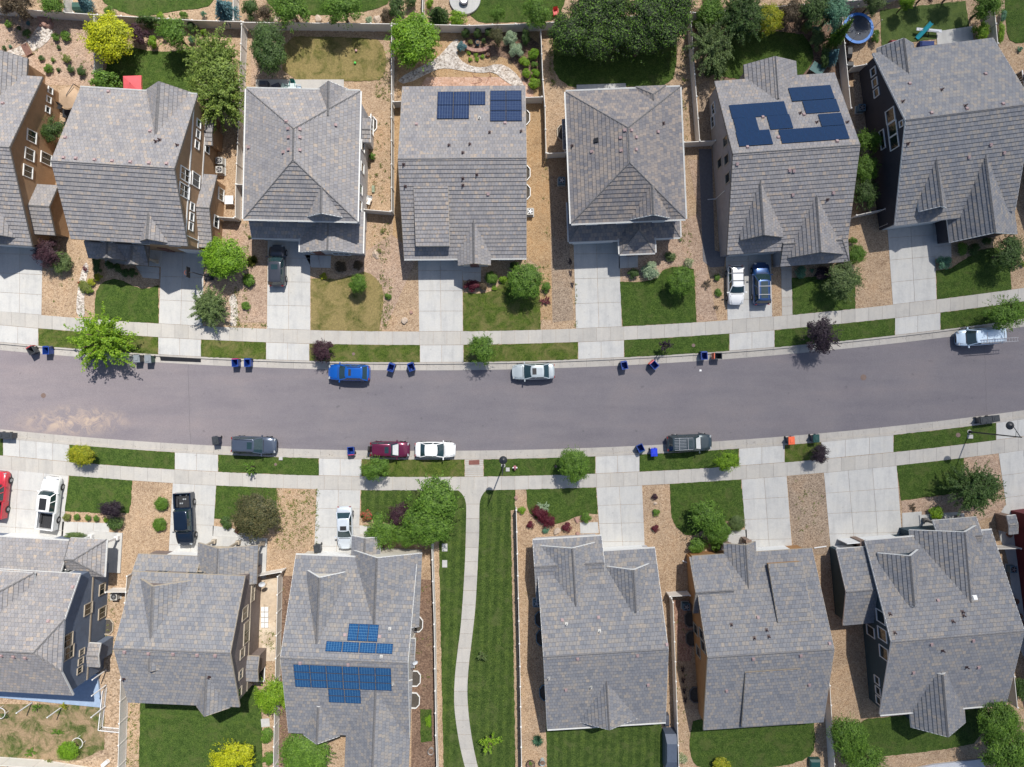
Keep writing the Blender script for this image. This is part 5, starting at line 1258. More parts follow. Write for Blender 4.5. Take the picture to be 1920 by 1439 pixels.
# ------------------------------------------------------------------ wheeled bins
BINM = {k: m_plain('bin_' + k, c, .45, .1, 3) for k, c in dict(blue=(.012, .05, .26), grey=(.05, .055, .065), green=(.012, .06, .045), navy=(.01, .025, .06), bright=(.01, .04, .55), orange=(.75, .13, .05), red=(.45, .03, .04), lid=(.035, .04, .045), teal=(.01, .06, .055), lgrey=(.20, .22, .24)).items()}
def bin_(px, py, rot, col, lid, opened, label, z=-.10, lying=False):
    c = P(px, py, .55); root = empty('wheeled_bin', (c.x, c.y, z), R(rot)); root.scale = (1.12, 1.12, 1.06); tag(root, label, 'bin', 'wheeled bins put out along the street')
    def ring(w_, d_, zz): return [(-w_, -d_, zz), (w_, -d_, zz), (w_, d_, zz), (-w_, d_, zz)]
    m = MB(); A = ring(.24, .27, .06); B = ring(.30, .36, 1.0); A2 = ring(.21, .24, .12); B2 = ring(.265, .325, 1.0)
    m.mesh(A + B, [(0, 1, 5, 4), (1, 2, 6, 5), (2, 3, 7, 6), (3, 0, 4, 7), (3, 2, 1, 0)]); m.mesh(A2 + B2, [(1, 0, 4, 5), (2, 1, 5, 6), (3, 2, 6, 7), (0, 3, 7, 4), (0, 1, 2, 3)])
    m.mesh(B + B2, [(0, 1, 5, 4), (1, 2, 6, 5), (2, 3, 7, 6), (3, 0, 4, 7)])
    for s_ in (-1, 1): m.box((s_ * .31, 0, .96), (.03, .74, .05))
    m.box((0, -.37, .96), (.64, .03, .05)); m.build('body', BINM[col], root)
    m = MB()
    if opened:   # lid hangs down behind
        m.box((0, .43, .62), (.62, .045, .72), M=Matrix.Rotation(R(6), 4, 'X')); m.box((0, .40, .99), (.5, .07, .05))
    else:
        V = [(-.33, -.41, 1.01), (.33, -.41, 1.01), (.33, .40, 1.05), (-.33, .40, 1.05), (-.29, -.36, 1.07), (.29, -.36, 1.07), (.29, .36, 1.12), (-.29, .36, 1.12)]
        m.mesh(V, [(0, 1, 5, 4), (1, 2, 6, 5), (2, 3, 7, 6), (3, 0, 4, 7), (4, 5, 6, 7), (3, 2, 1, 0)]); m.box((0, .0, 1.12), (.3, .4, .03))
    m.build('lid', BINM[lid], root)
    m = MB(); m.tube((-.26, .44, .97), (.26, .44, .97), .022); m.build('handle', BINM[col], root)
    for s_ in (-1, 1):
        m = MB(); m.tube((s_ * .24, .29, .12), (s_ * .31, .29, .12), .12, n=12); m.build('wheel', RUBBER, root)
    if lying: root.rotation_euler = (R(0), 0, R(rot))
for a in ((62, 658, 30, 'grey', 'red', 1, 'open grey bin with a red lid, westernmost on the north kerb'),
          (90, 658, 2, 'blue', 'blue', 1, 'open blue bin just right of the grey bin with red lid'),
          (260, 673, 3, 'grey', 'lgrey', 0, 'grey lidded bin right of the feathery yellow green tree'),
          (281, 674, 2, 'green', 'lgrey', 0, 'dark green bin beside the grey lidded one'),
          (443, 681, 3, 'blue', 'red', 1, 'open blue bin with a red lid above the kerb, left of a pair'),
          (466, 681, 1, 'blue', 'blue', 1, 'open blue bin, the right one of the pair left of blue hatchback'),
          (734, 690, -18, 'blue', 'blue', 1, 'open blue bin turned askew just right of the blue hatchback'),
          (772, 689, 20, 'blue', 'blue', 1, 'open blue bin tilted the other way, nearer the silver sedan'),
          (1170, 686, 12, 'blue', 'blue', 1, 'open blue bin below the small dark purple sapling, left one'),
          (1226, 685, 42, 'blue', 'orange', 1, 'blue bin with an orange lid swung open'),
          (1319, 668, 3, 'blue', 'blue', 1, 'open blue bin beside the bin with orange side'),
          (1345, 668, 90, 'grey', 'orange', 1, 'dark bin with an orange lid hanging on its left'),
          (6, 816, 88, 'grey', 'lid', 0, 'black bin partly cut by the west edge of the frame'),
          (20, 817, 88, 'grey', 'lid', 0, 'black bin on the south kerb nearest the west edge'),
          (407, 826, 6, 'navy', 'lid', 0, 'closed dark bin left of the slate blue crossover'),
          (659, 845, 186, 'blue', 'red', 1, 'open blue bin just left of the maroon crossover'),
          (1200, 840, 205, 'blue', 'teal', 1, 'open dark blue bin askew at the foot of the empty driveway'),
          (1225, 848, 3, 'bright', 'bright', 0, 'bright royal blue bin with white lettering marks'),
          (1481, 826, 4, 'navy', 'orange', 0, 'bin with a glowing orange lid on the south kerb'),
          (1527, 822, 3, 'navy', 'teal', 0, 'dark green blue bin above the dark purple sapling'),
          (1840, 788, 98, 'grey', 'lid', 0, 'left one of three dark bins at the east end'),
          (1850, 787, 98, 'grey', 'lid', 0, 'middle one of three dark bins at the east end'),
          (1862, 785, 98, 'navy', 'lid', 0, 'right one of three dark bins at the east end')):
    bin_(*a)
bin_(597, 1027, 8, 'grey', 'lid', 0, 'dark grey bin on the driveway beside the light silver sedan', z=.03)
m = MB(); 
for k in range(5): m.box((P(1225, 849, 1.2).x - .16 + k * .08, P(1225, 849, 1.2).y - .12, 1.05), (.04, .09, .004))
tag(m.build('bin_sticker', WHITE), 'small row of white marks on the royal blue bin lid', 'sticker')
# ------------------------------------------------------------------ street lamps
DK = m_plain('lamp_black', (.02, .022, .026), .4)
def lamp(px, py, hx, hy, label, arm_dir=None):
    """px,py: foot; hx,hy: plan position of the lamp head seen at height 7.4"""
    c = P(px, py, 0); root = empty('street_lamp', (c.x, c.y, .05)); tag(root, label, 'street lamp', 'street lamps')
    h = P(hx, hy, 7.35) - c; m = MB(); m.tube((0, 0, 0), (0, 0, 7.7), .085, .055, 10); m.tube((0, 0, 0), (0, 0, .45), .17, .13, 10); m.build('pole', DK, root)
    hd = Vector((h.x, h.y, 0)); m = MB(); m.tube((0, 0, 7.55), (hd.x, hd.y, 7.6), .035, n=8); m.tube((0, 0, 6.9), (hd.x * .55, hd.y * .55, 7.55), .022, n=6)
    m.tube((hd.x, hd.y, 7.6), (hd.x, hd.y, 7.4), .03); m.build('arm', DK, root)
    m = MB()
    prof = [(.06, 7.48), (.14, 7.44), (.34, 7.34), (.42, 7.22), (.42, 7.18), (.2, 7.17)]; n = 20
    V = [(hd.x + r * math.cos(2 * math.pi * i / n), hd.y + r * math.sin(2 * math.pi * i / n), z) for r, z in prof for i in range(n)]
    m.mesh(V, [(k * n + i, k * n + (i + 1) % n, (k + 1) * n + (i + 1) % n, (k + 1) * n + i) for k in range(len(prof) - 1) for i in range(n)], 0, True); m.poly(V[:n])
    m.build('lamp_head', DK, root)
    m = MB(); m.tube((0, 0, -.03), (0, 0, .03), .24, .24, 16); m.build('base', CONC, root)
lamp(943.5, 873, 943.5, 863.5, 'black street lamp on the verge near the footpath, seen from above')
lamp(1817, 810, 1895, 798.5, 'tall black street lamp leaning over the empty east driveway')
# hydrant, boxes, lids
c = P(965.5, 876.5, 0); hr = empty('fire_hydrant', (c.x, c.y, .05)); tag(hr, 'small pinkish fire hydrant on the grass verge', 'hydrant'); HYD = m_plain('hydrant', (.42, .16, .2), .5)
m = MB(); m.tube((0, 0, 0), (0, 0, .62), .13, .12, 12); m.tube((0, 0, .62), (0, 0, .78), .14, .05, 12); m.tube((0, 0, 0), (0, 0, .06), .2, .2, 12); m.build('body', HYD, hr)
for s_ in (-1, 1):
    m = MB(); m.tube((0, 0, .45), (s_ * .27, 0, .45), .075, n=10); m.build('nozzle', WHITE, hr)
m = MB(); m.tube((0, 0, .45), (0, -.25, .45), .09, n=10); m.build('nozzle', HYD, hr)
def slab(px, py, w_, d_, label, mat=None, rz=0, h=.09, name='utility_box', cat='utility box', z=.05):
    c = P(px, py, 0); m = MB(); m.box((0, 0, h / 2), (w_, d_, h)); m.box((0, 0, h + .01), (w_ * .8, d_ * .8, .02)); m.box((0, d_ * .2, h + .025), (w_ * .2, .04, .015))
    o = m.build(name, mat or CONC); o.location = (c.x, c.y, z); o.rotation_euler = (0, 0, R(rz)); return tag(o, label, cat)
slab(952, 880.5, .42, .42, 'pale square utility lid beside the lamp base'); slab(834, 1026.5, .6, .85, 'upper pale utility lid on the footpath lawn'); slab(834, 1057, .55, .8, 'lower pale utility lid on the footpath lawn')
slab(527, 860, .4, .35, 'pale utility lid at the verge edge right of the slate crossover'); slab(1818, 819, .6, .42, 'pale utility lid below the east street lamp foot')
def disc(px, py, r, label, mat, z=-.118, h=.012, name='manhole_cover', cat='manhole cover'):
    c = P(px, py, 0); m = MB(); m.tube((0, 0, 0), (0, 0, h), r, n=24); m.tube((0, 0, h), (0, 0, h + .008), r * .7, n=24)
    o = m.build(name, mat); o.location = (c.x, c.y, z); return tag(o, label, cat)
MANH = m_plain('iron_cover', (.16, .11, .09), .7, .25, 12)
disc(1620, 708, .34, 'round brown manhole cover in the east half of the street', MANH); disc(80, 742, .28, 'round manhole cover near the west end of the street', MANH)
disc(663, 664, .18, 'small round cover in the verge right of the purple sapling', MANH, .05); disc(1300, 648, .2, 'small round cover in the verge right of tiny sapling', MANH, .05)
disc(1796, 816, .26, 'round grey cover in the verge left of lamp foot', MANH, .05); disc(517, 871, .16, 'small round cover beside the verge utility lid', MANH, .05); disc(1042, 875, .15, 'tiny round cover left of the dense verge tree', MANH, .05)
# kerb ramp plate
m = MB(); x0, x1 = P(300, 0).x, P(376, 0).x; y = P(0, 675).y
q = [g2(300, 669.5), g2(376, 672.5), g2(376, 679.5), g2(301, 676.5)]; V = [(*p, -.09) for p in q] + [(q[0][0], q[0][1], .05), (q[1][0], q[1][1], .05), (q[2][0], q[2][1], -.07), (q[3][0], q[3][1], -.07)]
m.mesh(V, [(4, 5, 6, 7), (0, 1, 5, 4), (1, 2, 6, 5), (2, 3, 7, 6), (3, 0, 4, 7), (3, 2, 1, 0)][::1])
for i in range(1, 8):
    a = Vector(V[7]).lerp(Vector(V[6]), i / 8); b = Vector(V[4]).lerp(Vector(V[5]), i / 8); m.bar(a + Vector((0, 0, .01)), b + Vector((0, 0, .01)), .05, .02)
tag(m.build('kerb_ramp', BLACK), 'long black rubber kerb ramp in front of the hoop driveway', 'kerb ramp')
# basketball hoop
c = P(392, 520, 0); hp = empty('basketball_hoop', (c.x, c.y, 0), 0); tag(hp, 'portable basketball hoop with a black base beside the driveway', 'basketball hoop')
m = MB(); m.box((.05, 0, .14), (1.0, .75, .26)); m.box((.05, 0, .29), (.8, .55, .06)); m.build('base', BLACK, hp)
m = MB(); m.tube((.0, 0, .2), (-.35, 0, 3.2), .05); m.tube((-.3, 0, 3.0), (-.75, 0, 3.1), .035); m.build('pole', BLACK, hp)
m = MB(); m.box((-.78, 0, 3.25), (.05, 1.15, .8)); m.build('backboard', BLACK, hp)
m = MB()
for i in range(16):
    a0, a1 = i * math.pi / 8, (i + 1) * math.pi / 8; m.bar((-1.06 + .23 * math.cos(a0), .23 * math.sin(a0), 3.05), (-1.06 + .23 * math.cos(a1), .23 * math.sin(a1), 3.05), .025)
m.build('rim', m_plain('rim_orange', (.5, .12, .03), .5), hp)
# cooling units
def ac(px, py, label, mat=None, rz=0):
    c = P(px, py, .5); root = empty('air_conditioner', (c.x, c.y, 0), R(rz)); tag(root, label, 'air conditioner', 'cooling units beside the houses')
    m = MB(); m.box((0, 0, .05), (.9, .9, .1)); m.build('pad', CONC, root)
    m = MB(); m.box((0, 0, .14), (.74, .74, .06))
    for i in range(9): m.box((0, 0, .2 + i * .06), (.7, .7, .035))
    m.box((0, 0, .46), (.64, .64, .6)); m.box((0, 0, .79), (.76, .76, .06)); m.build('case', mat or ACM, root)
    m = MB(); m.tube((0, 0, .82), (0, 0, .832), .31, n=24); m.build('fan_well', BLACK, root)
    m = MB()
    for k in range(5):
        a = k * 2 * math.pi / 5; m.bar((0, 0, .845), (.27 * math.cos(a), .27 * math.sin(a), .845), .1, .01)
    m.tube((0, 0, .83), (0, 0, .87), .08); m.build('fan', METAL, root)
ac(413, 303, 'pale cooling unit beside the tan two storey house, upper of two'); ac(413, 320, 'pale cooling unit beside the tan two storey house, lower of two')
ac(1053, 340, 'dark blue green cooling unit left of the brown tinted hipped roof', ACB); ac(994, 398, 'pale cooling unit right of the north ranch house')
ac(1614, 204, 'blue green cooling unit beside the black wall', ACB); ac(1006, 1131, 'blue green cooling unit left of the white guttered ranch house', ACB)
ac(1286, 1137, 'blue green cooling unit beside the reddish gravel and ochre wall', ACB); ac(1897, 1067, 'blue green cooling unit on the patio of the dark red house', ACB)
ac(216, 1118, 'pale cooling unit beside the slate blue house', ACM)
# ------------------------------------------------------------------ garden furniture
def parasol(px, py, r, h, mat, label, sides=8, rot=0, square=False, arm=None):
    c = P(px, py, h); root = empty('parasol', (c.x, c.y, 0), R(rot)); tag(root, label, 'parasol')
    m = MB(); n = 4 if square else sides; k = r * (1.35 if square else 1)
    pts = [(k * math.cos(2 * math.pi * (i + .5) / n), k * math.sin(2 * math.pi * (i + .5) / n)) for i in range(n)]
    for i in range(n):
        a, b = pts[i], pts[(i + 1) % n]; mid = ((a[0] + b[0]) / 2 * .97, (a[1] + b[1]) / 2 * .97)
        m.poly([(a[0], a[1], h - .45), (mid[0], mid[1], h - .40), (0, 0, h)], 0); m.poly([(mid[0], mid[1], h - .40), (b[0], b[1], h - .45), (0, 0, h)], 0)
        m.poly([(a[0], a[1], h - .58), (b[0], b[1], h - .58), (b[0], b[1], h - .45), (a[0], a[1], h - .45)], 0)
    m.build('canopy', mat, root)
    m = MB()
    for a in pts: m.bar((0, 0, h - .06), (a[0] * .98, a[1] * .98, h - .48), .03)
    m.build('ribs', WOOD, root)
    if arm:
        m = MB(); m.tube((arm[0], arm[1], 0), (arm[0], arm[1], h - .2), .04); m.tube((arm[0], arm[1], h - .2), (0, 0, h + .1), .035); m.build('pole', DK, root)
        m = MB(); m.tube((arm[0], arm[1], 0), (arm[0], arm[1], .1), .45); m.build('base', DK, root)
    else:
        m = MB(); m.tube((0, 0, 0), (0, 0, h + .08), .03); m.build('pole', DK, root)
        m = MB(); m.tube((0, 0, 0), (0, 0, .1), .3); m.build('base', DK, root)
parasol(244, 156, 1.05, 2.5, m_plain('red_canvas', (.58, .09, .10), .8, .1), 'faded red square parasol on the shaded lawn', square=True, rot=2)
parasol(125, 180, 1.25, 2.5, m_plain('beige_canvas', (.40, .28, .18), .85, .1), 'beige octagonal cantilever parasol between two tan houses', arm=(.6, 1.4))
# dining set under beige parasol
def table(px, py, w_, d_, h, mat, label, rz=0, name='table', round_=False, z=0):
    c = P(px, py, h); root = empty(name, (c.x, c.y, z), R(rz)); tag(root, label, 'table')
    m = MB()
    if round_: m.tube((0, 0, h - .04), (0, 0, h), w_ / 2, n=24)
    else: m.box((0, 0, h - .02), (w_, d_, .04))
    m.build('table_top', mat, root)
    for sx in (-1, 1):
        for sy in (-1, 1):
            k = .33 if round_ else .44; m = MB(); m.bar((sx * w_ * k, sy * d_ * k, 0), (sx * w_ * k, sy * d_ * k, h - .04), .05); m.build('leg', mat, root)
def chair(px, py, rz, mat, label, w_=.52, h=.42, z=0, recl=0.0, L_=.5, group=None, name='garden_chair'):
    c = P(px, py, h); root = empty(name, (c.x, c.y, z), R(rz)); tag(root, label, 'chair', group)
    m = MB(); m.box((0, 0, h), (w_, L_, .05)); m.build('seat', mat, root)
    m = MB(); m.bar((0, L_ / 2, h), (0, L_ / 2 + .08 + recl, h + .5 - recl * .5), w_, .04); 
    m = MB(); V = [(-w_ / 2, L_ / 2, h), (w_ / 2, L_ / 2, h), (w_ / 2, L_ / 2 + .12 + recl, h + .5 - recl * .4), (-w_ / 2, L_ / 2 + .12 + recl, h + .5 - recl * .4)]
    m.poly(V); m.poly([(x, y + .04, z_) for x, y, z_ in V[::-1]]); m.build('backrest', mat, root)
    for sx in (-1, 1):
        m = MB(); m.bar((sx * (w_ / 2 + .03), -L_ / 2, h + .22), (sx * (w_ / 2 + .03), L_ / 2 + .05, h + .24), .05, .03); m.bar((sx * (w_ / 2 + .03), -L_ / 2, 0), (sx * (w_ / 2 + .03), -L_ / 2, h + .22), .04); m.build('arm', mat, root)
        m = MB(); m.bar((sx * w_ * .45, L_ * .4, 0), (sx * w_ * .45, L_ * .4, h), .04); m.build('leg', mat, root)
table(128, 213, 1.3, .9, .74, DK, 'dark table in the shade of the beige parasol')
chair(112, 200, 60, DK, 'dark chair left of the shaded table'); chair(124, 232, 200, DK, 'dark chair below the shaded table')
TEALM = m_plain('teal_cloth', (.02, .17, .15), .7); GRILL = m_plain('cover_dark', (.06, .065, .085), .7, .2)
table(548, 164, .9, .9, .5, m_plain('glass_top', (.55, .62, .62), .2), 'pale low table on the tan rear patio'); chair(549, 158, 0, TEALM, 'teal garden chair behind the low pale table')
chair(537, 165, 75, m_plain('pale_teal', (.35, .45, .42), .7), 'pale teal lounge chair left of the low table'); chair(561, 166, -80, m_plain('pale_blue', (.4, .5, .58), .7), 'pale blue lounge chair right of the low table')
def cover(px, py, w_, d_, h, label, rz=0, mat=None, name='grill_cover', cat='covered grill'):
    c = P(px, py, h * .7); m = MB(); k = .8
    V = [(-w_ / 2, -d_ / 2, 0), (w_ / 2, -d_ / 2, 0), (w_ / 2, d_ / 2, 0), (-w_ / 2, d_ / 2, 0), (-w_ / 2, -d_ / 2 * .95, h * .75), (w_ / 2, -d_ / 2 * .95, h * .75), (w_ / 2, d_ / 2 * .95, h * .75), (-w_ / 2, d_ / 2 * .95, h * .75),
         (-w_ / 2 * k, -d_ / 2 * .5, h), (w_ / 2 * k, -d_ / 2 * .5, h), (w_ / 2 * k, d_ / 2 * .5, h), (-w_ / 2 * k, d_ / 2 * .5, h)]
    F = []
    for b in (0, 4): F += [(b + i, b + (i + 1) % 4, b + 4 + (i + 1) % 4, b + 4 + i) for i in range(4)]
    m.mesh(V, F + [(8, 9, 10, 11)]); o = m.build(name, mat or GRILL); o.location = (c.x, c.y, 0); o.rotation_euler = (0, 0, R(rz)); return tag(o, label, cat)
cover(494, 158, .9, .8, 1.1, 'dark square covered grill behind the first hipped house'); cover(517, 163, .9, .7, .9, 'second dark covered grill, right of the square one', rz=20)
cover(1592, 98, .6, 1.4, 1.0, 'black covered box beside the fence below the trampoline', mat=BLACK, name='storage_box', cat='storage box'); cover(1593, 122, .8, .8, .9, 'black covered kettle grill above the short white fence', mat=BLACK)
cover(1230 / 3.135 * 0 + 1258, 1408, 1.35, 4.0, 1.7, 'long dark slate storage shed beside the white fence', mat=m_plain('shed_slate', (.075, .095, .135), .6, .1), name='storage_shed', cat='shed')
cover(1250, 1352, .55, 1.3, 1.0, 'narrow dark covered box behind the ranch house corner', mat=GRILL, name='storage_box', cat='storage box')
cover(1528, 1432, 1.2, 1.0, .7, 'dark green box at the bottom edge near a fence', mat=BINM['teal'], name='storage_box', cat='storage box'); cover(145, 12, 1.1, .9, .9, 'dark green box beyond the north west fence', mat=m_plain('dgreen_box', (.03, .09, .07), .6), name='utility_cabinet', cat='cabinet')
table(429, 375, .95, .95, .7, WHITE, 'small white square table beside the tan house side yard')
cover(1662 + 15, 82, 0.9, .8, .7, 'dark red covered seat behind the black walled house', mat=m_plain('dark_red', (.22, .05, .06), .7), name='lounge_seat', cat='seat'); cover(1738, 84, 1.6, .8, .7, 'dark blue cushioned bench behind the black walled house', mat=m_plain('blue_cushion', (.02, .04, .15), .8), name='garden_bench', cat='bench')
chair(1042, 24, 10, m_plain('chair_red', (.65, .03, .03), .5), 'red garden chair beyond the back fence')
# fire pit on round patio
c = P(870, 2, .5); fr = empty('fire_pit', (c.x, c.y, .3)); tag(fr, 'dark round fire pit on the white circular patio', 'fire pit'); m = MB(); m.tube((0, 0, 0), (0, 0, .4), .45, .5, 24); m.build('bowl', m_plain('firepit', (.10, .10, .12), .6), fr); m = MB(); m.tube((0, 0, .4), (0, 0, .43), .36, n=24); m.build('lid', METAL, fr)
# trampoline
c = P(1609, 53, .9); tr = empty('trampoline', (c.x, c.y, 0)); tag(tr, 'round trampoline with a bright blue rim pad', 'trampoline'); n = 40
m = MB(); Rr = 1.72; V = []
for r_, z_ in ((Rr, .86), (Rr, .92), (Rr - .3, .92), (Rr - .3, .88)): V += [(r_ * math.cos(2 * math.pi * i / n), r_ * math.sin(2 * math.pi * i / n), z_) for i in range(n)]
m.mesh(V, [(k * n + i, k * n + (i + 1) % n, (k + 1) * n + (i + 1) % n, (k + 1) * n + i) for k in range(3) for i in range(n)]); m.build('rim_pad', m_plain('pad_blue', (.02, .16, .50), .5), tr)
m = MB(); m.tube((0, 0, .87), (0, 0, .89), Rr - .29, n=n); m.build('mat', m_plain('jump_mat', (.02, .03, .05), .6, .3), tr)
for k in range(6):
    a = k * math.pi / 3; m = MB(); m.tube((Rr * math.cos(a), Rr * math.sin(a), 0), (Rr * math.cos(a), Rr * math.sin(a), 2.6), .025); m.build('pole', METAL, tr)
# teeter toy and slide on turf
c = P(1732, 58, .5); sl = empty('slide', (c.x, c.y, .05), R(50)); tag(sl, 'small turquoise slide standing on the artificial turf', 'slide'); m = MB(); m.bar((-.9, 0, .1), (.7, 0, 1.1), .45, .05); m.bar((-.9, .22, .18), (.7, .22, 1.18), .05, .14); m.bar((-.9, -.22, .18), (.7, -.22, 1.18), .05, .14); m.build('chute', m_plain('turq', (.03, .35, .42), .4), sl)
m = MB(); [m.bar((.7, s_ * .2, 1.1), (1.1, s_ * .25, 0), .05) for s_ in (-1, 1)]; m.build('frame', DK, sl)
c = P(1742, 57, .6); ss = empty('seesaw', (c.x, c.y, .05), R(-5)); tag(ss, 'pale seesaw board beside the turquoise slide', 'seesaw'); m = MB(); m.box((.0, 0, .55), (2.8, .32, .06)); m.box((0, 0, .6), (2.2, .16, .05)); m.build('board', m_plain('board_white', (.5, .52, .56), .5), ss)
m = MB(); m.bar((-.3, -.5, 0), (0, 0, .52), .06); m.bar((.3, .5, 0), (0, 0, .52), .06); m.bar((.3, -.5, 0), (0, 0, .52), .06); m.build('frame', DK, ss)
# small bridge over the dry stream, waterfall stones
c = P(50, 93, .2); br = empty('garden_bridge', (c.x, c.y, 0), R(-62)); tag(br, 'small brown plank bridge over the white stone stream', 'bridge')
m = MB()
for i in range(9): m.box((-.6 + i * .15, 0, .22), (.13, .75, .05))
m.build('deck', m_plain('bridge_wood', (.19, .10, .075), .8, .2), br)
for s_ in (-1, 1): m = MB(); m.box((0, s_ * .36, .14), (1.4, .08, .14)); m.build('beam', WOOD, br)
def rock(px, py, r, label, mat=None, z=0, seed=0, group=None, sq=.6):
    rg = random.Random(seed + int(px * 7 + py)); bm = bmesh.new(); bmesh.ops.create_icosphere(bm, subdivisions=2, radius=1)
    ph = [rg.uniform(0, 6) for _ in range(6)]
    for v in bm.verts:
        f = 1 + .16 * math.sin(3 * v.co.x + ph[0]) + .14 * math.sin(4 * v.co.y + ph[1]) + .12 * math.sin(5 * v.co.z + ph[2]); v.co *= f * rg.uniform(.94, 1.06)
    me = bpy.data.meshes.new('boulder'); bm.to_mesh(me); bm.free(); me.materials.append(mat or ROCK); o = bpy.data.objects.new('boulder', me); COL.objects.link(o)
    c = P(px, py, 0); o.location = (c.x, c.y, z + r * sq * .4); o.scale = (r * rg.uniform(.9, 1.3), r * rg.uniform(.8, 1), r * sq); o.rotation_euler = (0, 0, rg.uniform(0, 6)); return tag(o, label, 'boulder', group)
for i, (x, y, r_) in enumerate(((82, 38, .5), (92, 40, .45), (86, 47, .5), (94, 48, .4), (79, 45, .35), (89, 34, .4))):
    rock(x, y, r_, 'reddish boulder heaped at the head of the white stone stream', SLATE, group='boulders heaped at the stream head')
rock(758.5, 601, .38, 'pale cream boulder in the orange gravel left of driveway'); rock(771, 586, .22, 'small brown boulder just above the cream one', SLATE)
rock(1229, 944, .2, 'small pale rock under the upper round burgundy bush'); rock(1082, 975, .32, 'pinkish boulder left of the small round green bush', SLATE); rock(1044, 996, .45, 'grey boulder left of the burgundy bush', ROCK)
rock(705, 478, .4, 'pale rock beside the weeds near the downspout'); rock(1083, 1001, .25, 'small pinkish rock beside the little walk slab', SLATE)
rock(521, 35, .4, 'whitish boulder at the lawn edge beyond back fence, leftmost', WHITE if 0 else ROCK); rock(597, 37, .4, 'buff boulder between the two leafy trees beyond fence'); rock(708, 38, .4, 'whitish boulder right of the leafy trees beyond fence')
rock(968, 933, .25, 'small reddish rock in the gravel wedge by the white fence', SLATE)
# garden court pieces
c = P(890, 91, .2); m = MB()
arc = [(868, 80), (868, 88), (874, 95), (885, 100), (900, 101), (914, 98), (918, 92)]; arc2 = [(p[0] + (893 - p[0]) * .18, p[1] + (80 - p[1]) * .3) for p in arc]
m.prism(G(chaikin(arc, 2) + chaikin(arc2, 2)[::-1]), 0, .4); tag(m.build('planter_wall', SLATE), 'curved low pink stone planter wall in the garden court', 'planter wall')
def pot(px, py, r, h, mat, label, plant=None):
    c = P(px, py, h * .8); root = empty('plant_pot', (c.x, c.y, 0)); tag(root, label, 'pot'); m = MB(); m.tube((0, 0, 0), (0, 0, h), r * .7, r, 18, caps=False); m.tube((0, 0, h - .05), (0, 0, h), r * 1.1, r * 1.1, 18, caps=False); m.tube((0, 0, h * .7), (0, 0, h * .9), r * .85, r * .88, 18); m.build('pot', mat, root)
    m = MB(); m.tube((0, 0, h * .88), (0, 0, h * .94), r * .85, n=14); m.build('soil', MULCH, root)
TERRA = m_plain('terracotta', (.36, .12, .05), .8); pot(895.5, 80, .25, .6, m_plain('pot_blue', (.03, .22, .33), .3), 'blue glazed pot in the garden court'); pot(915, 102, .25, .3, TERRA, 'terracotta pot at the end of the planter wall')
for i, (x, y, lb) in enumerate(((1893, 1003, 'beside the stone porch'), (1905, 1128, 'topmost of the row on the patio'), (1903, 1143, 'second of the row on the patio'), (1912, 1156, 'third of the row on the patio'), (1915, 1168, 'lowest of the row on the patio'))): pot(x, y, .3, .35, TERRA, 'terracotta pot ' + lb)
pot(995, 1434, .5, .4, m_plain('pot_dark', (.07, .05, .06), .7), 'dark planter tub left of the back lawn corner'); pot(1017, 1430, .3, .8, m_plain('birdbath', (.45, .58, .62), .3), 'pale blue birdbath beside the dark tub'); pot(808, 1409, .35, .6, m_plain('pot_pale', (.5, .5, .5), .5), 'pale round smoker beside the mulch strip fence')
# white rings around saplings, stakes
for (x, y, lb) in ((7, 1333, 'white ring edging on the patchy lawn, left one'), (151, 1389, 'white ring edging on the patchy lawn, above the bright shrub')):
    c = P(x, y, 0); m = MB(); n = 28
    for i in range(n): a0, a1 = 2 * math.pi * i / n, 2 * math.pi * (i + 1) / n; m.bar((.6 * math.cos(a0), .6 * math.sin(a0), .55), (.6 * math.cos(a1), .6 * math.sin(a1), .55), .05, .05)
    for i in range(4): a0 = math.pi * i / 2; m.bar((.6 * math.cos(a0), .6 * math.sin(a0), 0), (.6 * math.cos(a0), .6 * math.sin(a0), .55), .04)
    o = m.build('ring_edging', WHITE); o.location = (c.x, c.y, .03); tag(o, lb, 'ring')
# picket rail round the earth bed
def picket(pts, label, h=.9):
    q = [P(x, y, h) for x, y in pts]; o0 = Vector((q[0].x, q[0].y, 0)); root = empty('picket_railing', o0); tag(root, label, 'railing')
    m = MB(); pk = MB()
    for a, b in zip(q, q[1:]):
        a = Vector((a.x, a.y, 0)) - o0; b = Vector((b.x, b.y, 0)) - o0
        for z in (.15, h): m.bar(a + Vector((0, 0, z)), b + Vector((0, 0, z)), .07, .05)
        n = int((b - a).length / .16)
        for i in range(n + 1): c = a + (b - a) * (i / n); pk.bar(c, c + Vector((0, 0, h)), .035)
    m.build('rail', WHITE, root); pk.build('pickets', WHITE, root)
picket([(192, 1296), (184, 1370), (223, 1374)], 'white picket railing around the bare earth bed')
# pergola posts beams
for i, (a, b) in enumerate((((176, 1301), (199, 1285)), ((176, 1267), (200, 1256)), ((172, 1342), (198, 1324)))):
    p = P(*b, 0); root = empty('white_post', (p.x, p.y, 0)); tag(root, ('upper', 'top', 'lower')[i] + ' leaning white post standing along the deck edge', 'post'); m = MB(); m.tube((0, 0, 0), (0, 0, 2.6), .07); m.build('shaft', WHITE, root); m = MB(); m.tube((0, 0, 0), (0, 0, .12), .12); m.build('foot', METAL, root)
for i, (b, lb) in enumerate((((60, 1318), 'white post beside the dark weeds on patchy lawn'), ((116, 1326), 'white post beside the yellow flowers on patchy lawn'))):
    p = P(*b, 0); root = empty('white_post', (p.x, p.y, 0)); tag(root, lb, 'post'); m = MB(); m.tube((0, 0, 0), (0, 0, 2.4), .07); m.build('shaft', WHITE, root); m = MB(); m.tube((0, 0, 0), (0, 0, .12), .12); m.build('foot', METAL, root)
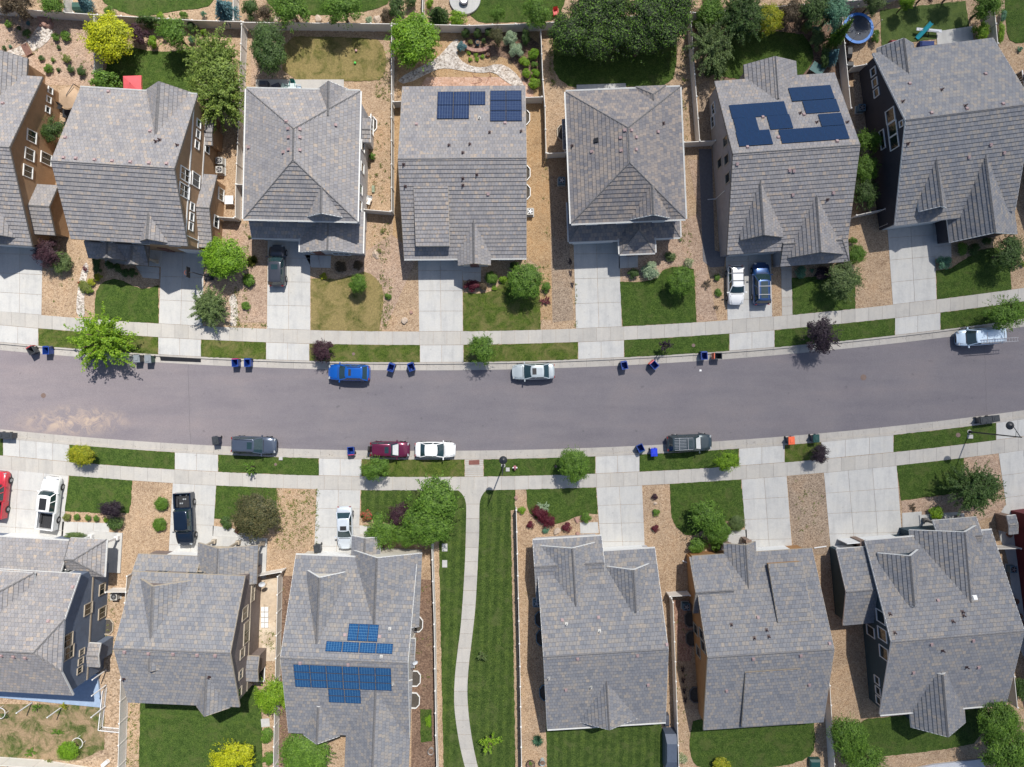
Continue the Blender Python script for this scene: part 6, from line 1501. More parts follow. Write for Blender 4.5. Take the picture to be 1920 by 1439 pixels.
c = P(197, 1432, .3); m = MB(); m.tube((-.4, 0, .25), (.4, 0, .25), .24, n=16); o = m.build('barrel', WHITE); o.location = (c.x, c.y, 0); o.rotation_euler = (0, 0, R(40)); tag(o, 'white barrel lying beside the fence at the south west', 'barrel')
# white pavers, dishes, toys
m = MB(); c = P(498, 1157, 0)
for i in range(4):
    for j in range(2): m.box((-.25 + j * .42, -.9 + i * .6, .1), (.36, .5, .18))
o = m.build('paver_stack', WHITE); o.location = (c.x, c.y, .015); tag(o, 'white blocks stacked on the flagstone side yard', 'blocks')
def dish(px, py, z, label, r=.35):
    c = P(px, py, z); root = empty('satellite_dish', (c.x, c.y, z - .4)); tag(root, label, 'satellite dish'); m = MB(); n = 20; prof = [(0, 0), (r * .5, .03), (r, .1)]
    q = Vector((.5, -.5, 1)).normalized().to_track_quat('Z', 'Y').to_matrix()
    V = [q @ Vector((a * math.cos(2 * math.pi * i / n), a * math.sin(2 * math.pi * i / n), b)) + Vector((0, 0, .4)) for a, b in prof for i in range(n)]
    m.mesh(V, [(k * n + i, k * n + (i + 1) % n, (k + 1) * n + (i + 1) % n, (k + 1) * n + i) for k in range(2) for i in range(n)], 0, True); m.build('dish', m_wht, root); m = MB(); m.tube((0, 0, -.6), (0, 0, .4), .03); m.build('mast', METAL, root)
dish(491, 1095, 2.0, 'grey satellite dish behind the taupe house fence'); dish(778, 1242, 2.9, 'pale satellite dish on the right wall of cream walled house', .3)
for x, y, lb, mt in ((668, 96, 'pale pink ball on the dry lawn', m_plain('ball_pink', (.6, .35, .35), .5)), (666, 119, 'small green ball on the dry lawn', m_plain('ball_green', (.1, .6, .1), .5)), (1314 / 1.0, 695 / 1.0, 'scrap of white paper lying on the asphalt', WHITE)):
    c = P(x, y, .1); m = MB()
    if 'ball' in lb:
        bm = bmesh.new(); bmesh.ops.create_uvsphere(bm, u_segments=14, v_segments=8, radius=.14); me = bpy.data.meshes.new('ball'); bm.to_mesh(me); bm.free(); me.materials.append(mt); o = bpy.data.objects.new('ball', me); COL.objects.link(o); o.location = (c.x, c.y, .19)
    else:
        m.mesh([(-.12, -.1, 0), (.12, -.1, .03), (.14, .1, 0), (-.1, .12, .04), (0, 0, .02)], [(0, 1, 4), (1, 2, 4), (2, 3, 4), (3, 0, 4)]); o = m.build('paper_scrap', mt); o.location = (c.x, c.y, -.1)
    tag(o, lb, 'litter' if 'paper' in lb else 'ball')
c = P(700, 355, .1); m = MB(); m.box((0, 0, .12), (.3, .75, .22)); m.box((0, .1, .25), (.22, .25, .04)); o = m.build('meter_box', m_plain('mbox', (.22, .27, .18), .6)); o.location = (c.x, c.y, 0); tag(o, 'small green grey box in the gravel beside hipped house', 'box')
c = P(692, 377, .3); root = empty('wheelbarrow', (c.x, c.y, 0), R(70)); tag(root, 'white wheelbarrow among garden clutter by short fence', 'wheelbarrow')
m = MB(); A_ = [(-.3, -.2, .3), (.3, -.2, .3), (.3, .2, .3), (-.3, .2, .3)]; B_ = [(-.45, -.32, .6), (.5, -.32, .6), (.5, .32, .6), (-.45, .32, .6)]; m.mesh(A_ + B_, [(0, 1, 5, 4), (1, 2, 6, 5), (2, 3, 7, 6), (3, 0, 4, 7), (0, 3, 2, 1)]); m.build('tub', WHITE, root); m = MB(); m.tube((.55, -.05, .18), (.55, .05, .18), .18, n=14); m.build('wheel', RUBBER, root)
for s_ in (-1, 1): m = MB(); m.bar((.5, s_ * .1, .2), (-.95, s_ * .28, .55), .04); m.build('handle', WOOD, root)
# garden hose in the court
hp_ = chaikin([(884, 158), (893, 157), (906, 153), (900, 147), (888, 144), (886, 137), (893, 130), (903, 128), (912, 131), (919, 139), (922, 145), (918, 142), (914, 152), (911, 158)], 3)
m = MB(); q = [Vector((*g2(*p), .04)) for p in hp_]
for a, b in zip(q, q[1:]): m.tube(a, b, .022, n=5, caps=False)
tag(m.build('garden_hose', m_plain('hose', (.25, .09, .07), .5)), 'looping thin hose lying on the pink court', 'hose')
for (pts, lb) in (([(1280, 1052), (1300, 1060), (1312, 1063)], 'pale downspout extension left of ochre house front'), ([(1527, 1028), (1550, 1025)], 'pale downspout extension between the two south driveways')):
    q = [P(x, y, .2) for x, y in pts]; m = MB()
    for a, b in zip(q, q[1:]): m.bar((a.x, a.y, .12), (b.x, b.y, .12), .11, .08)
    tag(m.build('drain_pipe', WHITE), lb, 'drain pipe')

# raised bed beyond the hedge, glass table
mb = MB(); quad_slabs(mb, [(1108, -40), (1142, -40), (1142, 22), (1108, 22)], 2, 3, 0, .05)
tag(mb.build('patio', CONC2), 'grey slab path behind the hedge trees at the top edge', 'patio', kind='structure')
c = P(1126, 2, .4); pb = empty('raised_planter', (c.x, c.y, .05)); tag(pb, 'cream framed raised planter box behind the hedge trees', 'planter')
m = MB()
for s_ in (-1, 1): m.box((s_ * .45, 0, .2), (.1, 1.6, .4)); m.box((0, s_ * .75, .2), (.8, .1, .4))
m.build('frame', WHITE, pb); m = MB(); m.box((0, 0, .16), (.8, 1.4, .3)); m.build('soil', MULCH, pb)
table(1533, 129, 1.5, 1.1, .72, m_plain('green_glass', (.08, .16, .15), .15), 'slanted green glass patio table behind the solar house', rz=-32)
# ------------------------------------------------------------------ plants
FOL = {}; FB = dict(bright=1.05, green=1.2, hedge=1.5, purple=1.2, blackpurple=1.1, burgundy=1.15, yellow=1.25, pale=1.15, redfl=1.1, gold=1.2, lime=1.08)
def fol(k, c1, c2, c3=None, t=.3):
    s = FB.get(k, 1.3); c3 = c3 or gray(c2, 1.35); c1, c2, c3 = [(q[0] * 1.12, q[1] * .97, q[2] * .88) if k not in ('blue', 'teal', 'pale', 'bronze', 'brown', 'purple', 'blackpurple', 'burgundy', 'gold', 'yellow', 'olive', 'redfl') else q for q in (c1, c2, c3)]; FOL[k] = m_foliage('leaves_' + k, gray(c1, s * .9), gray(c2, s), gray(c3, s), t)
fol('bright', (.075, .19, .012), (.14, .31, .02), (.22, .42, .035)); fol('green', (.045, .115, .016), (.085, .19, .026), (.14, .27, .045))
fol('dark', (.026, .062, .018), (.048, .10, .028), (.08, .15, .042)); fol('olive', (.055, .09, .028), (.095, .14, .045), (.15, .20, .07))
fol('yellow', (.18, .22, .006), (.33, .36, .010), (.50, .50, .02)); fol('lime', (.085, .20, .012), (.15, .31, .02), (.25, .42, .04))
fol('gold', (.14, .18, .012), (.25, .29, .014), (.42, .36, .03)); fol('purple', (.030, .015, .022), (.055, .024, .036), (.095, .045, .055))
fol('blackpurple', (.020, .014, .022), (.036, .024, .036), (.06, .04, .055)); fol('burgundy', (.06, .008, .018), (.11, .014, .028), (.17, .03, .04))
fol('bronze', (.045, .055, .022), (.078, .078, .032), (.12, .105, .045)); fol('pale', (.16, .23, .14), (.26, .35, .21), (.40, .48, .32))
fol('blue', (.05, .12, .13), (.09, .18, .20), (.15, .27, .29)); fol('teal', (.05, .13, .08), (.09, .2, .12), (.15, .28, .18))
fol('redfl', (.04, .11, .02), (.09, .16, .04), (.9, .02, .1)); fol('brown', (.05, .04, .025), (.09, .065, .04), (.13, .1, .06))
fol('hedge', (.016, .020, .018), (.028, .060, .018), (.10, .22, .026)); fol('feather', (.07, .13, .025), (.12, .2, .04), (.19, .28, .07))
fol('whitefl', (.07, .13, .05), (.2, .28, .15), (.6, .62, .5)); fol('weed', (.08, .12, .03), (.12, .17, .04), (.2, .24, .08))

def leaf_quad(m, p, n, sz, rg, asp=1.6):
    n = n.normalized(); t = n.cross(Vector((rg.uniform(-1, 1), rg.uniform(-1, 1), rg.uniform(-1, 1)))).normalized(); b = n.cross(t)
    a = sz * asp / 2; c = sz / 2; f = sz * .12
    m.poly([p - t * a, p - b * c + n * f, p + t * a, p + b * c + n * f])
def crown(kind, seed):
    rg = random.Random(seed); m = MB()
    def rdir(zmin=-1):
        while 1:
            v = Vector((rg.gauss(0, 1), rg.gauss(0, 1), rg.gauss(0, 1))).normalized()
            if v.z > zmin: return v
    if kind in ('dense', 'open', 'shrub', 'clip'):
        nl, n, sz = dict(dense=(52, 15000, .042), open=(34, 9500, .046), shrub=(18, 2600, .085), clip=(12, 2600, .075))[kind]
        lumps = []
        for i in range(nl):
            d = rdir(-.35); rr = rg.uniform(.60, .80) if kind != 'clip' else .62
            if kind == 'open': rr = rg.uniform(.42, .86)
            lr = rg.uniform(.20, .32) if kind in ('dense', 'open') else rg.uniform(.28, .42)
            lumps.append((d * rr, lr))
        for i in range(nl // 4):
            d = rdir(.55); lumps.append((d * rg.uniform(.35, .72), .3))
        nl = len(lumps)
        for i in range(n):
            c, lr = lumps[rg.randrange(nl)]
            if rg.random() < .12: c = c * rg.uniform(.1, .7)
            d = rdir(-.8); k = rg.random() ** .35; p = c + d * lr * k
            if p.length > 1.08 and kind != 'open': p *= 1.05 / p.length
            nn = (d * .9 + c.normalized() * .5 + Vector((0, 0, .8)) + rdir() * .6)
            leaf_quad(m, p, nn, sz * rg.uniform(.55, 1.35), rg)
        if kind in ('open', 'dense'):      # stray twigs break the outline
            for i in range(40 if kind == 'dense' else 60):
                d = rdir(-.2); r0 = rg.uniform(.86, 1.0)
                for j in range(9):
                    p = d * (r0 + j * .022) + rdir() * .035; leaf_quad(m, p, rdir() + Vector((0, 0, .8)), sz * rg.uniform(.6, 1.2), rg)
    elif kind == 'feathery':
        for i in range(210):
            d = rdir(-.25); d.z = abs(d.z) * .9; d.normalize(); L_ = rg.choice((rg.uniform(.45, .9), rg.uniform(.8, 1.1))); bend = rdir() * .4; n = int(85 * L_)
            for j in range(n):
                t = .12 + .88 * j / n; p = d * L_ * t + bend * t * t + rdir() * .07 * (1.2 - t * .5) + Vector((0, 0, -.18 * t * t)); leaf_quad(m, p, Vector((0, 0, 1)) + rdir() * .9, rg.uniform(.024, .05), rg, 2.4)
    elif kind == 'spiky':
        for i in range(260):
            d = rdir(.0); d.z = d.z * .8 + .12; d.normalize(); L_ = rg.uniform(.6, 1.05); side = d.cross(Vector((0, 0, 1))).normalized() * .028
            m.poly([-side * .9, side * .9, d * L_ * .6 + side + Vector((0, 0, .05)), d * L_ - Vector((0, 0, .1)), d * L_ * .6 - side + Vector((0, 0, .05))])
    elif kind == 'conifer':
        for w_ in range(17):
            z = -.9 + 1.85 * w_ / 16; rr = max(.06, 1.0 * (1 - (w_ / 16.5)) ** .8); nb = max(5, int(20 * rr) + 3); a0 = rg.uniform(0, 6)
            for b_ in range(nb):
                a = a0 + 2 * math.pi * b_ / nb + rg.uniform(-.15, .15); L_ = rr * rg.uniform(.8, 1.1); n = int(60 * rr) + 8
                for j in range(n):
                    t = (j + 1) / n; p = Vector((math.cos(a) * L_ * t, math.sin(a) * L_ * t, z + .1 - .18 * t)) + rdir() * .05; leaf_quad(m, p, Vector((0, 0, 1)) + rdir() * .7, rg.uniform(.04, .075), rg, 1.8)
    elif kind == 'sparse':
        for i in range(22):
            d = rdir(-.1); L_ = rg.uniform(.4, 1.0)
            for j in range(24):
                p = d * L_ * rg.uniform(.5, 1.05) + rdir() * .10; leaf_quad(m, p, Vector((0, 0, 1)) + rdir() * .8, rg.uniform(.06, .12), rg)
    me = m.build('crown_' + kind, FOL['green'], data_only=True); return me
PROTO = {}
for kd, cnt in (('dense', 3), ('open', 3), ('shrub', 3), ('clip', 2), ('feathery', 2), ('spiky', 1), ('conifer', 1), ('sparse', 2)):
    PROTO[kd] = [crown(kd, 11 + i * 7) for i in range(cnt)]
def trunk_mesh(seed):
    rg = random.Random(seed); m = MB(); m.tube((0, 0, 0), (.02, .01, .55), .055, .04, 8)
    for i in range(7):
        a = i * 2 * math.pi / 7 + rg.uniform(-.3, .3); z0 = rg.uniform(.35, .55); mid = Vector((math.cos(a) * .16, math.sin(a) * .16, z0 + .17)); end = Vector((math.cos(a) * rg.uniform(.3, .42), math.sin(a) * rg.uniform(.3, .42), rg.uniform(.75, .95)))
        m.tube((.02, .01, z0), mid, .028, .018, 6); m.tube(mid, end, .018, .006, 6)
        m.tube(mid, mid + Vector((rg.uniform(-.15, .15), rg.uniform(-.15, .15), .25)), .012, .004, 5)
    return m.build('trunk', BARK, data_only=True)
TRK = [trunk_mesh(3), trunk_mesh(8)]
prg = random.Random(77)
def inst(name, me, mat, parent=None):
    o = bpy.data.objects.new(name, me); COL.objects.link(o)
    o.material_slots[0].link = 'OBJECT'; o.material_slots[0].material = mat
    if parent: o.parent = parent
    return o
def tree(px, py, r, h, kind, col, label, ry=None, rot=None, cat='tree', name='tree', group=None, base=.25):
    zb = h * base; rz = (h - zb) / 2; zc = h - rz; k = .06 * (CAMH - zc) / CAMH; rx_ = r * k * 1.1; ry_ = (ry or r) * k * 1.1
    c = P(px, py, zc); root = empty(name, (c.x, c.y, 0)); tag(root, label, cat, group)
    cr = inst('crown', prg.choice(PROTO[kind]), FOL[col], root); cr.location = (0, 0, zc); a = prg.uniform(0, 6.28) if ry is None and rot is None else R(rot or 0)
    cr.scale = (rx_, ry_, rz); cr.rotation_euler = (0, 0, a)
    t = bpy.data.objects.new('trunk', prg.choice(TRK)); COL.objects.link(t); t.parent = root; t.scale = (max(rx_, ry_) * 1.6, max(rx_, ry_) * 1.6, h * .93); t.rotation_euler = (0, 0, prg.uniform(0, 6))
    return root
def shrub(px, py, r, h, kind, col, label, ry=None, rot=0, cat='shrub', name='shrub', group=None):
    rz = h / 2; zc = rz * (.95 if kind != 'spiky' else .1); k = .06 * (CAMH - zc) / CAMH; c = P(px, py, zc)
    o = inst(name, prg.choice(PROTO[kind]), FOL[col]); o.location = (c.x, c.y, zc); o.scale = (r * k, (ry or r) * k, rz if kind != 'spiky' else h); o.rotation_euler = (0, 0, prg.uniform(0, 6.28) if ry is None else R(rot))
    return tag(o, label, cat, group)
T, Sh = tree, shrub
# back gardens of the north row
T(205, 72, 43, 4.2, 'dense', 'yellow', 'round golden yellow tree by the north fence')
Sh(262, 66, 19, 2.2, 'shrub', 'purple', 'dark purple shrub right of the golden yellow tree')
T(328, 64, 30, 4.5, 'open', 'green', 'mid green tree right of the dark purple shrub')
T(402, 112, 42, 5.5, 'feathery', 'feather', 'upper crown of the big feathery olive tree', ry=48); T(412, 185, 48, 6.0, 'feathery', 'feather', 'big feathery olive tree above the tan house side yard', ry=52); T(405, 150, 46, 5.4, 'open', 'feather', 'broad olive tree standing between the two feathery ones')
Sh(197, 153, 32, 2.6, 'shrub', 'green', 'leafy green shrub left of the red parasol', ry=20)
Sh(282, 43, 26, 2.2, 'shrub', 'dark', 'dark hedge shrub on the fence behind the purple shrub', ry=11, rot=-4); Sh(308, 66, 7, 1.2, 'clip', 'blue', 'small pale blue shrub left of the mid green tree'); Sh(288, 80, 11, 1.4, 'shrub', 'lime', 'small lime shrub below the purple one')
Sh(362, 52, 12, 1.4, 'shrub', 'dark', 'small dark shrub at the fence right of mid green tree'); Sh(383, 62, 7, .9, 'shrub', 'lime', 'tiny lime shrub near the feathery tree top'); Sh(360, 75, 8, .9, 'clip', 'teal', 'tiny grey green shrub left of the feathery tree')
T(30, 10, 30, 4, 'open', 'brown', 'brownish green tree at the top left corner', ry=26); T(99, 10, 22, 3.5, 'open', 'green', 'green tree at the top edge beside the dark green box')
T(155, 4, 13, 2.5, 'conifer', 'blue', 'small blue spruce at the top edge near dark box', name='conifer', cat='conifer'); T(418, 15, 21, 3.5, 'conifer', 'blue', 'larger blue spruce beyond the fence above feathery tree', name='conifer', cat='conifer')
Sh(206, 23, 11, 1.0, 'shrub', 'green', 'low green shrub against the back fence above golden tree'); Sh(345, 29, 8, 1.0, 'shrub', 'green', 'small round shrub on the gravel above mid green tree'); Sh(382, 27, 6, .9, 'clip', 'teal', 'tiny blue green shrub left of the larger spruce')
Sh(301, 30, 8, .5, 'clip', 'lime', 'bright low dome shrub at the back fence')
for x, y, r_, c_, lb in ((15, 46, 8, 'green', 'at the far left above the stream'), (35, 53, 5, 'dark', 'second from left above the stream'), (51, 64, 9, 'dark', 'left of the stream bed bend'), (53, 44, 5, 'blue', 'bluish, left of the reddish boulders'), (104, 70, 8, 'green', 'right of the stream bed'), (123, 68, 10, 'green', 'tall narrow, right of the stream bed'),
                          (7, 90, 5, 'dark', 'at the far left below the stream'), (19, 87, 4, 'teal', 'tiny, near the far left'), (78, 110, 6, 'dark', 'first of the lower scatter'), (100, 113, 5, 'green', 'second of the lower scatter'), (110, 89, 5, 'dark', 'lone one right of the stream'), (91, 129, 9, 'green', 'roundest of the lower scatter'), (110, 131, 5, 'dark', 'beside the roundest one'), (124, 111, 9, 'weed', 'wispy, upper right of the scatter'), (132, 130, 8, 'dark', 'below the wispy one'), (152, 133, 10, 'dark', 'rightmost near the fence stub')):
    Sh(x, y, r_, r_ * .09, 'shrub' if r_ > 5 else 'clip', c_, 'small garden shrub ' + lb)
T(100, 245, 19, 3.2, 'open', 'dark', 'small dark tree between the two tan houses', ry=23)
T(504, 92, 31, 4.8, 'dense', 'dark', 'dark green tree at the left of the dry lawn', ry=46, rot=8)
T(545, 18, 34, 4.6, 'open', 'green', 'left one of two leafy trees beyond the back fence'); T(640, 16, 36, 4.6, 'open', 'green', 'right one of two leafy trees beyond the back fence', ry=30)
Sh(470, 20, 16, 2.2, 'shrub', 'dark', 'dark evergreen shrub beyond the fence, first right of the spruce', ry=20); Sh(498, 26, 16, 1.6, 'shrub', 'brown', 'brownish shrub beside the dark evergreen one'); Sh(692, 38, 8, .8, 'clip', 'pale', 'pale grey green dome shrub by the buff gravel')
Sh(724, 30, 13, 1.4, 'shrub', 'brown', 'low brownish shrub left of the thin white fence'); Sh(745, 18, 17, 2.4, 'shrub', 'dark', 'dark shrub above the bright round tree', ry=24); Sh(770, 4, 12, 1.6, 'shrub', 'dark', 'dark shrub at the top edge by thin white fence')
T(777, 76, 46, 5.0, 'dense', 'bright', 'big bright green round tree beside the garden court')
T(821, 26, 20, 3.0, 'conifer', 'dark', 'dark green pine left of the round white patio', name='conifer', cat='conifer'); Sh(857, 35, 21, 1.6, 'shrub', 'lime', 'lime green shrub below the round white patio', ry=14); Sh(806, 8, 9, 1.2, 'shrub', 'lime', 'small yellow green shrub behind the dark pine')
T(933, 27, 14, 2.6, 'open', 'green', 'small green tree on the lawn right of round patio'); T(1006, 25, 26, 3.8, 'open', 'green', 'light green tree overhanging the fence near red chair')
Sh(866, 88, 11, 1.1, 'clip', 'blue', 'blue dwarf spruce at the planter wall'); Sh(956, 73, 16, 1.6, 'clip', 'pale', 'upper half of the pale silvery double bush'); Sh(968, 96, 16, 1.5, 'clip', 'pale', 'lower half of the pale silvery double bush')
T(932, 70, 14, 2.4, 'open', 'bronze', 'bronze leaved small tree left of the silvery bush', ry=16)
Sh(985, 70, 10, 2.0, 'shrub', 'dark', 'upright dark shrub right of the silvery bush', ry=15); Sh(1000, 102, 11, 1.2, 'shrub', 'bright', 'bright green shrub by fence, topmost of the perennials'); Sh(983, 117, 11, 1.0, 'shrub', 'lime', 'lime perennial left of the fence shrubs'); Sh(987, 138, 9, .9, 'shrub', 'lime', 'second lime perennial below the first'); Sh(1002, 122, 7, .8, 'shrub', 'green', 'small green perennial between bright shrubs'); Sh(1003, 139, 9, 1.0, 'shrub', 'bright', 'bright perennial against the fence'); Sh(1001, 157, 15, 1.1, 'shrub', 'lime', 'large lime perennial nearest the ranch house', ry=10)
for x in (873, 895, 917): Sh(x, 63, 9, 1.3, 'shrub', 'dark', 'dark shrub in a row of three along the fence behind the court', group='row of three dark fence shrubs')
for x, y, lb in ((879, 99, 'first below the planter wall'), (882, 112, 'lowest left below planter wall'), (894, 111, 'lowest middle below planter wall'), (905, 107, 'lowest right below planter wall'), (892, 103, 'centre below planter wall')): Sh(x, y, 5, .35, 'clip', 'lime', 'tiny mossy cushion plant ' + lb)
Sh(905, 92, 4, .5, 'clip', 'burgundy', 'tiny magenta flower clump on the planter wall'); Sh(907, 78, 5, .8, 'shrub', 'dark', 'tiny dark plant right of the blue pot'); Sh(882, 80, 5, .5, 'shrub', 'weed', 'tiny pale plant left of the blue pot')
# the tall hedge
for i, (x, y, r_, h_, lb) in enumerate(((1072, 62, 40, 5.2, 'leftmost'), (1108, 32, 42, 5.6, 'second, reaching over the fence'), (1120, 80, 34, 5.0, 'front one second from left'), (1158, 66, 38, 5.4, 'middle front one'), (1150, 22, 34, 5.5, 'middle back one'), (1200, 78, 34, 5.0, 'front one right of middle'), (1212, 34, 44, 5.8, 'tall back one right of middle'), (1250, 62, 38, 5.4, 'front right one'), (1262, 24, 38, 5.6, 'rightmost back one'))):
    T(x, y, r_, h_, 'open' if i % 2 else 'dense', 'hedge', 'dark tree with green tips in the tall hedge, ' + lb, group='dark hedge trees behind the shaded lawn')
T(1330, 25, 30, 4.5, 'open', 'green', 'green tree beyond the fence right of the hedge')
T(1335, 87, 34, 4.8, 'feathery', 'olive', 'grey olive tree above the shaded lawn, left', ry=46); Sh(1318, 52, 13, 1.8, 'clip', 'blue', 'blue green bush behind the grey olive tree')
T(1388, 30, 42, 5.4, 'feathery', 'dark', 'large dark feathery tree at the back of shaded lawn'); T(1392, 34, 34, 4.8, 'dense', 'dark', 'dense dark tree inside the large feathery one'); T(1441, 38, 26, 3.8, 'dense', 'gold', 'yellow green tree in the middle of the back planting')
T(1485, 28, 24, 3.8, 'open', 'brown', 'brownish bare looking tree right of the yellow green tree', ry=28); T(1528, 18, 30, 5.0, 'open', 'dark', 'dark tree at the top edge right of brownish tree', ry=36); T(1563, 22, 28, 5.0, 'open', 'teal', 'blue green tree at the top edge left of trampoline', ry=36)
T(1580, 58, 24, 5.5, 'conifer', 'green', 'slim green conifer leaning over the trampoline fence', ry=14, rot=45, name='conifer', cat='conifer'); T(1563, 103, 14, 3.0, 'conifer', 'blue', 'blue spruce beside the fence below trampoline', name='conifer', cat='conifer')
Sh(1532, 78, 15, 1.8, 'shrub', 'olive', 'olive shrub at the right edge of shaded lawn', ry=20); Sh(1546, 108, 13, 2.0, 'shrub', 'dark', 'dark shrub below the olive one', ry=20); Sh(1512, 52, 11, 1.4, 'shrub', 'weed', 'shrub with pale flowers above the olive one'); Sh(1530, 58, 10, 1.0, 'clip', 'teal', 'small teal shrub near pale flowers')
Sh(1338, 132, 20, 1.6, 'shrub', 'dark', 'low dark shrub at the foot of the grey olive tree'); T(1638, 4, 24, 4.0, 'open', 'olive', 'olive tree at the top edge above artificial turf'); T(1700, 6, 13, 3, 'dense', 'bright', 'small bright tree at the top edge above turf'); T(1742, -16, 20, 3.6, 'open', 'blackpurple', 'dark purple tree at the top edge above turf', ry=18); T(1792, -18, 20, 3.6, 'open', 'dark', 'dark tree at the top edge above turf right part')
T(1851, 10, 26, 4.2, 'open', 'green', 'green tree at the top edge left of tall fence'); Sh(1838, 59, 17, 1.5, 'shrub', 'lime', 'yellow green shrub beside the white patio slab'); Sh(1641, 70, 8, 1.2, 'shrub', 'green', 'small shrub between trampoline and turf', ry=14)
Sh(1876, 62, 8, 1.0, 'shrub', 'lime', 'lime strip planting along the tall fence', ry=20); Sh(1880, 30, 7, .9, 'shrub', 'teal', 'bluish perennial at the upper end of the strip planting', ry=12); Sh(1912, 92, 6, .5, 'clip', 'teal', 'small grey green tuft on the gravel at far east')
T(1626, 267, 22, 3.6, 'open', 'green', 'green tree between solar house and black walled house, topmost'); T(1622, 318, 22, 3.4, 'dense', 'green', 'leafy tree between solar house and black walled house, middle', ry=26); T(1622, 362, 22, 3.2, 'open', 'dark', 'dark tree between solar house and black walled house, lowest', ry=28)
Sh(1638, 358, 4, .6, 'clip', 'redfl', 'tiny red flowering plant by the black wall'); Sh(1555, 118, 8, 1.0, 'shrub', 'teal', 'teal shrub near the slanted glass table')
# front gardens of the north row
T(88, 474, 24, 2.8, 'open', 'purple', 'dark purple leaved tree beside the far west driveway'); Sh(112, 492, 23, 1.7, 'dense', 'olive', 'round olive bush below the dark purple tree')
Sh(162, 537, 14, .8, 'shrub', 'weed', 'wispy green perennial beside the white stones'); Sh(171, 530, 9, .6, 'clip', 'gold', 'yellow flowering clump, upper'); Sh(168, 545, 8, .6, 'clip', 'lime', 'lime clump in the white stone bed, lower'); Sh(184, 520, 9, .9, 'clip', 'gold', 'golden clump at the top of the wavy lawn'); Sh(149, 531, 4, .5, 'clip', 'redfl', 'tiny red flower clump by the white stones'); Sh(160, 504, 7, .5, 'sparse', 'burgundy', 'small reddish sparse plant above the white stones')
for i, (x, y) in enumerate(((182, 491), (183, 505), (206, 497), (222, 503), (236, 512), (250, 512))): Sh(x, y, 9, 1.0, 'shrub', 'dark', 'dark shrub in the shaded bed under the small porch', group='dark shrubs in the shaded porch bed')
T(421, 482, 39, 4.0, 'dense', 'bright', 'bright green round tree beside the basketball hoop'); T(393, 577, 32, 3.0, 'feathery', 'olive', 'spiky olive tree near the pavement'); T(394, 577, 26, 2.7, 'dense', 'olive', 'inner leafy crown of the spiky olive tree')
Sh(467, 526, 16, 1.0, 'spiky', 'green', 'tufty green shrub right of the bright round tree, lower'); Sh(468, 526, 12, 1.0, 'shrub', 'green', 'leafy heart of the lower tufty shrub'); Sh(473, 490, 15, .9, 'spiky', 'weed', 'tufty brownish shrub, upper'); Sh(461, 574, 9, .6, 'shrub', 'green', 'small green shrub near the driveway edge'); Sh(468, 445, 4, .4, 'clip', 'weed', 'tiny weed in the pink gravel')
T(671, 532, 17, 2.6, 'dense', 'green', 'small round lollipop tree on the dry front lawn'); Sh(606, 518, 8, .5, 'clip', 'gold', 'small golden clump at the lawn corner'); Sh(639, 500, 12, .9, 'shrub', 'brown', 'brownish shrub beside the gabled porch'); Sh(672, 498, 10, .9, 'shrub', 'brown', 'second brownish shrub at the house corner')
Sh(718, 433, 7, .4, 'sparse', 'weed', 'weeds in the gravel by the downspout, upper'); Sh(711, 470, 6, .4, 'sparse', 'weed', 'weeds in the gravel by the downspout, lower'); Sh(698, 293, 7, .8, 'shrub', 'green', 'small green shrub at the shaded hipped house wall'); Sh(728, 556, 7, .6, 'shrub', 'green', 'small green tuft at the edge of the dry front lawn'); Sh(706, 328, 4, .4, 'sparse', 'weed', 'tiny weed in the narrow side yard')
Sh(885, 537, 16, 1.1, 'shrub', 'burgundy', 'burgundy shrub at the corner of the ranch lawn', ry=12); Sh(905, 537, 9, .9, 'shrub', 'brown', 'brown leaved shrub right of the burgundy one'); Sh(922, 521, 13, 1.1, 'dense', 'green', 'round green shrub beside the porch steps'); Sh(943, 524, 8, .7, 'shrub', 'lime', 'lime shrub right of the round green one'); Sh(927, 540, 6, .4, 'clip', 'lime', 'low lime cushion at the lawn edge')
T(984, 528, 33, 3.6, 'dense', 'green', 'leafy green tree on the ranch house lawn'); Sh(1024, 540, 9, .9, 'shrub', 'green', 'small green shrub right of the leafy tree', ry=12); Sh(1023, 564, 12, .5, 'sparse', 'burgundy', 'reddish sparse plant on the tan gravel'); Sh(964, 499, 9, .8, 'shrub', 'dark', 'dark shrub under the ranch house eave')
Sh(1220, 508, 20, 1.5, 'clip', 'pale', 'round silvery green bush in front of the hipped porch'); Sh(1187, 514, 11, .9, 'shrub', 'dark', 'dark round shrub left of the silvery bush'); T(1276, 527, 26, 3.0, 'dense', 'green', 'round green tree casting shade on the dark lawn'); Sh(1257, 481, 11, .8, 'shrub', 'olive', 'olive tufty shrub above the silvery bush'); Sh(1292, 493, 11, .8, 'clip', 'whitefl', 'white flowering shrub right of the olive tufty one')
Sh(1276, 449, 5, .4, 'sparse', 'green', 'tiny weed right of the hipped roof corner'); Sh(1344, 520, 7, .5, 'shrub', 'green', 'upper tiny green shrub left of white crossover'); Sh(1347, 549, 8, .5, 'shrub', 'green', 'lower tiny green shrub left of white crossover'); Sh(1324, 533, 11, .3, 'sparse', 'brown', 'dead brown plant in the pinkish gravel'); Sh(1343, 577, 6, .3, 'sparse', 'brown', 'dead brown tuft near the pavement')
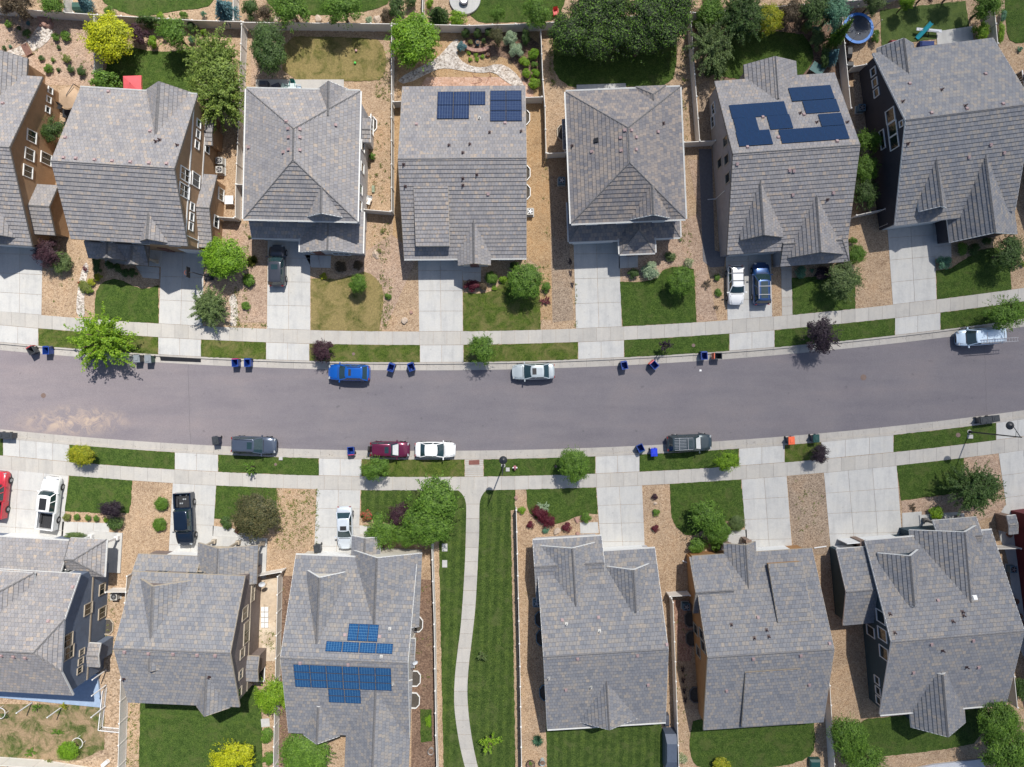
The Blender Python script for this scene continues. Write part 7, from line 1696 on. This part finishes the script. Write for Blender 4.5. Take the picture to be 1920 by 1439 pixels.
T(1580, 526, 33, 3.6, 'open', 'olive', 'olive leaved tree at the corner of the dark lawn'); T(1604, 478, 18, 2.6, 'dense', 'green', 'green tree beside the hipped porch corner'); Sh(1599, 452, 8, 1.0, 'shrub', 'green', 'small green shrub at the house wall above'); Sh(1502, 511, 12, .9, 'shrub', 'teal', 'teal shrub by the long stepped walk'); Sh(1541, 512, 20, 1.2, 'shrub', 'blackpurple', 'very dark shrub in the shade of the porch', ry=13); Sh(1522, 507, 5, .4, 'clip', 'teal', 'tiny teal plant between the porch shrubs')
Sh(1770, 492, 16, 1.1, 'clip', 'teal', 'round blue green bush beside the wide driveway'); Sh(1803, 467, 13, .9, 'shrub', 'green', 'green shrub under the front gable'); Sh(1826, 468, 12, .9, 'shrub', 'dark', 'dark shrub right of the green one'); T(1889, 475, 32, 3.6, 'open', 'dark', 'dark loose tree at the east edge lawn'); Sh(1850, 452, 9, .8, 'shrub', 'dark', 'small dark shrub against the east house wall'); Sh(1918, 496, 6, .5, 'clip', 'gold', 'golden clump at the east edge')
# street trees
T(191, 640, 52, 4.2, 'feathery', 'lime', 'feathery yellow green street tree over the north kerb', ry=46, base=.15); T(605, 658, 20, 2.6, 'open', 'purple', 'dark purple street tree left of the blue hatchback'); T(905, 655, 25, 3.6, 'open', 'green', 'green street tree left of the silver sedan', ry=28)
T(1247, 649, 14, 2.2, 'sparse', 'blackpurple', 'small dark purple sapling on the north verge'); T(1540, 629, 31, 3.6, 'open', 'blackpurple', 'black purple street tree at the north pavement'); T(1883, 588, 36, 4.4, 'open', 'green', 'green street tree above the white van ladder', ry=30)
T(153, 854, 25, 2.6, 'dense', 'gold', 'golden orange sapling on the south west verge', ry=19); T(470, 877, 14, 1.8, 'sparse', 'green', 'small thin sapling below the slate crossover'); T(703, 878, 25, 3.4, 'open', 'green', 'green tree below the maroon crossover', ry=22); T(1075, 873, 28, 3.8, 'dense', 'green', 'dense green verge tree right of the hydrant', ry=32); T(1362, 865, 22, 3.2, 'open', 'lime', 'lime green verge tree right of the dark steel crossover', ry=18); T(1535, 851, 17, 2.6, 'open', 'blackpurple', 'dark purple sapling between two wide driveways')
# front gardens of the south row
T(208, 955, 21, 2.4, 'open', 'blackpurple', 'dark purple shrub at the right end of the small shrubs', ry=15); Sh(217, 982, 15, 1.2, 'shrub', 'dark', 'dark green shrub below the dark purple one')
for i, (x, y) in enumerate(((144, 970), (164, 971), (180, 972))): Sh(x, y, 6.5, .6, 'shrub', 'green', 'round green shrub, middle of the row beside white pickup', group='row of small round shrubs')
Sh(125, 970, 8, .6, 'shrub', 'weed', 'straggly shrub at the left end of the row'); Sh(198, 975, 5.5, .5, 'shrub', 'lime', 'smallest lime shrub at the right end of row'); Sh(140, 1004, 26, .7, 'shrub', 'olive', 'low olive hedge strip above the south west roof', ry=6, rot=-2)
Sh(303, 945, 14, .9, 'dense', 'green', 'upper round green shrub in tan gravel left of navy pickup'); Sh(299, 984, 14, .9, 'dense', 'green', 'lower round green shrub in tan gravel left of navy pickup')
T(480, 966, 42, 3.6, 'dense', 'bronze', 'big bronze leaved round tree'); Sh(424, 980, 13, .9, 'shrub', 'dark', 'dark green shrub left of the bronze tree'); Sh(447, 995, 7, .6, 'shrub', 'burgundy', 'small burgundy shrub under the bronze tree')
T(815, 942, 46, 4.8, 'open', 'green', 'big leafy green tree beside the footpath, upper crown'); T(800, 985, 46, 4.4, 'dense', 'green', 'big leafy green tree beside the footpath, lower crown', ry=36); T(716, 998, 30, 3.4, 'open', 'green', 'leafy green tree in front of the cream house gable'); T(762, 1005, 28, 3.2, 'dense', 'green', 'green tree touching the cream house front roof', ry=20)
T(749, 968, 20, 2.8, 'open', 'purple', 'deep burgundy tree amid the green trees', ry=24); Sh(687, 968, 12, .9, 'shrub', 'redfl', 'red flowering rose bush at the driveway edge'); Sh(708, 970, 9, .9, 'shrub', 'dark', 'dark green shrub right of the red roses')
Sh(1013, 964, 19, 1.2, 'open', 'burgundy', 'spreading burgundy shrub left of the stone rockery', ry=13, rot=-40); Sh(1028, 978, 14, 1.1, 'open', 'burgundy', 'second spreading burgundy shrub, lower right of first'); Sh(995, 985, 8.5, .7, 'clip', 'burgundy', 'small round dark red bush in the tan gravel'); Sh(1063, 990, 11, .8, 'clip', 'burgundy', 'round dark red bush by the little walk slab'); Sh(978, 957, 9, .7, 'clip', 'lime', 'round lime bush beside the white fence top'); Sh(1100, 971, 11, .9, 'shrub', 'green', 'round green bush left of the empty driveway'); Sh(1023, 994, 7, .5, 'shrub', 'teal', 'small teal plant below the burgundy shrubs'); Sh(1020, 950, 14, .7, 'sparse', 'pale', 'sparse pale grass clump behind the burgundy shrub')
Sh(1227, 932, 7, .6, 'clip', 'purple', 'small round burgundy ball, upper one in gravel bed'); Sh(1230, 962, 8.5, .6, 'clip', 'green', 'small round green ball between two burgundy balls'); Sh(1229, 992, 8.5, .6, 'clip', 'burgundy', 'small round burgundy ball, lower one in gravel bed')
T(1324, 972, 31, 3.4, 'open', 'green', 'leafy tree on the wide front lawn'); T(1345, 996, 24, 2.8, 'dense', 'green', 'smaller leafy tree touching the first from below right'); Sh(1307, 1022, 24, 1.4, 'shrub', 'green', 'spreading green shrub above the ochre house roof', ry=15); Sh(1340, 1018, 16, 1.4, 'shrub', 'green', 'round green shrub at the ochre house front'); Sh(1382, 982, 16, 1.0, 'dense', 'olive', 'round olive shrub at the driveway corner')
T(1822, 915, 40, 4.0, 'feathery', 'dark', 'ragged dark green tree beside the east driveway', ry=40); T(1834, 916, 42, 3.8, 'open', 'dark', 'dense inner crown of the ragged dark tree', ry=34); Sh(1755, 962, 14, 1.0, 'shrub', 'lime', 'yellow green shrub in front of the dark teal house'); Sh(1712, 951, 9, .3, 'sparse', 'brown', 'dead brown plant in the pinkish bed')
# back gardens of the south row
Sh(129, 1408, 22, 1.4, 'dense', 'bright', 'bright green shrub on the patchy lawn', ry=19); Sh(68, 1326, 10, .8, 'sparse', 'green', 'dark leafy weed at the foot of the first post'); Sh(120, 1324, 8, .8, 'sparse', 'gold', 'yellow flowering weed at the foot of second post'); Sh(8, 1342, 8, .7, 'sparse', 'dark', 'dark weed inside the left white ring'); Sh(108, 1372, 14, .4, 'sparse', 'green', 'low green weeds in the bare patch', ry=8); Sh(58, 1412, 12, .3, 'sparse', 'green', 'low green weeds near the bottom left'); Sh(90, 1430, 10, .4, 'sparse', 'weed', 'weeds at the bottom fence')
T(435, 1418, 38, 3.2, 'open', 'yellow', 'golden yellow shrub tree at the bottom of the deep green lawn', ry=28); Sh(500, 1379, 15, .9, 'shrub', 'green', 'green shrub by the pale slab', ry=15); Sh(504, 1424, 14, .9, 'shrub', 'green', 'green shrub below at the same fence', ry=14); slab(498, 1355, .95, .9, 'pale square stepping slab beside the green shrubs', rz=5, name='stone_slab', cat='slab', z=.0)
T(511, 1303, 31, 3.0, 'open', 'lime', 'yellow green tree spanning the fence left of cream house', ry=33); T(572, 1416, 46, 4.0, 'dense', 'green', 'big green tree at the bottom below cream house', ry=40); Sh(530, 1250, 5, .4, 'sparse', 'green', 'tiny weed in the mulch strip')
T(904, 1230, 11, 1.6, 'sparse', 'olive', 'thin sapling on the lawn right of the footpath, upper'); T(918, 1393, 22, 1.9, 'sparse', 'lime', 'thin spreading sapling on the lawn near bottom'); Sh(1008, 1388, 14, .7, 'spiky', 'teal', 'blue green spiky grass tuft in tan gravel'); Sh(995, 1432, 6, .6, 'clip', 'green', 'small green plant in the dark tub')
Sh(1277, 1423, 12, .9, 'shrub', 'whitefl', 'white flowering shrub beside the storage shed fence'); Sh(1349, 1437, 23, 1.3, 'shrub', 'gold', 'golden shrub at the bottom edge of rounded lawn', ry=17); T(1590, 1385, 34, 4.2, 'dense', 'green', 'leafy green tree left of the curved lawn', ry=40); T(1618, 1425, 38, 4.0, 'open', 'green', 'second leafy green tree below it at the bottom edge', ry=30)
T(1872, 1352, 38, 4.8, 'dense', 'green', 'big green tree below the dark teal house, upper'); T(1888, 1408, 46, 5.0, 'dense', 'green', 'big green tree at the bottom right corner'); Sh(1912, 1292, 12, 1.2, 'shrub', 'dark', 'dark shrub at the patio corner of the dark red house', ry=24)
Sh(803, 1352, 7, .25, 'clip', 'bright', 'bright seedlings in the tiny lawn bed', ry=14)
for i, (x, y) in enumerate(((1280, 1255), (1281, 1275), (1283, 1295), (1285, 1312))): Sh(x, y, 4, .4, 'sparse', 'blackpurple', 'withered dark creeper on the gravel beside ochre house', ry=10, rot=-8, group='withered creepers beside the ochre house')
for i, (x, y) in enumerate(((1069, 490), (1070, 512), (1073, 534))): Sh(x, y, 4, .15, 'sparse', 'blackpurple', 'line of dark leaf litter beside the empty north driveway', ry=10, rot=-5, group='dark leaf litter beside the driveway')

# weeds scattered in the gravel
rgw = random.Random(9); m = MB()
def weedpatch(x0, y0, x1, y1, n, edge=None):
    for _ in range(n):
        px, py = rgw.uniform(x0, x1), rgw.uniform(y0, y1)
        if edge == 'x' : px = rgw.choice((x0, x1)) + rgw.gauss(0, 1.2)
        if edge == 'y' : py = rgw.choice((y0, y1)) + rgw.gauss(0, 1.2)
        c = P(px, py); s_ = rgw.uniform(.05, .16)
        for k in range(rgw.randint(5, 12)):
            v = Vector((rgw.gauss(0, s_), rgw.gauss(0, s_), .04 + abs(rgw.gauss(0, .04)))); leaf_quad(m, Vector((c.x, c.y, 0)) + v, Vector((rgw.gauss(0, .5), rgw.gauss(0, .5), 1)), rgw.uniform(.04, .09), rgw)
for q in ((520, 920, 592, 1030, 190), (705, 110, 732, 190, 70), (690, 230, 730, 380, 40), (700, 410, 730, 500, 30), (458, 420, 470, 600, 30), (440, 540, 448, 612, 30), (1030, 60, 1040, 160, 60), (1275, 90, 1290, 260, 40), (1018, 300, 1030, 600, 20), (1490, 900, 1545, 1000, 25), (1280, 400, 1300, 480, 15), (720, 520, 735, 612, 40), (232, 1300, 262, 1439, 90), (486, 1180, 515, 1270, 40), (182, 1100, 232, 1240, 50), (970, 1100, 990, 1439, 10), (775, 1100, 808, 1320, 25), (0, 60, 170, 160, 40), (100, 480, 170, 590, 20), (1100, 1090, 1000, 1100, 5), (1265, 1130, 1290, 1400, 20), (524, 1100, 535, 1400, 30)): weedpatch(*q)
for q in ((520, 918, 594, 1030, 60, 'x'), (430, 610, 500, 614, 20, 'y'), (715, 480, 720, 618, 40, 'x'), (1011, 530, 1080, 617, 20, 'x')): weedpatch(*q)
tag(m.build('weeds', FOL['weed']), 'small weeds sprouting through the gravel of the yards', 'weeds', kind='stuff')
m = MB()
for _ in range(900):
    px, py = rgw.choice(((rgw.uniform(0, 1920), None), (rgw.uniform(0, 1920), 1)))
    c = P(px, NF(px, 61.5 + abs(rgw.gauss(0, 5))) if py is None else SF(px, -3.6 - abs(rgw.gauss(0, 5))))
    leaf_quad(m, Vector((c.x, c.y, -.1)), Vector((rgw.gauss(0, .2), rgw.gauss(0, .2), 1)), rgw.uniform(.02, .06), rgw)
tag(m.build('leaf_litter', FOL['brown']), 'fallen leaves and grit gathered in the gutters', 'litter', kind='stuff')
